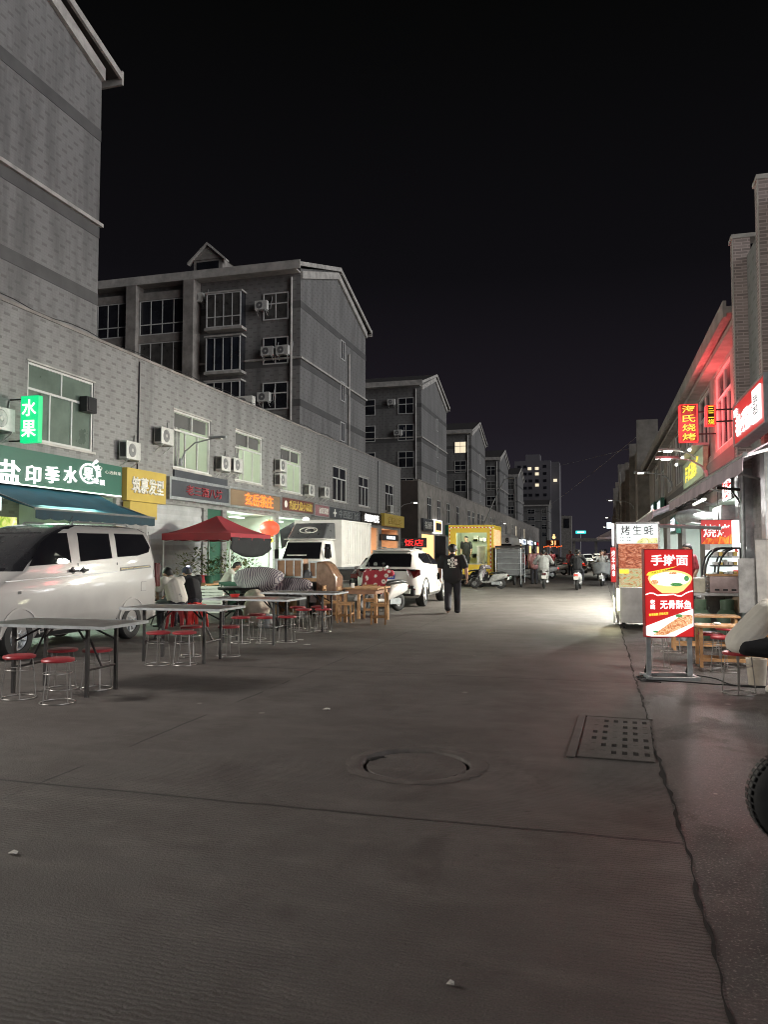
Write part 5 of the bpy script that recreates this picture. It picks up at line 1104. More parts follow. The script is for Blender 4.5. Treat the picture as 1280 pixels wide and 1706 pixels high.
for nm, u0, u1, v0, v1, Y, lb in (('hanging_lightbox', 1133, 1163, 675, 735, 22.0, 'red neon vertical barbecue sign hung over the right pavement'), ('hanging_lightbox', 1178, 1192, 676, 708, 18.6, 'second smaller red neon sign half hidden behind the window frame')):
    a = aty(u0, v0, Y); b = aty(u1, v1, Y); cx_ = (a.x + b.x) / 2; cz = (a.z + b.z) / 2; w = (b.x - a.x) / 2; h = (a.z - b.z) / 2
    t = thing(nm, lb, 'sign', (cx_, Y, cz)); m = MB(); m.b2((-w, 0, -h), (w, .18, h)); m.build('panel', M['deepred'], t); m = MB(); m.tube([(-w, -.01, -h), (w, -.01, -h), (w, -.01, h), (-w, -.01, h), (-w, -.01, -h)], .022, 6); m.tube([(-w, .19, -h), (-w, .19, h)], .03, 6); m.tube([(w, .19, h), (-w, .19, h), (-w, .19, -h), (w, .19, -h), (w, .19, h)], .03, 6); m.build('neon_border', M['e_red'], t)
    chs = '海氏烧烤' if w > .2 else '三二烧'
    for i, ch in enumerate(chs): lettering(ch, M['e_yel'], t, (0, -.02, h - (i + .5) * 2 * h / len(chs)), (1, 0, 0), ZU, width=w * 1.55, height=h * 1.6 / len(chs), bold=0.0070)
    for q in (.6, -.6): m = MB(); m.tube([(w, .09, h * q), (XR - cx_, .09, h * q)], .02, 6); m.build('bracket', M['dsteel'], t)
    lt = bpy.data.lights.new('neon_light', 'POINT'); lt.energy = 150 if w > .2 else 40; lt.shadow_soft_size = .4; lt.color = (1, .10, .11); lo = bpy.data.objects.new('neon_light', lt); COL.objects.link(lo); lo.location = (cx_ - .05, Y + (-.8 if w > .2 else .7), cz)
t = thing('shop_sign', 'pale green lit sign with yellow characters on the right wall', 'sign', (2.9, 26.3, 4.15)); m = MB(); m.b2((0, -2.7, -.42), (.14, 2.7, .42)); m.build('panel', plain('pale_green_panel', (.34, .42, .30), .5), t); m = MB(); m.b2((-.3, -2.8, .43), (.14, 2.8, .50)); m.build('hood', M['galv'], t)
lettering('海氏烧烤', M['e_yel'], t, (-.02, .1, .0), (0, -1, 0), ZU, width=3.6, height=.55, bold=0.0105); m = MB()
for y in (-2, 0, 2): m.sphere((-.28, y, .40), .05, 8, 5)
m.build('lamp', M['e_lamp'], t); lt = bpy.data.lights.new('sign_lamp', 'AREA'); lt.energy = 35; lt.shape = 'RECTANGLE'; lt.size = .2; lt.size_y = 5; lt.color = (.95, 1, .8); lo = bpy.data.objects.new('sign_lamp', lt); COL.objects.link(lo); lo.location = (2.55, 26.3, 4.55); lo.rotation_euler = (0, R_(35), 0)
t = thing('led_sign', 'red LED character sign glowing under the right awning', 'sign', (2.5, 16.4, 2.78)); m = MB(); m.b2((0, -.05, -.2), (.06, .95, .2)); m.build('panel', M['carblack'], t); lettering('烧烤', M['e_red'], t, (-.02, .45, 0), (0, -1, 0), ZU, width=.85, height=.32, bold=0.0140)
for y, z, em, lb in ((38.5, 3.7, 'e_cool', 'cool white lit sign on the far right wall'), (43, 3.8, 'e_cool', 'second cool white lit sign on the far right wall'), (31.5, 2.6, 'e_cool', 'small blue lit sign under the right awnings')):
    t = thing('shop_sign', lb, 'sign', (2.75, y, z)); m = MB(); m.b2((0, -1.2, -.35), (.16, 1.2, .35)); m.build('panel', M['gsign'], t); lettering('面馆' if y < 40 else '超市', M[em], t, (-.02, 0, 0), (0, -1, 0), ZU, width=1.7, height=.5, bold=0.0175)
t = thing('light_column', 'tall white and pink lit column by the glass display case', 'sign', (2.57, 16.3, 1.61)); t.scale = (.9, .9, .9); m = MB(); m.b2((-.07, 0, -.58), (.07, .12, .60)); m.build('panel', M['e_white'], t, bevel=.02); m = MB(); m.b2((-.075, -.004, -.60), (.075, -.001, -.48)); m.b2((-.03, -.004, -.1), (.03, -.001, -.03)); m.build('red_mark', M['e_redp'], t); m = MB(); m.sphere((.1, .0, .0), .10, 10, 8); m.build('bulb', M['e_white'], t)
m = MB(); m.b2((-.065, 0.01, -1.78), (.06, .12, -.605)); m.build('base_post', M['galv'], t)

# ================================================================== STREET LAMPS
def lamp(wall, head, lit, label, P=0, col=(.99, 1, .87), aim=None, cone=150, soft=.18):
    w, h = Vector(wall), Vector(head); t = thing('street_lamp', label, 'street lamp', w, 0, 'street lamps on the facades'); d = h - w
    m = MB(); m.tube([(0, 0, 0), d * .12 + Vector((0, 0, d.z * .35)), d * .4 + Vector((0, 0, d.z * .42)), d], [.03, .03, .026, .022], 8); m.build('arm', M['galv'], t, smooth=60)
    m = MB(); m.b2((-.03, -.08, -.12), (.03, .08, .12)); m.build('wall_plate', M['galv'], t)
    dn = Vector((d.x, d.y, 0)).normalized(); sd = Vector((-dn.y, dn.x, 0)); m = MB(); P_ = []
    m.loft([[d + dn * a + sd * (b * s_) + Vector((0, 0, c_)) for s_, c_ in ((-1, -.02), (1, -.02), (.8, .05), (-.8, .05))] for a, b in ((-.25, .05), (-.1, .10), (.25, .11), (.38, .06))]); m.build('head', M['galv'], t, smooth=50)
    m = MB(); m.loft([[d + dn * a + sd * (b * s_) + Vector((0, 0, c_)) for s_, c_ in ((-1, -.055), (1, -.055), (1, -.022), (-1, -.022))] for a, b in ((-.02, .07), (.22, .075))]); m.build('lens', M['e_lamp'] if lit else M['acw'], t)
    if lit and P:
        lt = bpy.data.lights.new('lamp_light', 'SPOT'); lt.energy = P; lt.spot_size = R_(cone); lt.spot_blend = .7; lt.shadow_soft_size = soft; lt.color = col; lo = bpy.data.objects.new('lamp_light', lt); COL.objects.link(lo); lo.location = h + Vector((0, 0, -.12)); lo.rotation_euler = (aim or Vector((dn.x * .72, 0, -.69))).to_track_quat('-Z', 'Y').to_euler()
    return t
XW = -13.6
lamp((XW, 23.3, 4.58), (-12.3, 23.3, 5.36), False, 'unlit gooseneck lamp in front of the first lit window')
lamp((XW, 52.6, 4.35), (-12.4, 52.6, 5.05), True, 'lit wall lamp at the alley end of the first row', 600)
lamp((XW, 2, 4.5), (-12.3, 2, 5.4), True, 'added gooseneck lamp out of view on the left, brightening the right row', 2600, (1, .95, .88), Vector((.76, .60, -.25)), 100, .8)  # unseen lamp, added and aimed to brighten the right row
lamp((XW, 104, 4.4), (-12.2, 104, 5.5), True, 'lit lamp over the far signs of the second row', 1100)
m_ = atx(790, 893, -4.9)
t = thing('lamp_post', 'bent thin lamp post leaning over the far shop row', 'street lamp', (-9.3, 62, 0)); m = MB(); m.tube([(0, 0, 0), (.1, 0, 3.0), (1.2, 0, 5.6), (2.1, 0, 7.4), (2.5, 0, 7.5)], [.06, .05, .045, .04, .03], 8); m.build('pole', M['galv'], t, smooth=60); m = MB(); m.box((2.7, 0, 7.5), (.5, .2, .08)); m.build('head', M['galv'], t, bevel=.02)
for u, v, Y, P, lb in ((1119, 750, 25.0, 2900, 'upper of two blazing lamps on the right facade'), (1116, 763, 23.4, 2900, 'lower of two blazing lamps on the right facade'), (1072, 787, 33.5, 1000, 'thin armed lit lamp on the right facade, left of the blazing pair')):
    p = aty(u, v, Y); lamp((XR - .1 if Y < 30 else 2.9, Y, p.z - .5), (p.x, Y, p.z), True, lb, P)
for Y in (62, 92, 125): lamp((2.6, Y, 5.0), (1.0, Y, 5.6), True, {62: 'lit lamp on the first far right fin wall', 92: 'lit lamp on a distant right hand wall', 125: 'tiny lit lamp at the right end of the street'}[Y], 1100)
t = thing('flood_lamp', 'small round flood lamp on the tea shop ceiling edge', 'lamp', (-13.0, 33.4, 3.02)); m = MB(); m.sphere((0, 0, 0), .16, 12, 8); m.build('lens', M['e_lamp'], t); m = MB(); m.tube([(-.6, 0, .2), (0, 0, .1)], .02, 6); m.build('arm', M['galv'], t)

# ================================================================== AWNINGS, CANOPY
t = thing('awning', 'teal fabric awning under the green fruit shop sign', 'awning', (XL, 16.1, 0))
m = MB(); V = []; F = []; nx, ny = 10, 31
for i in range(nx):
    s_ = i / (nx - 1)
    for k in range(ny): y = -2.2 + 4.6 * k / (ny - 1); V.append((.12 + 1.9 * s_, y, 3.16 - .70 * s_ - .06 * math.sin(s_ * math.pi) + .012 * math.sin(k * .9 + 5 * s_) * (1 - s_) - .03 * math.sin(k * .33) * s_ * (1 - s_)))
for i in range(nx - 1):
    for k in range(ny - 1): F.append((i * ny + k, i * ny + k + 1, (i + 1) * ny + k + 1, (i + 1) * ny + k))
m.add(V, F); solid(m.build('cloth', M['teal'], t, smooth=80, keep=True), .01)
m = MB(); V = []; F = []; ny = 70
for k in range(ny): y = -2.2 + 4.6 * k / (ny - 1); V += [(2.03, y, 2.45), (2.035, y, 2.26 - .035 * abs(math.sin(k * .45)))]
m.add(V, [(2 * k, 2 * k + 1, 2 * k + 3, 2 * k + 2) for k in range(ny - 1)]); solid(m.build('valance', plain('dark_teal_valance', (.01, .035, .05), .8), t, keep=True), .008)
m = MB(); m.tube([(2.02, -2.22, 2.46), (2.02, 2.42, 2.46)], .03, 8); m.build('front_rail', M['frame_d'], t)
for y in (-2.1, 2.3): m = MB(); m.tube([(.1, y, 2.75), (1.0, y, 2.8), (2.0, y, 2.45)], .02, 6); m.build('arm', M['frame_d'], t)
t = thing('awning', 'long mauve awning along the right shopfronts with a drooping front flap', 'awning', (0, 0, 0))
m = MB(); m.add([(3.0, 11.0, 3.42), (3.0, 22, 3.42), (1.85, 22, 2.86), (1.85, 11.0, 2.78)], [(0, 1, 2, 3)]); solid(m.build('cloth', M['awn'], t, keep=True), .012)
m = MB(); V = []; F = []
for k in range(45): y = 11 + 11 * k / 44; V += [(1.845, y, 2.80 + .06 * k / 44), (1.83 + .01 * math.sin(k), y, 2.58 + .06 * k / 44 - .02 * abs(math.sin(k * .7)))]
m.add(V, [(2 * k, 2 * k + 1, 2 * k + 3, 2 * k + 2) for k in range(44)]); solid(m.build('flap', M['awn'], t, keep=True), .008)
for y in (11.3, 15, 18.5, 21.8): m = MB(); m.tube([(3.0, y, 2.75), (2.4, y + .1, 2.95), (1.88, y, 2.8)], .022, 6); m.build('arm', M['frame_d'], t)
m = MB(); m.b2((2.2, 18.0, 2.66), (2.26, 20.0, 2.70)); m.build('added_tube', M['e_tube'], t); lt = bpy.data.lights.new('tube_and_fill_light', 'AREA'); lt.energy = 60; lt.shape = 'RECTANGLE'; lt.size = .2; lt.size_y = 2.5; lt.color = (1, .95, .92); lo = bpy.data.objects.new('tube_and_fill_light', lt); COL.objects.link(lo); lo.location = (2.2, 18.6, 2.6); lo.rotation_euler = (R_(-28), 0, 0)  # white tube and area light added to brighten the stalls under the awning
m = MB(); m.b2((2.72, 9.7, 2.66), (2.78, 11.6, 2.70)); m.build('added_tube', M['e_tube'], t); m = MB(); m.b2((2.74, 11.6, 2.66), (2.76, 12.8, 2.69)); m.build('added_tube_rail', M['galv'], t); lt = bpy.data.lights.new('tube_and_fill_light', 'AREA'); lt.energy = 85; lt.shape = 'RECTANGLE'; lt.size = .25; lt.size_y = 1.9; lt.color = (1, .94, .88); lo = bpy.data.objects.new('tube_and_fill_light', lt); COL.objects.link(lo); lo.location = (2.74, 10.6, 2.62); lo.rotation_euler = Vector((-.30, .38, -.85)).to_track_quat('-Z', 'Y').to_euler()  # unseen tube, rail and light added to brighten the diner and grill
m = MB(); m.tube([(1.85, 10.9, 2.79), (1.85, 22.1, 2.87)], .03, 8); m.build('front_rail', M['galv'], t)
t = thing('awning', 'second mauve awning further along the right shopfronts', 'awning', (0, 0, 0))
m = MB(); m.add([(3.0, 23.2, 3.3), (3.0, 33, 3.3), (1.5, 33, 2.75), (1.5, 23.2, 2.7)], [(0, 1, 2, 3)]); solid(m.build('cloth', M['awn'], t, keep=True), .012)
m = MB(); m.b2((1.49, 23.2, 2.5), (1.5, 33, 2.72)); m.build('flap', M['awn'], t); m = MB(); m.tube([(1.5, 23.1, 2.72), (1.5, 33.1, 2.77)], .035, 8); m.build('front_rail', M['letw'], t)
t = thing('parasol', 'pale pinkish parasol far up the right pavement', 'parasol', (1.6, 47, 0)); m = MB(); m.lathe([(0, 3.35), (1.7, 2.45), (1.7, 2.3)], n=8); m.build('cover', M['awn'], t, keep=True); m = MB(); m.tube([(0, 0, 0), (0, 0, 3.3)], .03, 6); m.build('pole', M['galv'], t)

t = thing('canopy_tent', 'dark red pop-up canopy tent standing on thin white poles', 'canopy', (-12.0, 23.0, 0))
cw, cl, zb, zt = 1.18, 1.5, 2.12, 2.72
m = MB(); V = []; F = []
ns_ = 10
def cpt(sx, sy, s): # s 0 eave..1 peak, sagging slope
    x = sx * cw * (1 - s) ; y = sy * (cl * (1 - s) + .16 * s); return (x, y, zb + (zt - zb) * (s ** 1.35))
for side in range(4):
    a, b = [((-1, -1), (1, -1)), ((1, -1), (1, 1)), ((1, 1), (-1, 1)), ((-1, 1), (-1, -1))][side]
    base = len(V)
    for i in range(ns_ + 1):
        p, q = Vector(cpt(*a, i / ns_)), Vector(cpt(*b, i / ns_))
        for k in range(7): V.append(p.lerp(q, k / 6) - Vector((0, 0, .05 * math.sin(math.pi * k / 6) * math.sin(math.pi * i / ns_))))
    for i in range(ns_):
        for k in range(6): F.append((base + i * 7 + k, base + i * 7 + k + 1, base + (i + 1) * 7 + k + 1, base + (i + 1) * 7 + k))
m.add(V, F); solid(m.build('roof_cloth', M['canopy'], t, smooth=30), .008)
m = MB()
for (x0, y0, x1, y1) in ((-cw, -cl, cw, -cl), (cw, -cl, cw, cl), (cw, cl, -cw, cl), (-cw, cl, -cw, -cl)):
    V = []
    for k in range(13): s_ = k / 12; V += [(x0 + (x1 - x0) * s_, y0 + (y1 - y0) * s_, zb + .005), (x0 + (x1 - x0) * s_, y0 + (y1 - y0) * s_, zb - .2 - .015 * (k % 2))]
    m.add(V, [(2 * k, 2 * k + 1, 2 * k + 3, 2 * k + 2) for k in range(12)])
solid(m.build('valance', M['canopy'], t, keep=True), .006)
for x in (-cw + .04, cw - .04):
    for y in (-cl + .04, cl - .04): m = MB(); m.b2((x - .018, y - .018, 0), (x + .018, y + .018, zb)); m.build('leg', M['frame'], t)
m = MB()
for (a, b) in (((-cw, -cl), (cw, -cl)), ((cw, -cl), (cw, cl))):
    for s0, s1 in ((0, .5), (.5, 1)):
        A = Vector((a[0] + (b[0] - a[0]) * s0, a[1] + (b[1] - a[1]) * s0, 0)) * .96; Bq = Vector((a[0] + (b[0] - a[0]) * s1, a[1] + (b[1] - a[1]) * s1, 0)) * .96
        m.tube([A + Vector((0, 0, 2.06)), Bq + Vector((0, 0, 1.86))], .011, 5); m.tube([A + Vector((0, 0, 1.86)), Bq + Vector((0, 0, 2.06))], .011, 5)
m.build('truss', M['frame'], t)
m = MB(); V = []; F = []
for i in range(6):
    for k in range(17): s_ = k / 16; V.append((cw + .02 + .03 * math.sin(k * 1.3 + i), -cl + 2 * cl * s_, zb - .12 - i / 5 * (.35 + .28 * math.sin(math.pi * s_) ** .6)))
for i in range(5):
    for k in range(16): F.append((i * 17 + k, i * 17 + k + 1, (i + 1) * 17 + k + 1, (i + 1) * 17 + k))
m.add(V, F); solid(m.build('hanging_sheet', M['tee_b'], t, smooth=80, keep=True), .01)
# lantern, hanging board, tea shop fittings
t = thing('lantern', 'round red paper lantern with yellow tassel in the tea shop front', 'lantern', (-13.3, 30.0, 2.55)); m = MB(); m.sphere((0, 0, 0), .42, 18, 10, (1, 1, .78)); m.build('paper_shade', glow('lantern_red', (1, .10, .04), .75, (.6, .04, .03)), t, smooth=60); m = MB(); m.lathe([(.0, .36), (.16, .36), (.16, .31), (0, .31)]); m.lathe([(0, -.31), (.16, -.31), (.16, -.37), (0, -.37)]); m.build('rim', M['gold'], t); m = MB(); m.lathe([(0, -.37), (.13, -.42), (.16, -.55), (.05, -.62), (0, -.62)]); m.build('tassel', M['e_yel'], t); m = MB(); m.tube([(0, 0, .36), (0, 0, .5)], .01, 5); m.build('cord', M['black'], t)
m = MB(); m.box((-13.5, 32.6, 2.35), (.05, 1.9, .85), rx=R_(14)); tag(m.build('menu_board', M['greysign'], bevel=.01), 'tilted dark menu board hanging in the bright shop front', 'board')
for y in (26.4, 31.5): pass
t = thing('fruit_banner', 'bright fruit poster strip under the green sign above the van', 'banner', (XL + .15, 12.6, 0)); m = MB(); m.b2((0, -2.6, 1.5), (.03, 2.9, 2.36)); m.build('fruit_print', M['f_fruit'], t); m = MB(); m.b2((.3, -2.6, 2.36), (.34, 2.0, 2.44)); m.build('green_rail', M['gsign'], t); m = MB(); m.b2((0, -2.6, 2.5), (.02, 2.4, 3.05)); o = m.build('white_board', M['e_paper'], t); lettering('新鲜水果天天特价', M['ink'], o, (.03, .6, 2.72), (0, 1, 0), ZU, width=2.6, height=.2, bold=0, ext=.004)
lt = bpy.data.lights.new('shop_light', 'AREA'); lt.energy = 70; lt.size = 2; lt.color = (.7, 1, .75); lo = bpy.data.objects.new('shop_light', lt); COL.objects.link(lo); lo.location = (-12.2, 15.5, 2.2); lo.rotation_euler = (0, R_(-60), 0)

# ================================================================== LEFT TABLES AND STOOLS
tb = thing('folding_table', 'nearest long dark folding table on black legs beside the van', 'table', (-5.64, 7.30, 0), 0, 'folding tables in a row on the left')
m = MB(); m.b2((-.76, -.40, .725), (.76, .40, .75)); o = m.build('tabletop', M['tabletop'], tb, bevel=.004); m = MB(); m.b2((-.765, -.405, .722), (.765, -.401, .753)); m.b2((.761, -.405, .722), (.766, .405, .753)); m.b2((-.766, -.405, .722), (-.761, .405, .753)); m.b2((-.765, .401, .722), (.765, .405, .753)); m.build('edge_band', M['galv'], o)
for x in (-.46, .46):
    for y in (-.25, .25): m = MB(); m.b2((x - .017, y - .017, 0), (x + .017, y + .017, .724)); m.build('leg', M['dsteel'], tb)
    m = MB(); m.tube([(x, -.25, .28), (x, .25, .28)], .013, 6); m.tube([(x, -.25, .55), (x * .45, -.1, .71)], .012, 6); m.tube([(x, .25, .55), (x * .45, .1, .71)], .012, 6); m.tube([(x, .0, .28), (x * .5, .0, .71)], .012, 6); m.build('brace', M['dsteel'], tb)
for y, x, rz, lb in ((9.85, -5.68, 1, 'second folding table from the front, beside the van rear wheel'), (12.1, -5.62, -1, 'third folding table, in front of the sack and striped bundle'), (14.22, -5.55, 0, 'farthest folding table, touching the wooden table')): copy_tree(tb, (x, y, 0), R_(rz), lb)
def stool_mesh(loc, label, group='red topped wire stools'):
    t = thing('stool', label, 'stool', loc, random.uniform(0, 6), group)
    m = MB(); m.lathe([(0, .445), (.13, .448), (.155, .442), (.162, .43), (.158, .415), (.14, .412), (0, .415)], n=28); m.build('seat', M['redp'], t, smooth=40)
    for k in range(4): a = k * math.pi / 2 + .4; m = MB(); m.tube([(.125 * math.cos(a), .125 * math.sin(a), .415), (.165 * math.cos(a), .165 * math.sin(a), .01)], .0055, 6); m.build('leg', M['chrome'], t, smooth=60)
    m = MB(); m.tube([(.168 * math.cos(a), .168 * math.sin(a), .008) for a in [2 * math.pi * k / 32 for k in range(33)]], .006, 6, False); m.build('base_ring', M['chrome'], t, smooth=60)
    m = MB(); m.tube([(.14 * math.cos(a), .14 * math.sin(a), .30) for a in [2 * math.pi * k / 28 for k in range(29)]], .004, 6, False); m.build('middle_ring', M['chrome'], t, smooth=60)
    return t
st0 = stool_mesh((-5.84, 6.83, 0), 'red stool at the front left corner of the nearest table, by the frame edge')
for x, y, lb in ((-5.28, 6.72, 'red stool at the front right of the nearest table'), (-5.77, 7.42, 'red stool mostly under the nearest table, behind the front pair'), (-5.40, 7.52, 'red stool at the far right leg of the nearest table'), (-5.77, 9.36, 'red stool at the front left of the second table'), (-5.43, 9.46, 'red stool overlapping another at the front of the second table'), (-5.78, 10.25, 'red stool behind the second table in front of the red plastic stool'), (-5.25, 10.4, 'small red stool seen past the right legs of the second table'), (-5.81, 11.95, 'red stool at the front left of the third table'), (-5.40, 12.05, 'red stool at the front middle of the third table'), (-5.82, 12.6, 'red stool behind the third table beside the steel bucket'), (-5.12, 12.3, 'red stool at the right end of the third table'), (-5.47, 13.95, 'red stool at the front of the farthest table'), (-5.13, 14.1, 'red stool at the right leg of the farthest table'), (-5.81, 14.5, 'red stool at the left end of the farthest table'), (-5.45, 14.75, 'red stool behind the farthest table'), (.72, 10.75, 'red stool seen between the legs of the red signboard'), (1.43, 9.12, 'red stool the leaning diner sits on at the right'), (1.42, 11.2, 'red stool at the near low wooden table on the right'), (1.52, 10.75, 'front red stool at the near low wooden table on the right'), (1.75, 12.0, 'red stool between the two low wooden tables'), (1.05, 12.6, 'red stool at the far low wooden table behind the red signboard')):
    copy_tree(st0, (x, y, 0), random.uniform(0, 6), lb)
# red plastic stools
def plastic_stool(loc, rz, label, mat):
    t = thing('plastic_stool', label, 'stool', loc, rz, 'moulded red plastic stools')
    m = MB(); m.b2((-.14, -.14, .44), (.14, .14, .465)); m.build('seat', mat, t, bevel=.012)
    for sx in (-1, 1):
        for sy in (-1, 1): m = MB(); m.loft([[(sx * (a + dx), sy * (a + dy), z) for dx, dy in ((0, 0), (-w, 0), (-w, -.012), (-.012, -.012), (-.012, -w), (0, -w))] for z, a, w in ((.0, .185, .05), (.25, .162, .06), (.44, .14, .14))]); m.build('leg', mat, t)
    m = MB()
    for k in range(4):
        a = k * math.pi / 2; c, s_ = math.cos(a), math.sin(a)
        P = [(-.145, .33), (-.145, .44), (.145, .44), (.145, .33), (.09, .33), (.06, .38), (0, .395), (-.06, .38), (-.09, .33)]; m.prism([(c * x - s_ * .147, s_ * x + c * .147, z) for x, z in P], (s_ * .01, -c * .01, 0))
    m.build('apron', mat, t, keep=True); return t
ps = plastic_stool((-7.88, 14.25, 0), .3, 'bright red plastic stool right behind the seated person in white', M['redp2'])
plastic_stool((-8.22, 14.02, 0), .2, 'red plastic stool under the seated person in white', M['redp'])
copy_tree(ps, (-8.42, 15.0, 0), .1, 'red plastic stool under the seated person in dark clothes')
# wooden set
def wooden_chair(loc, rz, label):
    t = thing('wooden_chair', label, 'chair', loc, rz, 'wooden dining chairs')
    m = MB(); m.b2((-.17, -.17, .42), (.17, .17, .445)); m.build('seat', M['wood'], t, bevel=.005)
    for x in (-.15, .15):
        m = MB(); m.b2((x - .018, -.165, 0), (x + .018, -.13, .42)); m.build('leg', M['wood'], t)
        m = MB(); m.prism([(x - .018, .13, 0), (x + .018, .13, 0), (x + .018, .165, 0), (x - .018, .165, 0)], (0, .0, .78)); m.build('leg', M['wood'], t)
    m = MB(); m.b2((-.131, .135, .70), (.131, .16, .77)); m.b2((-.131, .138, .56), (.131, .158, .60)); m.build('backrest', M['wood'], t)
    m = MB(); m.b2((-.131, -.155, .18), (.131, -.135, .21)); m.b2((-.131, .135, .18), (.131, .155, .21))
    for x in (-.15, .15): m.b2((x - .012, -.129, .14), (x + .012, .129, .17)); m.b2((x - .012, -.129, .38), (x + .012, .129, .418))
    m.b2((-.131, -.155, .38), (.131, -.135, .418)); m.build('stretcher', M['wood'], t); return t
wc = wooden_chair((-4.55, 15.95, 0), R_(-75), 'wooden chair at the right end of the wooden table by the scooter')
for x, y, r, lb in ((-5.35, 16.15, 95, 'wooden chair left of the wooden table'), (-5.15, 17.4, 20, 'wooden chair behind the wooden table in front of the scooter'), (-5.85, 16.6, 100, 'wooden chair farthest left, behind the last folding table')): copy_tree(wc, (x, y, 0), R_(r), lb)
t = thing('wooden_table', 'brown wooden table with slatted end by the white scooter', 'table', (-5.0, 16.6, 0), R_(0))
m = MB(); m.b2((-.40, -.55, .72), (.40, .55, .755)); m.build('tabletop', M['wood'], t, bevel=.005); m = MB(); m.b2((-.34, -.5, .62), (.34, .5, .719)); m.build('apron', M['ply'], t)
for x in (-.34, .34):
    for y in (-.48, .48): m = MB(); m.b2((x - .03, y - .03, 0), (x + .03, y + .03, .619)); m.build('leg', M['wood'], t)
m = MB(); m.lathe([(0, 0), (.035, 0), (.04, .10), (0, .10)], n=14); o = m.build('paper_cup', M['letw'], None, smooth=40); tag(o, 'white paper cup on the wooden table edge', 'cup'); o.location = (-5.2, 16.2, .756)
# plywood cases, bundle, sack, crates under and before the canopy
def case(loc, rz, w, d, h, nd, label, shelf=False):
    t = thing('plywood_case', label, 'case', loc, rz, 'plywood cases stacked behind the tables')
    m = MB(); m.b2((-w / 2, 0, 0), (w / 2, d, h)); m.build('box', M['ply'], t)
    m = MB(); e_ = .035
    for a, b in (((-w / 2 - .01, -.02, 0), (-w / 2 + e_, -.002, h)), ((w / 2 - e_, -.02, 0), (w / 2 + .01, -.002, h)), ((-w / 2 + e_, -.02, h - e_), (w / 2 - e_, -.002, h + .01)), ((-w / 2 + e_, -.02, -.01), (w / 2 - e_, -.002, e_))): m.b2(a, b)
    for i in range(1, nd): x = -w / 2 + w * i / nd; m.b2((x - .012, -.012, e_), (x + .012, -.002, h - e_))
    m.build('rim', M['galv'], t); return t
t = thing('low_bench', 'low brown bench carrying the plywood cases', 'bench', (-7.0, 17.8, 0)); m = MB(); m.b2((-.75, -.05, .82), (.75, .5, .90)); m.build('top', M['wood'], t)
for x in (-.7, -.2, .1, .68): m = MB(); m.b2((x - .05, 0, 0), (x + .05, .45, .819)); m.build('leg', M['ply'], t)
m = MB(); m.b2((-.66, .2, .05), (.6, .22, .7)); m.build('back_panel', M['wood'], t)
case((-7.33, 17.75, .905), R_(2), .68, .4, .46, 3, 'larger plywood case with three panels on the bench left')
case((-6.68, 17.85, .905), R_(-4), .36, .4, .40, 2, 'smaller plywood case beside the plastic wrapped stack')
rg = random.Random(6); prof = [(-.34, 0), (-.35, .7), (-.34, 1.36), (-.05, 1.38), (.10, 1.30), (.38, .98), (.39, .5), (.38, 0)]; m = MB()
m.loft([[(x * s_ + rg.uniform(-.008, .008), y, z * (1 - .03 * (s_ < 1)) + rg.uniform(-.008, .008)) for x, z in prof] for y, s_ in ((-.3, .94), (-.24, 1), (0, 1.02), (.2, 1), (.3, .9))])
o = m.build('wrapped_stack', plain('plastic_wrap', (.22, .13, .085), .2, var=.3, scale=6, bmp=.3), None, bevel=.02); tag(o, 'plastic wrapped bulging stack right of the plywood cases', 'bundle'); o.location = (-6.38, 18.0, .0); o.scale = (.72, 1, .95)
def lump(name, loc, sc, mat, label, cat, seed, amp=.16):
    rg = random.Random(seed); m = MB(); ph = [rg.uniform(0, 6) for _ in range(6)]; n, k = 22, 12; V = []; F = []
    for i in range(k + 1):
        t_ = math.pi * i / k
        for j in range(n):
            a = 2 * math.pi * j / n; r = 1 + amp * (math.sin(3 * a + ph[0] + 2 * t_) * .5 + math.sin(5 * a + ph[1]) * .3 * math.sin(2 * t_ + ph[2]) + math.sin(2 * a + 4 * t_ + ph[3]) * .4)
            z = math.cos(t_); z = max(z, -.75); V.append((sc[0] * r * math.sin(t_) ** .8 * math.cos(a), sc[1] * r * math.sin(t_) ** .8 * math.sin(a), sc[2] * (z + .75) * (.9 + .1 * r)))
    for i in range(k):
        for j in range(n): F.append((i * n + j, (i + 1) * n + j, (i + 1) * n + (j + 1) % n, i * n + (j + 1) % n))
    m.add(V, F); o = m.build(name, mat, None, smooth=70); o.location = loc; return tag(o, label, cat)
lump('cloth_bundle', (-7.75, 17.0, .55), (.62, .4, .36), M['stripe'], 'big bundle wrapped in grey striped cloth behind the third table', 'bundle', 3, .34)
lump('cloth_bundle', (-7.1, 17.35, .5), (.55, .3, .24), M['stripe'], 'lower striped cloth bundle under the plywood cases', 'bundle', 8, .3)
t = thing('low_bench', 'low dark stand under the striped bundles', 'bench', (-7.5, 17.0, 0)); m = MB(); m.b2((-.8, -.3, .5), (.9, .35, .55)); m.build('top', M['dsteel'], t)
for x in (-.7, .8): m = MB(); m.b2((x - .03, -.25, 0), (x + .03, .3, .499)); m.build('leg', M['dsteel'], t)
lump('sack', (-7.3, 15.7, 0), (.27, .22, .40), M['sack'], 'slumped beige sack on the ground behind the third table', 'sack', 5, .36)
m = MB(); m.lathe([(0, .26), (.125, .26), (.135, .27), (.15, .02), (.14, .0), (0, .0)], n=20); o = m.build('bucket', M['galv'], None, smooth=40); tag(o, 'small upturned steel bucket on the ground by the sack', 'bucket'); o.location = (-6.55, 14.6, 0)
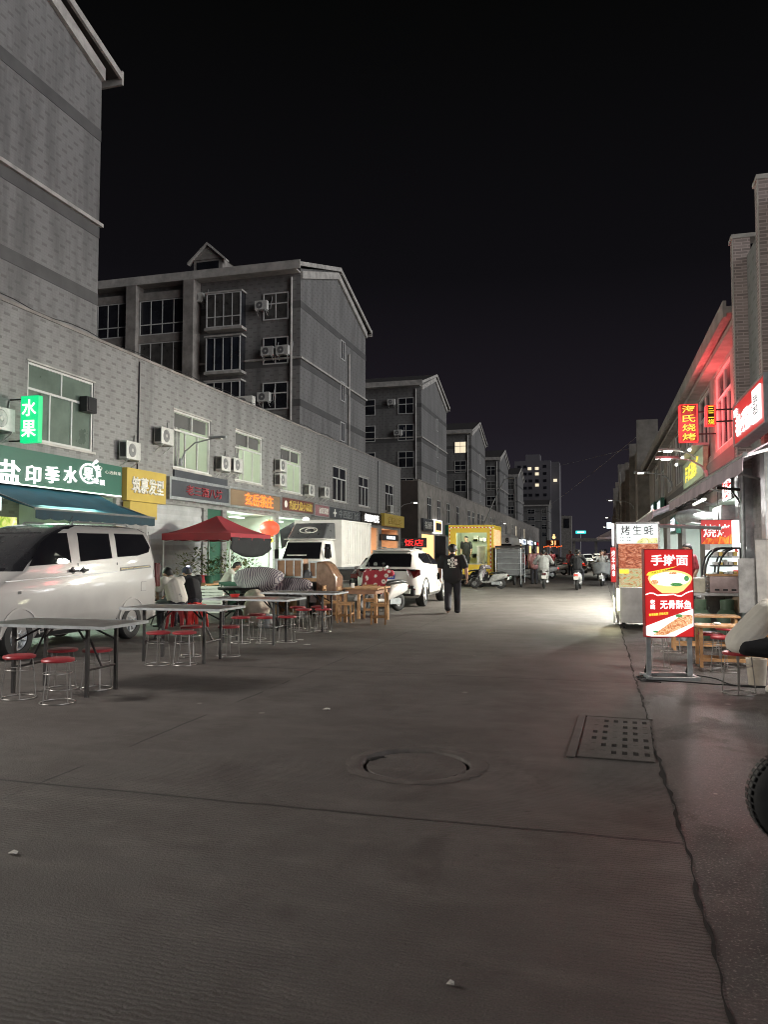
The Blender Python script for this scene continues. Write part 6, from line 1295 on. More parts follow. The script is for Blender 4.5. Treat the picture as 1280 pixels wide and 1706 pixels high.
def crate(loc, rz, w, d, h, mat, label, slots=4):
    t = thing('crate', label, 'crate', loc, rz); m = MB(); m.b2((-w / 2, -d / 2, 0), (w / 2, d / 2, .02))
    for k in range(slots):
        z = .02 + (h - .02) * k / slots; z2 = z + (h / slots) * .62
        m.b2((-w / 2, -d / 2, z), (w / 2, -d / 2 + .012, z2)); m.b2((-w / 2, d / 2 - .012, z), (w / 2, d / 2, z2)); m.b2((-w / 2, -d / 2 + .012, z), (-w / 2 + .012, d / 2 - .012, z2)); m.b2((w / 2 - .012, -d / 2 + .012, z), (w / 2, d / 2 - .012, z2))
    for x in (-w / 2, w / 2):
        for y in (-d / 2, d / 2): m.box((x, y, h / 2), (.03, .03, h))
    m.build('basket', mat, t); return t
ca = crate((-9.55, 18.0, 0), .15, .62, .42, .34, M['letw'], 'white slatted plastic crate, bottom of the pair left of the green bin')
copy_tree(ca, (-9.52, 18.02, .345), .12, 'white slatted plastic crate, top of the pair left of the green bin')
t = thing('green_bin', 'square dark green bin with a rim behind the third table', 'bin', (-9.05, 18.6, 0), .1); m = MB(); m.loft([[(-.38, -.3, 0), (.38, -.3, 0), (.38, .3, 0), (-.38, .3, 0)], [(-.43, -.34, .72), (.43, -.34, .72), (.43, .34, .72), (-.43, .34, .72)]]); m.build('tub', M['greenp'], t, bevel=.02); m = MB(); m.b2((-.46, -.37, .70), (.46, -.33, .76)); m.b2((-.46, .33, .70), (.46, .37, .76)); m.b2((-.46, -.33, .70), (-.42, .33, .76)); m.b2((.42, -.33, .70), (.46, .33, .76)); m.build('rim', M['greenp'], t)
for i, (x, y, z, mt, lb) in enumerate(((-9.2, 18.5, .765, 'letw', 'white tub on the green bin'), (-8.95, 18.6, .765, 'letw', 'pale jar on the green bin, right of the dark one'), (-9.08, 18.72, .765, 'black', 'dark jar on the green bin between two pale ones'))): m = MB(); m.lathe([(0, 0), (.06, 0), (.068, .14), (.05, .17), (.05, .2), (0, .2)], n=14); o = m.build('jar', M[mt], None, smooth=40); o.location = (x, y, z); tag(o, lb, 'jar')
# low round dark tables where the two men sit
t = thing('low_table', 'low round dark table in front of the two seated people', 'table', (-8.95, 14.75, 0)); m = MB(); m.lathe([(0, .55), (.42, .55), (.44, .53), (.42, .51), (0, .51)], n=28); m.build('tabletop', M['dsteel'], t, smooth=40)
for k in range(3): a = k * 2.1; m = MB(); m.tube([(.1 * math.cos(a), .1 * math.sin(a), .51), (.32 * math.cos(a), .32 * math.sin(a), 0)], .015, 6); m.build('leg', M['dsteel'], t)
t = thing('bowl_rack', 'dark stand with stacked trays between the bin and the third table', 'stand', (-8.1, 16.6, 0)); m = MB(); m.lathe([(0, .66), (.5, .66), (.52, .70), (.5, .72), (0, .69)], n=24); m.build('tray', M['dsteel'], t, smooth=40); m = MB()
for x in (-.3, .3): m.tube([(x, -.25, 0), (-x, .25, .66)], .02, 6); m.tube([(x, .25, 0), (-x, -.25, .66)], .02, 6)
m.build('folding_legs', M['dsteel'], t)
m = MB(); m.lathe([(0, 0), (.06, 0), (.09, .05), (.085, .05), (.055, .012), (0, .012)], n=16); o = m.build('bowl', M['redp2'], None, smooth=40); o.location = (-6.05, 12.2, .753); tag(o, 'red bowl standing on the third folding table', 'bowl')
# produce and plants under the canopy
def plant(loc, r, h, label, seed, mats):
    rg = random.Random(seed); t = thing('potted_plant', label, 'plant', loc, 0, 'leafy plants on show under the canopy'); m = MB(); m.lathe([(0, 0), (.12, 0), (.16, .24), (.14, .24), (0, .2)], n=14); m.build('pot', mats[1], t, smooth=40); m = MB()
    for k in range(150):
        a = rg.uniform(0, 6.28); rr_ = r * rg.random() ** .5; z = .25 + h * rg.random(); c = Vector((rr_ * math.cos(a), rr_ * math.sin(a), z)); d = Vector((math.cos(a), math.sin(a), rg.uniform(-.3, .9))).normalized() * rg.uniform(.08, .2); s_ = d.cross(Vector((0, 0, 1))).normalized() * rg.uniform(.02, .045)
        m.add([c, c + d * .5 + s_, c + d, c + d * .5 - s_], [(0, 1, 2, 3)])
    m.build('leaves', mats[0], t, keep=True); return t
t = thing('display_table', 'long display table of plants under the red canopy', 'table', (-12.3, 23.2, 0)); m = MB(); m.b2((-.6, -1.6, .5), (.6, 2.6, .55)); m.build('top', M['wood'], t)
for y in (-1.5, 2.5):
    for x in (-.5, .5): m = MB(); m.b2((x - .03, y - .03, 0), (x + .03, y + .03, .499)); m.build('leg', M['dsteel'], t)
M['leaf2'] = plain('pale_leaf', (.16, .19, .06), .6, var=.4, scale=9)
for i, (x, y, r, h, lb) in enumerate(((-12.5, 21.9, .4, .7, 'leafy plant at the near left of the canopy display'), (-12.0, 22.4, .35, .5, 'low leafy plant at the near edge of the canopy display'), (-12.6, 23.0, .45, .9, 'tall leafy plant in the middle of the canopy display'), (-12.0, 23.6, .35, .6, 'leafy plant right of the canopy front pole'), (-12.4, 24.4, .45, .8, 'bushy plant under the hanging black sheet'), (-12.0, 25.2, .4, .6, 'pale bushy plant at the right end of the display'))): plant((x, y, .551), r, h, lb, i, (M['leaf'] if i % 2 else M['leaf2'], M['greenp'] if i % 2 else M['dimred']))
m = MB(); m.b2((-11.0, 27.0, 0), (-10.9, 27.1, .1))
for i, (x, y, r, h, lb) in enumerate(((-12.6, 26.2, .5, .9, 'bushy plant between the canopy and the truck cab'), (-12.9, 27.2, .5, 1.0, 'bushy plant beside the truck cab, by the bright shop'))): plant((x, y, 0), r, h, lb, i + 20, (M['leaf2'], M['dimred']))

# ================================================================== RIGHT SIDE: SIGNBOARD, CARTS, TABLES
t = thing('standing_signboard', 'red lit standing signboard with noodle bowl and fish pictures on steel legs', 'sign', (.81, 9.98, 0), R_(13))
bw, z0_, z1_ = .285, .50, 1.545
m = MB(); m.b2((-bw, 0, z0_), (bw, .09, z1_)); m.build('lightbox', M['e_redbd'], t, bevel=.004)
m = MB(); m.b2((-bw - .008, -.006, z0_ - .008), (-bw - .0005, .095, z1_ + .008)); m.b2((bw + .0005, -.006, z0_ - .008), (bw + .008, .095, z1_ + .008)); m.b2((-bw - .0005, -.006, z1_ + .0005), (bw + .0005, .095, z1_ + .008)); m.b2((-bw - .0005, -.006, z0_ - .008), (bw + .0005, .095, z0_ - .0005)); m.build('frame', M['redp'], t)
lettering('手擀面', M['e_white'], t, (.01, -.006, 1.42), (1, 0, 0), ZU, width=.44, height=.13, bold=0.0123, ext=.006)
def flat(mb, pts, y): mb.add([(x, y, z) for x, z in pts], [tuple(range(len(pts)))])
def ell(cx_, cz, a, b, n=36): return [(cx_ + a * math.cos(2 * math.pi * k / n), cz + b * math.sin(2 * math.pi * k / n)) for k in range(n)]
m = MB(); flat(m, [(-.27, 1.235), (-.24, 1.275), (.10, 1.345), (.02, 1.315), (-.21, 1.232)], -.004); o = m.build('yellow_banner', M['e_yel'], t, keep=True)
lettering('传统工艺 劲道爽滑', M['ink'], o, (-.085, -.007, 1.287), (1, 0, .22), (-.22, 0, 1), width=.25, height=.028, bold=0, ext=.003)
m = MB(); P = [(.015 + .265 * math.cos(a), 1.195 + .105 * math.sin(a)) for a in [math.pi * k / 20 for k in range(21)]] + [(-.225, 1.14), (-.13, 1.055), (-.08, 1.02), (.10, 1.02), (.17, 1.05), (.255, 1.14)]; flat(m, P, -.003); m.build('bowl_print', M['e_cream'], t, keep=True)
m = MB(); flat(m, ell(.015, 1.19, .235, .085), -.005); m.build('noodle_print', M['f_noodle'], t, keep=True)
m = MB(); flat(m, ell(.21, 1.20, .03, .035, 12), -.007); flat(m, ell(.09, 1.125, .075, .022, 14), -.007); m.build('herb_print', M['f_green'], t, keep=True)
m = MB(); flat(m, ell(-.17, 1.155, .045, .03, 14), -.007); flat(m, ell(.05, 1.262, .05, .014, 12), -.007); m.build('meat_print', M['f_fish'], t, keep=True)
m = MB(); rg = random.Random(1); pts = [(-bw + .005 + i * .0475, 1.005 + rg.uniform(-.012, .012) - (.012 if 2 < i < 10 else 0) + (.03 if i > 10 else 0)) for i in range(12 + 1)]
flat(m, pts + [(x, z + .014) for x, z in reversed(pts)], -.004); m.build('torn_edge', M['e_white'], t, keep=True)
lettering('无骨酥鱼', M['e_white'], t, (.075, -.006, .885), (1, 0, 0), ZU, width=.37, height=.105, bold=0.0105, ext=.006); lettering('老\n碗', M['e_white'], t, (-.20, -.006, .885), (1, 0, 0), ZU, width=.058, height=.115, bold=0.0087, ext=.006)
lettering('鲜香酥脆 回味无穷', M['e_yel'], t, (-.13, -.006, .77), (1, 0, .1), (-.1, 0, 1), width=.23, height=.032, bold=0.0070, ext=.005)
m = MB(); flat(m, [(-bw + .002, .515), (-.22, .502), (.06, .502), (bw - .002, .625), (bw - .002, .835), (.0, .735), (-bw + .002, .625)], -.003); m.build('plate_print', M['e_paper'], t, keep=True)
m = MB(); flat(m, [(-.20, .52), (-.05, .52), (.27, .66), (.275, .76), (.16, .765), (-.02, .65)], -.005); m.build('fish_print', M['f_fish'], t, keep=True); m = MB(); flat(m, ell(.11, .75, .04, .02, 12), -.007); flat(m, ell(-.17, .56, .03, .012, 10), -.007); m.build('herb_print', M['f_green'], t, keep=True)
for x in (-.245, .245): m = MB(); m.b2((x - .025, .02, .03), (x + .025, .06, z0_ - .009)); m.build('leg', M['galv'], t)
m = MB(); m.b2((-.30, -.16, 0), (-.255, .24, .04)); m.b2((.255, -.16, 0), (.30, .24, .04)); m.b2((-.254, -.16, 0), (.254, -.12, .035)); m.b2((-.254, .2, 0), (.254, .24, .035)); m.prism([(.235, .07, .04), (.265, .07, .04), (.265, .2, .04), (.235, .2, .04)], (0, -.0, .0)) if 0 else None; m.build('base', M['galv'], t)
m = MB(); m.tube([(.25, .06, .2), (.25, .18, .05)], .015, 6); m.tube([(-.25, .06, .2), (-.25, .18, .05)], .015, 6); m.build('stay', M['dsteel'], t)
# oyster cart
t = thing('oyster_cart', 'steel oyster grilling cart with food photo panel and white lit header', 'food cart', (.35, 16.25, 0))
m = MB(); m.b2((.0, 0, 1.70), (.78, .08, 2.09)); o = m.build('header', M['e_paper'], t, bevel=.004)
lettering('烤生蚝', M['ink'], o, (.39, -.006, 1.965), (1, 0, 0), ZU, width=.62, height=.19, bold=0.004, ext=.005, spacing=1.35)
for x in (.07, .2):
    for z in (1.76, 1.82): lettering('生蚝' if x < .1 else '鲜美', M['ink'], o, (x + .03, -.006, z), (1, 0, 0), ZU, width=.08, height=.03, bold=0, ext=.003)
m = MB(); flat(m, [(.36, 1.703), (.775, 1.703), (.775, 1.82), (.62, 1.80), (.5, 1.815), (.42, 1.77)], -.004); m.build('oyster_print', M['f_oyst'], o, keep=True)
m = MB(); m.b2((.03, .02, .98), (.78, .06, 1.695)); o = m.build('photo_panel', M['f_meat'], t); m = MB(); m.b2((.031, .012, .83), (.78, .018, 1.20)); m.build('lower_photo', M['f_mix'], o); m = MB(); m.b2((.04, .008, 1.10), (.22, .0115, 1.18)); m.build('yellow_tag', M['e_yel'], o)
m = MB(); m.b2((.03, .02, .12), (.80, 1.3, .82)); m.build('steel_body', M['steelp'], t, bevel=.01)
m = MB()
for x in (.0, .8):
    for y in (.05, 1.3): m.b2((x - .018, y - .018, .1), (x + .018, y + .018, 2.1))
m.b2((-.02, .03, 2.10), (.82, 1.35, 2.13)); m.build('frame', M['steel'], t)
for x in (.12, .7):
    for y in (.15, 1.15): m = MB(); m.lathe([(0, -.02), (.05, -.02), (.055, 0), (.05, .02), (0, .02)], (x, y, .055), 16, 'x'); m.build('castor', M['rubber'], t, smooth=40)
m = MB(); m.b2((-.015, .0, .36), (.03, .04, .80)); m.build('light_tube', glow('pale_yellow_tube', (1, .95, .6), 3.0), t); m = MB(); m.tube([(.8, .05, 2.05), (1.95, .0, 1.99)], .035, 8); m.build('beam', M['galv'], t); lt = bpy.data.lights.new('cart_light', 'AREA'); lt.energy = 16; lt.size = .5; lt.color = (1, .95, .62); lo = bpy.data.objects.new('cart_light', lt); COL.objects.link(lo); lo.parent = t; lo.location = (-.06, .0, .6); lo.rotation_euler = (0, R_(70), 0)
t = thing('lit_strip_sign', 'narrow red vertical lit strip with white characters at the cart corner', 'sign', (.28, 16.15, 0)); m = MB(); m.b2((-.055, 0, .93), (.045, .05, 1.62)); m.build('panel', M['e_redp'], t); lettering('烤\n羊\n肉\n串', M['e_white'], t, (-.005, -.006, 1.30), (1, 0, 0), ZU, width=.065, height=.52, bold=0.0070, ext=.005); m = MB(); m.b2((-.025, .01, 1.66), (.015, .05, 2.10)); m.build('tube', M['e_white'], t); m = MB(); m.b2((-.02, .051, .12), (.015, .075, 2.1)); m.build('post', M['galv'], t); m = MB(); m.b2((-.12, .0, 2.0), (-.03, .08, 2.12)); m.build('top_lamp', M['e_cool'], t)
# steel table and grill
t = thing('steel_table', 'long steel work table holding the grill box', 'table', (2.2, 15.3, 0), R_(-2)); m = MB(); m.b2((-.85, -.3, .74), (.60, .35, .79)); m.build('top', M['steelp'], t, bevel=.006)
for x in (-.8, .42, .52):
    m = MB(); m.b2((x - .02, -.27, 0), (x + .02, -.23, .739)); m.build('leg', M['steel'], t)
t = thing('grill_box', 'reddish steel grill box with a row of vents on the steel table', 'grill', (2.32, 15.2, .792)); m = MB(); m.b2((-.40, -.12, 0), (.40, .3, .30)); m.build('body', plain('reddish_steel', (.42, .33, .32), .4, .5, var=.2), t, bevel=.008); m = MB(); m.b2((-.42, -.14, .302), (.42, .32, .335)); m.build('top_rim', M['wood'], t); m = MB()
for k in range(5): m.b2((-.32 + .14 * k, -.126, .04), (-.24 + .14 * k, -.121, .07))
m.build('vent', M['black'], t); m = MB()
for z in (.05, .12, .2, .27): m.tube([(.40, 0, z), (.47, 0, z)], .012, 6); m.tube([(-.40, -.05, z), (-.47, -.05, z)], .02, 6)
m.build('handle', M['steel'], t); m = MB(); m.b2((-.9, -.1, 0), (-.47, .28, .26)); o = m.build('side_tray', plain('cream_enamel', (.45, .42, .33), .45), t, bevel=.01)
for i, (x, y, s_, lb) in enumerate(((1.72, 14.9, 1.0, 'left grey green gas cylinder under the steel table'), (2.18, 14.95, 1.04, 'right grey green gas cylinder under the steel table'))):
    t = thing('gas_cylinder', lb, 'gas cylinder', (x, y, 0), 0, 'gas cylinders under the steel table'); m = MB(); m.lathe([(0, 0), (.16, 0), (.18, .03), (.185, .1), (.185, .36), (.17, .44), (.12, .50), (.05, .54), (.04, .58), (0, .58)], n=24); m.build('tank', M['greencyl'], t, smooth=40); m = MB(); m.lathe([(.11, .50), (.12, .68), (.11, .68), (.10, .50)], n=20); m.build('collar', M['greencyl'], t, smooth=40); m = MB(); m.tube([(0, 0, .57), (0, 0, .65)], .02, 8); m.build('valve', M['gold'], t)
t = thing('fire_extinguisher', 'small red extinguisher on the ground under the table end', 'extinguisher', (2.55, 14.9, 0)); m = MB(); m.lathe([(0, 0), (.07, 0), (.075, .02), (.075, .34), (.05, .40), (.02, .43), (0, .43)], n=18); m.build('tank', M['redp'], t, smooth=40); m = MB(); m.b2((-.02, -.06, .43), (.02, .04, .47)); m.build('handle', M['black'], t)
t = thing('hanging_cloth', 'pale brown striped cloth hanging off the steel table', 'cloth', (0, 0, 0)); V = []; F = []; m = MB()
for i in range(5):
    for k in range(14): s_ = k / 13; V.append((2.28 + .42 * s_, 14.97 + .02 * math.sin(k * 1.6), .735 - i / 4 * (.30 - .12 * s_)))
for i in range(4):
    for k in range(13): F.append((i * 14 + k, i * 14 + k + 1, (i + 1) * 14 + k + 1, (i + 1) * 14 + k))
m.add(V, F); solid(m.build('sheet', M['cardboard'], t, smooth=80, keep=True), .01)
# glass display case with curved front
t = thing('display_case', 'glass display case with a curved black frame and lit shelves', 'display case', (1.93, 15.95, .0)); t.scale = (.91, .9, 1)
m = MB(); m.b2((.0, 0, 0), (.74, .55, 1.06)); m.build('base', M['steel'], t, bevel=.01)
prof = [(.02, 1.06), (.04, 1.25), (.10, 1.42), (.20, 1.54), (.34, 1.60), (.72, 1.60)]
for y in (0, .52):
    for off in (0, .25):
        P = [(min(x + off, .72) , y, z) for x, z in prof]; m = MB(); m.tube(P, .022, 6); m.build('rib', M['black'], t, smooth=50)
m = MB(); m.b2((.70, .0, 1.06), (.74, .04, 1.60)); m.b2((.70, .5, 1.06), (.74, .54, 1.60)); m.build('post', M['black'], t); m = MB()
for z in (1.25, 1.42): m.b2((.18, .05, z), (.70, .5, z + .025))
m.build('shelf', M['black'], t); m = MB(); m.b2((.1, .51, 1.08), (.70, .53, 1.57)); m.build('back_panel', glow('lit_back_panel', (.85, 1, .95), .5, (.6, .6, .6)), t); m = MB(); rg = random.Random(3)
for z in (1.07, 1.28, 1.45):
    for k in range(5): m.cur = k % 3; m.b2((.22 + .095 * k, .1, z), (.29 + .095 * k, .4, z + rg.uniform(.05, .11)))
m.build('goods', [M['white'], M['gold'], M['letw']], t)
t = thing('barbecue_banner', 'red and yellow barbecue banner hung above the display case', 'banner', (2.29, 16.5, 1.92)); t.scale = (.88, 1, .88); m = MB(); m.b2((-.37, 0, -.27), (.37, .02, .27)); m.build('cloth', glow('glowing_red_cloth', (.6, .02, .02), .3, (.5, .02, .02)), t); m = MB(); m.prism([(-.36, -.003, -.26), (.36, -.003, -.26), (.36, -.003, .12), (.27, -.003, -.02), (.16, -.003, -.12), (.02, -.003, -.09), (-.12, -.003, -.15), (-.25, -.003, -.12)], (0, .002, 0)); m.build('flame_print', M['f_flame'], t, keep=True); lettering('烧烤', M['e_paper'], t, (-.05, -.008, .03), (1, 0, 0), ZU, width=.56, height=.29, bold=0.0105, ext=.006); m = MB(); m.tube([(-.4, .03, .27), (.42, .03, .27)], .015, 6); m.tube([(0, .03, .27), (0, .03, .9)], .012, 5); m.build('rail', M['dsteel'], t)  # banner is no lamp; cloth, flames and letters have light put in as glow
# post, duct, board, brown noticeboard
t = thing('awning_post', 'grey steel post carrying the right awning beside the display case', 'post', (2.63, 15.9, 0)); m = MB(); m.tube([(0, 0, 0), (0, 0, 3.1)], .045, 10); m.build('pole', M['galv'], t, smooth=50); m = MB(); m.tube([(0, 0, 2.7), (-.45, 0, 2.75)], .03, 6); m.tube([(0, 0, 2.4), (-.2, 0, 2.72)], .02, 6); m.build('arm', M['dsteel'], t)
t = thing('extractor_duct', 'dark grey extractor duct under the right awning', 'duct', (0, 0, 0)); m = MB(); m.tube([(1.9, 19.6, 2.35), (2.1, 19.2, 2.38), (2.4, 18.9, 2.3), (3.0, 18.6, 2.28)], .16, 12); m.build('pipe', M['galv'], t, smooth=40); m = MB(); m.b2((2.45, 17.3, 2.08), (3.0, 18.5, 2.5)); m.build('hood', M['galv'], t, bevel=.02)
t = thing('leaning_board', 'big pale grey board leaning on the right wall', 'board', (2.42, 13.4, 0)); m = MB(); m.prism([(0, 0, .0), (.42, .1, .0), (.40, .35, 1.72), (.02, .3, 1.72)], (.0, .04, .01)); m.build('panel', plain('grey_board', (.33, .32, .30), .6), t, keep=True); m = MB(); m.prism([(-.25, .2, .55), (.04, .3, .55), (.03, .36, 1.42), (-.24, .3, 1.42)], (.0, .03, 0)); m.build('smaller_panel', M['greycl'], t, keep=True)
t = thing('doorway_shade', 'black panel painted as the shade of an open doorway right of the grill', 'door', (2.95, 13.4, 0)); m = MB(); m.b2((0, 0, .02), (.02, .95, 2.1)); m.build('panel', M['carblack'], t)  # solid black sheet, the doorway's darkness put into its colour
t = thing('notice_frame', 'brown framed dark notice panel on the wall at the right edge', 'frame', (2.98, 13.65, 2.25)); m = MB(); m.b2((0, -.4, -.3), (.04, .8, .35)); m.build('panel', M['maroon'], t); m = MB(); m.b2((-.02, -.45, .352), (.04, .85, .40)); m.b2((-.02, -.45, -.35), (.04, .85, -.302)); m.build('frame', M['ply'], t)
# low wooden tables
def low_table(loc, rz, label, w=1.0, d=.45, h=.55):
    t = thing('low_table', label, 'table', loc, rz, 'low wooden tables on the right pavement'); m = MB(); m.b2((-w / 2, -d / 2, h - .03), (w / 2, d / 2, h)); m.build('tabletop', M['wood'], t, bevel=.004)
    for x in (-w / 2 + .06, w / 2 - .06):
        for y in (-d / 2 + .05, d / 2 - .05): m = MB(); m.b2((x - .02, y - .02, 0), (x + .02, y + .02, h - .031)); m.build('leg', M['wood'], t)
    m = MB(); m.b2((-w / 2 + .081, -d / 2 + .04, .08), (w / 2 - .081, -d / 2 + .06, .12)); m.b2((-w / 2 + .081, d / 2 - .06, .08), (w / 2 - .081, d / 2 - .04, .12)); m.build('stretcher', M['wood'], t); return t
lt_ = low_table((1.72, 11.25, 0), R_(2), 'nearer low wooden table on the right with a crumpled tissue')
copy_tree(lt_, (1.55, 13.0, 0), R_(0), 'farther low wooden table on the right before the gas cylinders')
m = MB(); m.sphere((1.5, 11.2, .57), .035, 8, 5, (1.6, 1, .5)); tag(m.build('tissue', M['letw']), 'crumpled white tissue on the nearer low table', 'tissue')
t = thing('litter_bin', 'pale patterned bin on the ground behind the leaning diner', 'bin', (1.72, 9.75, 0)); m = MB(); m.lathe([(0, 0), (.09, 0), (.115, .30), (.105, .30), (.085, .01)], n=18); m.build('tub', M['sack'], t, smooth=40)
t = thing('diner_table', 'low wooden table edge at the right frame beside the leaning diner', 'table', (2.05, 8.55, 0)); m = MB(); m.b2((-.32, -.5, .52), (.4, .5, .56)); m.build('tabletop', M['wood'], t, bevel=.004)
for x in (-.27, .35):
    for y in (-.45, .45): m = MB(); m.b2((x - .02, y - .02, 0), (x + .02, y + .02, .519)); m.build('leg', M['ply'], t)
for pts, lb in (([(.45, 9.9, .008), (.9, 10.35, .008), (1.3, 10.1, .008), (1.5, 9.6, .008), (2.2, 9.55, .008)], 'black cable curving over the pavement behind the signboard'), ([(.42, 9.75, .008), (.9, 9.72, .008), (1.5, 9.62, .008), (2.4, 9.68, .008)], 'black cable lying straight behind the diner stool'), ([(.5, 10.35, .01), (.62, 10.1, .03), (.42, 9.95, .01), (.6, 9.85, .01), (.45, 9.7, .01), (.7, 9.6, .01)], 'tangled black cable at the signboard foot')):
    P = []; q = [Vector(p) for p in pts]
    for i in range(len(q) - 1):
        a, b, c, d = q[max(i - 1, 0)], q[i], q[i + 1], q[min(i + 2, len(q) - 1)]
        for k in range(8): s_ = k / 8; P.append(.5 * ((2 * b) + (c - a) * s_ + (2 * a - 5 * b + 4 * c - d) * s_ * s_ + (3 * b - a - 3 * c + d) * s_ ** 3))
    m = MB(); m.tube(P, .007, 6); tag(m.build('power_cable', M['black'], smooth=60), lb, 'cable', 'power cables on the pavement')
# ================================================================== PEOPLE
def V3(*a): return Vector(a)
def hand(wr, dirn, palm, r=1.0, curl=.5, side=1):
    """palm, five bent fingers; dirn = wrist->knuckles, palm = palm normal"""
    d = Vector(dirn).normalized(); n = Vector(palm); n = (n - d * n.dot(d)).normalized(); s = d.cross(n) * side; w = Vector(wr)
    seg = []
    for k in (-1, -.33, .33, 1): seg.append((w + s * .012 * k * r, .014 * r, w + d * .085 * r + s * .027 * k * r, .012 * r))
    for k, L_ in zip((-1, -.33, .33, 1), (.070, .082, .078, .060)):
        a = w + d * .088 * r + s * .027 * k * r; L_ *= r
        b = a + (d * math.cos(curl * .6) + n * math.sin(curl * .6)) * L_ * .5; c = b + (d * math.cos(curl * 1.6) + n * math.sin(curl * 1.6)) * L_ * .5
        seg += [(a, .0095 * r, b, .009 * r), (b, .009 * r, c, .0075 * r)]
    a = w + d * .03 * r + s * .03 * r; b = a + (d * .6 + s * .7 + n * .25).normalized() * .04 * r; c = b + (d * .85 + s * .2 + n * .4).normalized() * .032 * r
    return seg + [(a, .013 * r, b, .011 * r), (b, .011 * r, c, .009 * r)]
def person(label, loc, rz, J, top, bottom, shoes, hairm='hair', short=False, longsleeve=False, vox=.011, group=None, loose=1.0, hairlen=0, shorts=False, fat=1.0, parts=None):
    """J: joints in local metres, facing +y"""
    t = thing('person', label, 'person', loc, rz, group); g = lambda k: Vector(J[k])
    pel, che, nec, hd = g('pelvis'), g('chest'), g('neck'), g('head'); look = Vector(J.get('look', (0, 1, 0))).normalized(); upv = (hd - nec).normalized()
    right = look.cross(Vector((0, 0, 1))).normalized()
    hs = [(hd + upv * .025 - look * .012, .098, hd + upv * .03 + look * .02, .092), (hd - upv * .05 + look * .035, .066, hd - upv * .075 + look * .055, .05), (nec - upv * .02, .058, hd - upv * .03, .056),
          (hd - upv * .01 + look * .095, .016, hd - upv * .035 + look * .118, .017)]
    for s_ in (-1, 1): hs += [(hd + right * s_ * .088 - look * .005, .018, hd + right * s_ * .094 - upv * .035, .014)]
    sk = hs[:]
    for s_ in ('l', 'r'):
        sh, el, wr = g('sh' + s_), g('el' + s_), g('wr' + s_)
        sk += [(sh, .05, el, .043), (el, .043, el.lerp(wr, .35), .042), (el.lerp(wr, .35), .042, wr, .027)]
        hdv = (wr - el).normalized(); hdv = Vector(J.get('hd' + s_, hdv)); sk += hand(wr + hdv.normalized() * .01, hdv, Vector(J.get('pn' + s_, (0, -.2, -1) if abs(hdv.z) < .7 else (1 if s_ == 'l' else -1, 0, 0))), 1, J.get('curl', .55), 1 if s_ == 'l' else -1)
        hp, kn, an, to = g('hp' + s_), g('kn' + s_), g('an' + s_), g('to' + s_)
        sk += [(hp, .075, kn, .055), (kn, .055, kn.lerp(an, .3), .053), (kn.lerp(an, .3), .053, an, .036), (an, .035, to, .03)]
    sk += [(pel, .12, che, .13), (che, .11, nec, .055), (g('shl'), .055, g('shr'), .055), (g('hpl'), .09, g('hpr'), .09)]
    blob('body', sk, M['skin'], t, vox)
    # hair: cap over the skull, cut back from the face
    hr = [(hd + upv * .045 - look * .025, .104, hd + upv * .05 + look * .012, .092), (hd - look * .05 + upv * .0, .085, hd - look * .045 - upv * (.045 + hairlen), .062)]
    blob('hair', hr, M[hairm], t, vox)
    m = MB()
    for s_ in (-1, 1): m.sphere(hd + look * .103 + right * s_ * .032 + upv * .008, .011, 8, 6)
    m.build('eye', M['black'], t)
    L_ = loose; back = che - Vector((0, 0, 0))
    wst = pel.lerp(che, .35); ax = (che - pel).normalized()
    hem = J.get('hem', -.02)
    tp = [(g('shl') - ax * .03, .075 * L_, g('shr') - ax * .03, .075 * L_), (che - ax * .02, .148 * L_ * fat, wst, .150 * L_ * fat), (wst, .150 * L_ * fat, pel + ax * hem, .150 * L_ * fat), (che, .12 * L_, nec - upv * .035, .07)]
    for a in (-1, 1): e_ = right * a * .055; tp += [(che + e_ - ax * .02, .13 * L_ * fat, pel + e_ + ax * hem, .132 * L_ * fat)]
    for s_ in ('l', 'r'):
        sh, el, wr = g('sh' + s_), g('el' + s_), g('wr' + s_)
        if longsleeve: tp += [(sh, .075 * L_, el, .064 * L_), (el, .064 * L_, wr, .048 * L_)]
        else: tp += [(sh, .076 * L_, sh.lerp(el, .8), .070 * L_)]
    so_ = blob('shirt', tp, M[top], t, vox, 4)
    bt = [(g('hpl'), .108 * fat, g('hpr'), .108 * fat), (pel - ax * .05, .115 * fat, pel + ax * max(0, hem), .132 * fat)]
    for s_ in ('l', 'r'):
        hp, kn, an = g('hp' + s_), g('kn' + s_), g('an' + s_); bt += [(hp, .105, kn, .082 if not shorts else .10)]
        if not shorts: bt += [(kn, .082, an - (kn - an).normalized() * .02, .072)]
    blob('trousers', bt, M[bottom], t, vox, 3)
    for s_ in ('l', 'r'):
        an, to = g('an' + s_), g('to' + s_); d = (to - an); d.z = 0; d.normalize(); b = Vector((an.x, an.y, 0)); zz = min(an.z, to.z) - .03
        blob('shoe', [(an - d * .035 - Vector((0, 0, .03)), .042, an + d * .06 - Vector((0, 0, .035)), .043), (an + d * .06 - Vector((0, 0, .035)), .043, to + d * .04, .036)], M[shoes], t, .010)
    if parts: parts(t, so_)
    return t
def jmir(d):
    J = {}
    for k, v in d.items():
        if k.startswith('_'): J[k[1:] + 'r'] = v; J[k[1:] + 'l'] = (-v[0], v[1], v[2])
        else: J[k] = v
    return J
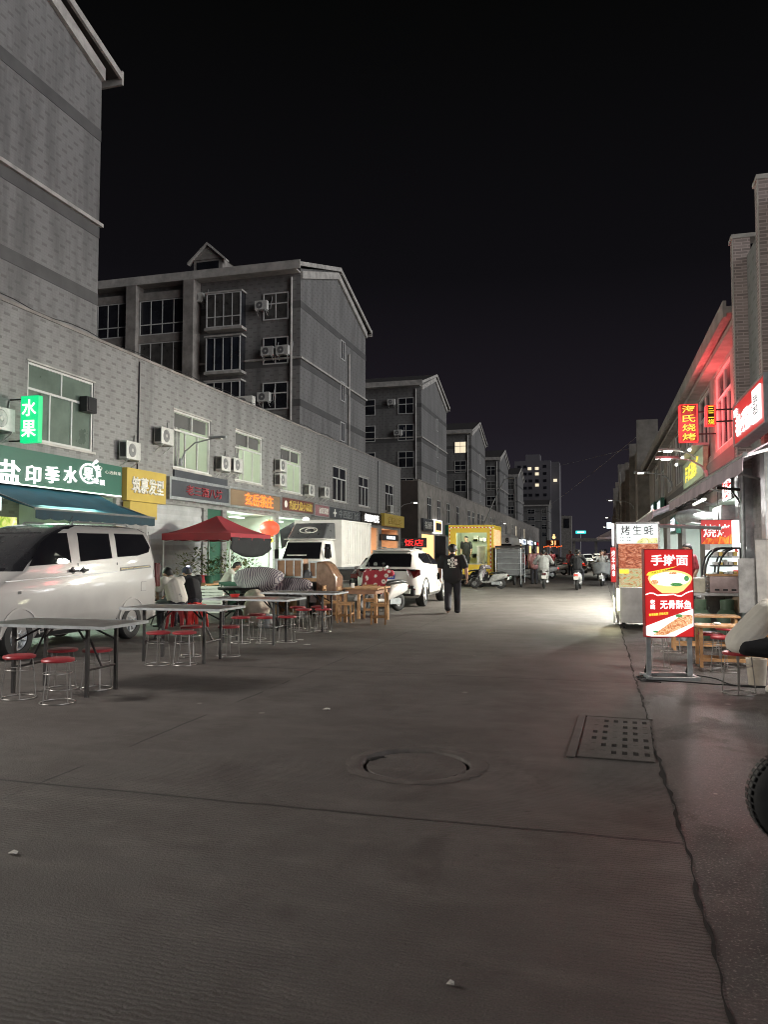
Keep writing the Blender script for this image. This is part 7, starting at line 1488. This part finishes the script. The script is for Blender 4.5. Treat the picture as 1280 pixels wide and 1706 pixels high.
# walking man, mid-stride away from the camera
JW = dict(pelvis=(0, 0, .93), chest=(0, .05, 1.27), neck=(0, .08, 1.47), head=(0, .15, 1.595), look=(0, 1, -.35), shl=(-.20, .05, 1.40), shr=(.20, .05, 1.40), ell=(-.28, .0, 1.13), elr=(.29, -.05, 1.13), wrl=(-.27, .10, .90), wrr=(.31, .04, .88),
          hpl=(-.095, 0, .90), hpr=(.095, 0, .90), knl=(-.10, .02, .49), knr=(.10, .14, .50), anl=(-.10, -.26, .16), anr=(.10, .16, .085), tol=(-.10, -.12, .055), tor=(.11, .30, .04))
def tee_print(t, sh):
    # pale ring of blots on the back of the shirt, laid on the cloth
    me = sh.data; pts = []
    for k in range(6): a = R_(90 + 60 * k); pts.append((.085 * math.cos(a), 1.29 + .085 * math.sin(a), .036))
    pts += [(.03, 1.29, .02), (-.03, 1.29, .02), (0, 1.32, .02), (0, 1.26, .02), (.055, 1.19, .012), (-.055, 1.19, .012)]
    m = MB(); rg = random.Random(2)
    def yb(x, z): return min((v.co.y for v in me.vertices if abs(v.co.x - x) < .02 and abs(v.co.z - z) < .02), default=-.12)
    for x, z, r in pts:
        n = 9; P = []
        for i in range(n): a = 2 * math.pi * i / n; rr_ = r * rg.uniform(.75, 1.15); xx, zz = x + rr_ * math.cos(a), z + rr_ * math.sin(a); P.append((xx, yb(xx, zz) - .006, zz))
        m.add(P + [(x, yb(x, z) - .007, z)], [(i, (i + 1) % n, n) for i in range(n)])
    for x0, x1 in ((-.06, -.025), (-.015, .07)): m.add([(x0, yb(x0, 1.145) - .006, 1.14), (x1, yb(x1, 1.145) - .006, 1.14), (x1, yb(x1, 1.155) - .006, 1.155), (x0, yb(x0, 1.155) - .006, 1.155)], [(0, 1, 2, 3)])
    o = m.build('shirt_print', M['letw'], t, keep=True)
person('heavy set man in a black T-shirt with a white back print walking away', (-3.56, 19.3, 0), R_(10), JW, 'tee_b', 'pants', 'black', fat=1.14, loose=1.1, parts=tee_print).scale = (1.16, 1.1, 1.0)
m = MB(); m.lathe([(0, -.02), (.10, -.03), (.13, .02), (.10, .05), (0, .04)], (0, 0, 0), 14, 'x')
# seated on stools, facing away to the left
JS = dict(hem=.06, pelvis=(0, 0, .56), chest=(0, .18, .86), neck=(0, .30, 1.02), head=(0, .41, 1.10), look=(0, .9, -.45), shl=(-.19, .22, .98), shr=(.19, .22, .98), ell=(-.24, .40, .76), elr=(.24, .40, .76), wrl=(-.12, .60, .66), wrr=(.12, .60, .66), hpl=(-.1, .02, .54), hpr=(.1, .02, .54), knl=(-.17, .42, .50), knr=(.17, .42, .50), anl=(-.16, .40, .09), anr=(.16, .40, .09), tol=(-.18, .56, .045), tor=(.18, .56, .045))
def back_mark(t, sh):
    m = MB(); me = sh.data
    def yb(x, z): return min((v.co.y for v in me.vertices if abs(v.co.x - x) < .02 and abs(v.co.z - z) < .02), default=-.1)
    for x, z, r in ((-.05, .70, .022), (-.03, .665, .018)): m.add([(x + r * math.cos(a), yb(x, z) - .008, z + r * math.sin(a)) for a in [k * .9 for k in range(7)]], [tuple(range(7))])
    m.build('shirt_print', M['greycl'], t, keep=True)
person('person in a white T-shirt hunched on a red plastic stool by the van', (-8.20, 14.02, -.02), R_(62), JS, 'tee_w', 'pants', 'black', loose=1.12, fat=1.1, parts=back_mark)
def cap_light(t, sh):
    m = MB(); m.lathe([(.0, .13), (.05, .125), (.095, .09), (.108, .04), (.112, .0)], (0, .41, 1.10), 16); m.build('cap', M['tee_n'], t, smooth=60, keep=True); m = MB(); m.sphere((.02, .39, 1.235), .03, 10, 6, (1.3, .8, .5)); m.build('cap_light', glow('cap_lamp', (.75, .78, 1.0), 5.0), t)
person('seated person in dark clothes with a small light on the cap', (-8.40, 14.98, -.02), R_(50), JS, 'tee_b', 'pants', 'black', loose=1.1, longsleeve=True, parts=cap_light)
JS2 = dict(JS); JS2.update(head=(0, .40, 1.13), look=(0, 1, 0))
person('person seated low among the crates, only dark hair and pale shirt showing', (-10.5, 20.4, .0), R_(-60), JS2, 'tee_w', 'pants', 'black')
# leaning diner at the right edge
JD = dict(hem=-.01, pelvis=(0, 0, .585), chest=(0, .27, .87), neck=(0, .42, .99), head=(0, .54, 1.02), look=(0, .75, -.65), shl=(-.2, .34, .95), shr=(.2, .34, .95), ell=(-.26, .52, .72), elr=(.26, .54, .72), wrl=(-.12, .72, .62), wrr=(.12, .74, .62), hpl=(-.1, .02, .545), hpr=(.1, .02, .545), knl=(-.16, .44, .50), knr=(.16, .44, .50), anl=(-.14, .36, .09), anr=(.14, .46, .09), tol=(-.14, .52, .045), tor=(.15, .62, .045))
def waist_tag(t, sh): m = MB(); m.box((-.155, .10, .575), (.004, .018, .045), rx=R_(25)); m.build('label_tag', M['letw'], t)
person('person in pale T-shirt and black shorts leaning forward at the right edge', (1.45, 9.08, -.02), R_(-82), JD, 'tee_w', 'tee_b', 'shoe_w', loose=1.03, fat=.98, shorts=True, parts=waist_tag)
# riders
JR = dict(pelvis=(0, -.38, .90), chest=(0, -.26, 1.22), neck=(0, -.20, 1.42), head=(0, -.16, 1.54), look=(0, 1, -.1), shl=(-.20, -.24, 1.35), shr=(.20, -.24, 1.35), ell=(-.30, -.08, 1.14), elr=(.30, -.08, 1.14), wrl=(-.30, .08, 1.06), wrr=(.30, .08, 1.06), hpl=(-.1, -.36, .86), hpr=(.1, -.36, .86), knl=(-.17, .0, .76), knr=(.17, .0, .76), anl=(-.14, .02, .42), anr=(.14, .02, .42), tol=(-.15, .16, .375), tor=(.15, .16, .375))
person('rider in a dark jacket on the white scooter with the red tail light', (-.84, 33.5, 0), R_(-4), JR, 'tee_b', 'pants', 'black', longsleeve=True, vox=.014)
JR2 = dict(JR); JR2.update(ell=(-.38, -.10, 1.10), elr=(.38, -.10, 1.10))
person('rider in a pale jacket with wide white sleeves on the grey scooter', (-2.35, 34.6, 0), R_(5), JR2, 'greycl', 'greycl', 'black', longsleeve=True, loose=1.35, vox=.014)
person('rider in grey coming towards the camera on the silver scooter', (.12, 37.5, 0), R_(178), JR, 'greycl', 'pants', 'black', longsleeve=True, vox=.014)
# people further away
JST = jmir(dict(pelvis=(0, 0, .93), chest=(0, .02, 1.27), neck=(0, .03, 1.47), head=(0, .05, 1.60), look=(0, 1, 0), _sh=(.20, .02, 1.41), _el=(.26, -.02, 1.12), _wr=(.25, .10, .88), _hp=(.09, 0, .9), _kn=(.10, .02, .49), _an=(.10, 0, .085), _to=(.12, .14, .04)))
p1 = person('person in a red top standing under the barbecue banner', (2.05, 19.6, 0), R_(120), JST, 'dimred', 'pants', 'black', vox=.014, group='people further up the street')
p2 = person('pinkish dressed person standing right of the caged tricycle', (-3.1, 39.0, 0), R_(20), JST, 'pinksign', 'pants', 'black', vox=.016, loose=1.5, group='people further up the street')
p3 = person('person standing inside the lit food truck hatch', (-6.15, 37.0, .60), R_(170), JST, 'tee_b', 'pants', 'black', vox=.016, group='people further up the street')
for x, y, r, src, lb in ((-4.9, 45, 30, p2, 'pinkish person walking beyond the caged tricycle'), (-1.9, 55, 160, p1, 'small person in red in the far traffic'), (1.6, 40, 60, p1, 'person in red under the far right awning'), (-3.9, 58, 10, p2, 'small pinkish person near the far parked row'), (-2.6, 74, 200, p1, 'tiny person in red in the distance'), (.4, 47, 100, p2, 'pinkish person by the far right scooters')): copy_tree(src, (x, y, 0), R_(r), lb)
# small bag carried by the walking man
t = thing('shoulder_bag', 'dark pouch hanging at the left side of the walking man', 'bag', (-3.56, 19.3, 0), R_(10)); m = MB(); m.tube([(-.20, .0, 1.38), (-.30, .03, 1.18), (-.33, .06, 1.0)], .010, 6); m.build('strap', M['black'], t); m = MB(); m.b2((-.39, -.02, .84), (-.33, .18, 1.02)); m.build('pouch', M['tee_b'], t, bevel=.03)

for x, y, r, src, lb in ((-4.3, 46.5, 80, p1, 'person in red standing among the kerb scooters'), (-5.3, 50.5, 150, p2, 'pinkish person standing by the minibus side'), (-3.6, 63, 30, p1, 'person in red walking past the far dark car'), (-4.9, 72, 10, p2, 'pinkish person near the orange stall'), (-3.0, 86, 190, p1, 'tiny person in red past the orange stall'), (.9, 60, 20, p2, 'pinkish person under the far right awnings')): copy_tree(src, (x, y, 0), R_(r), lb)
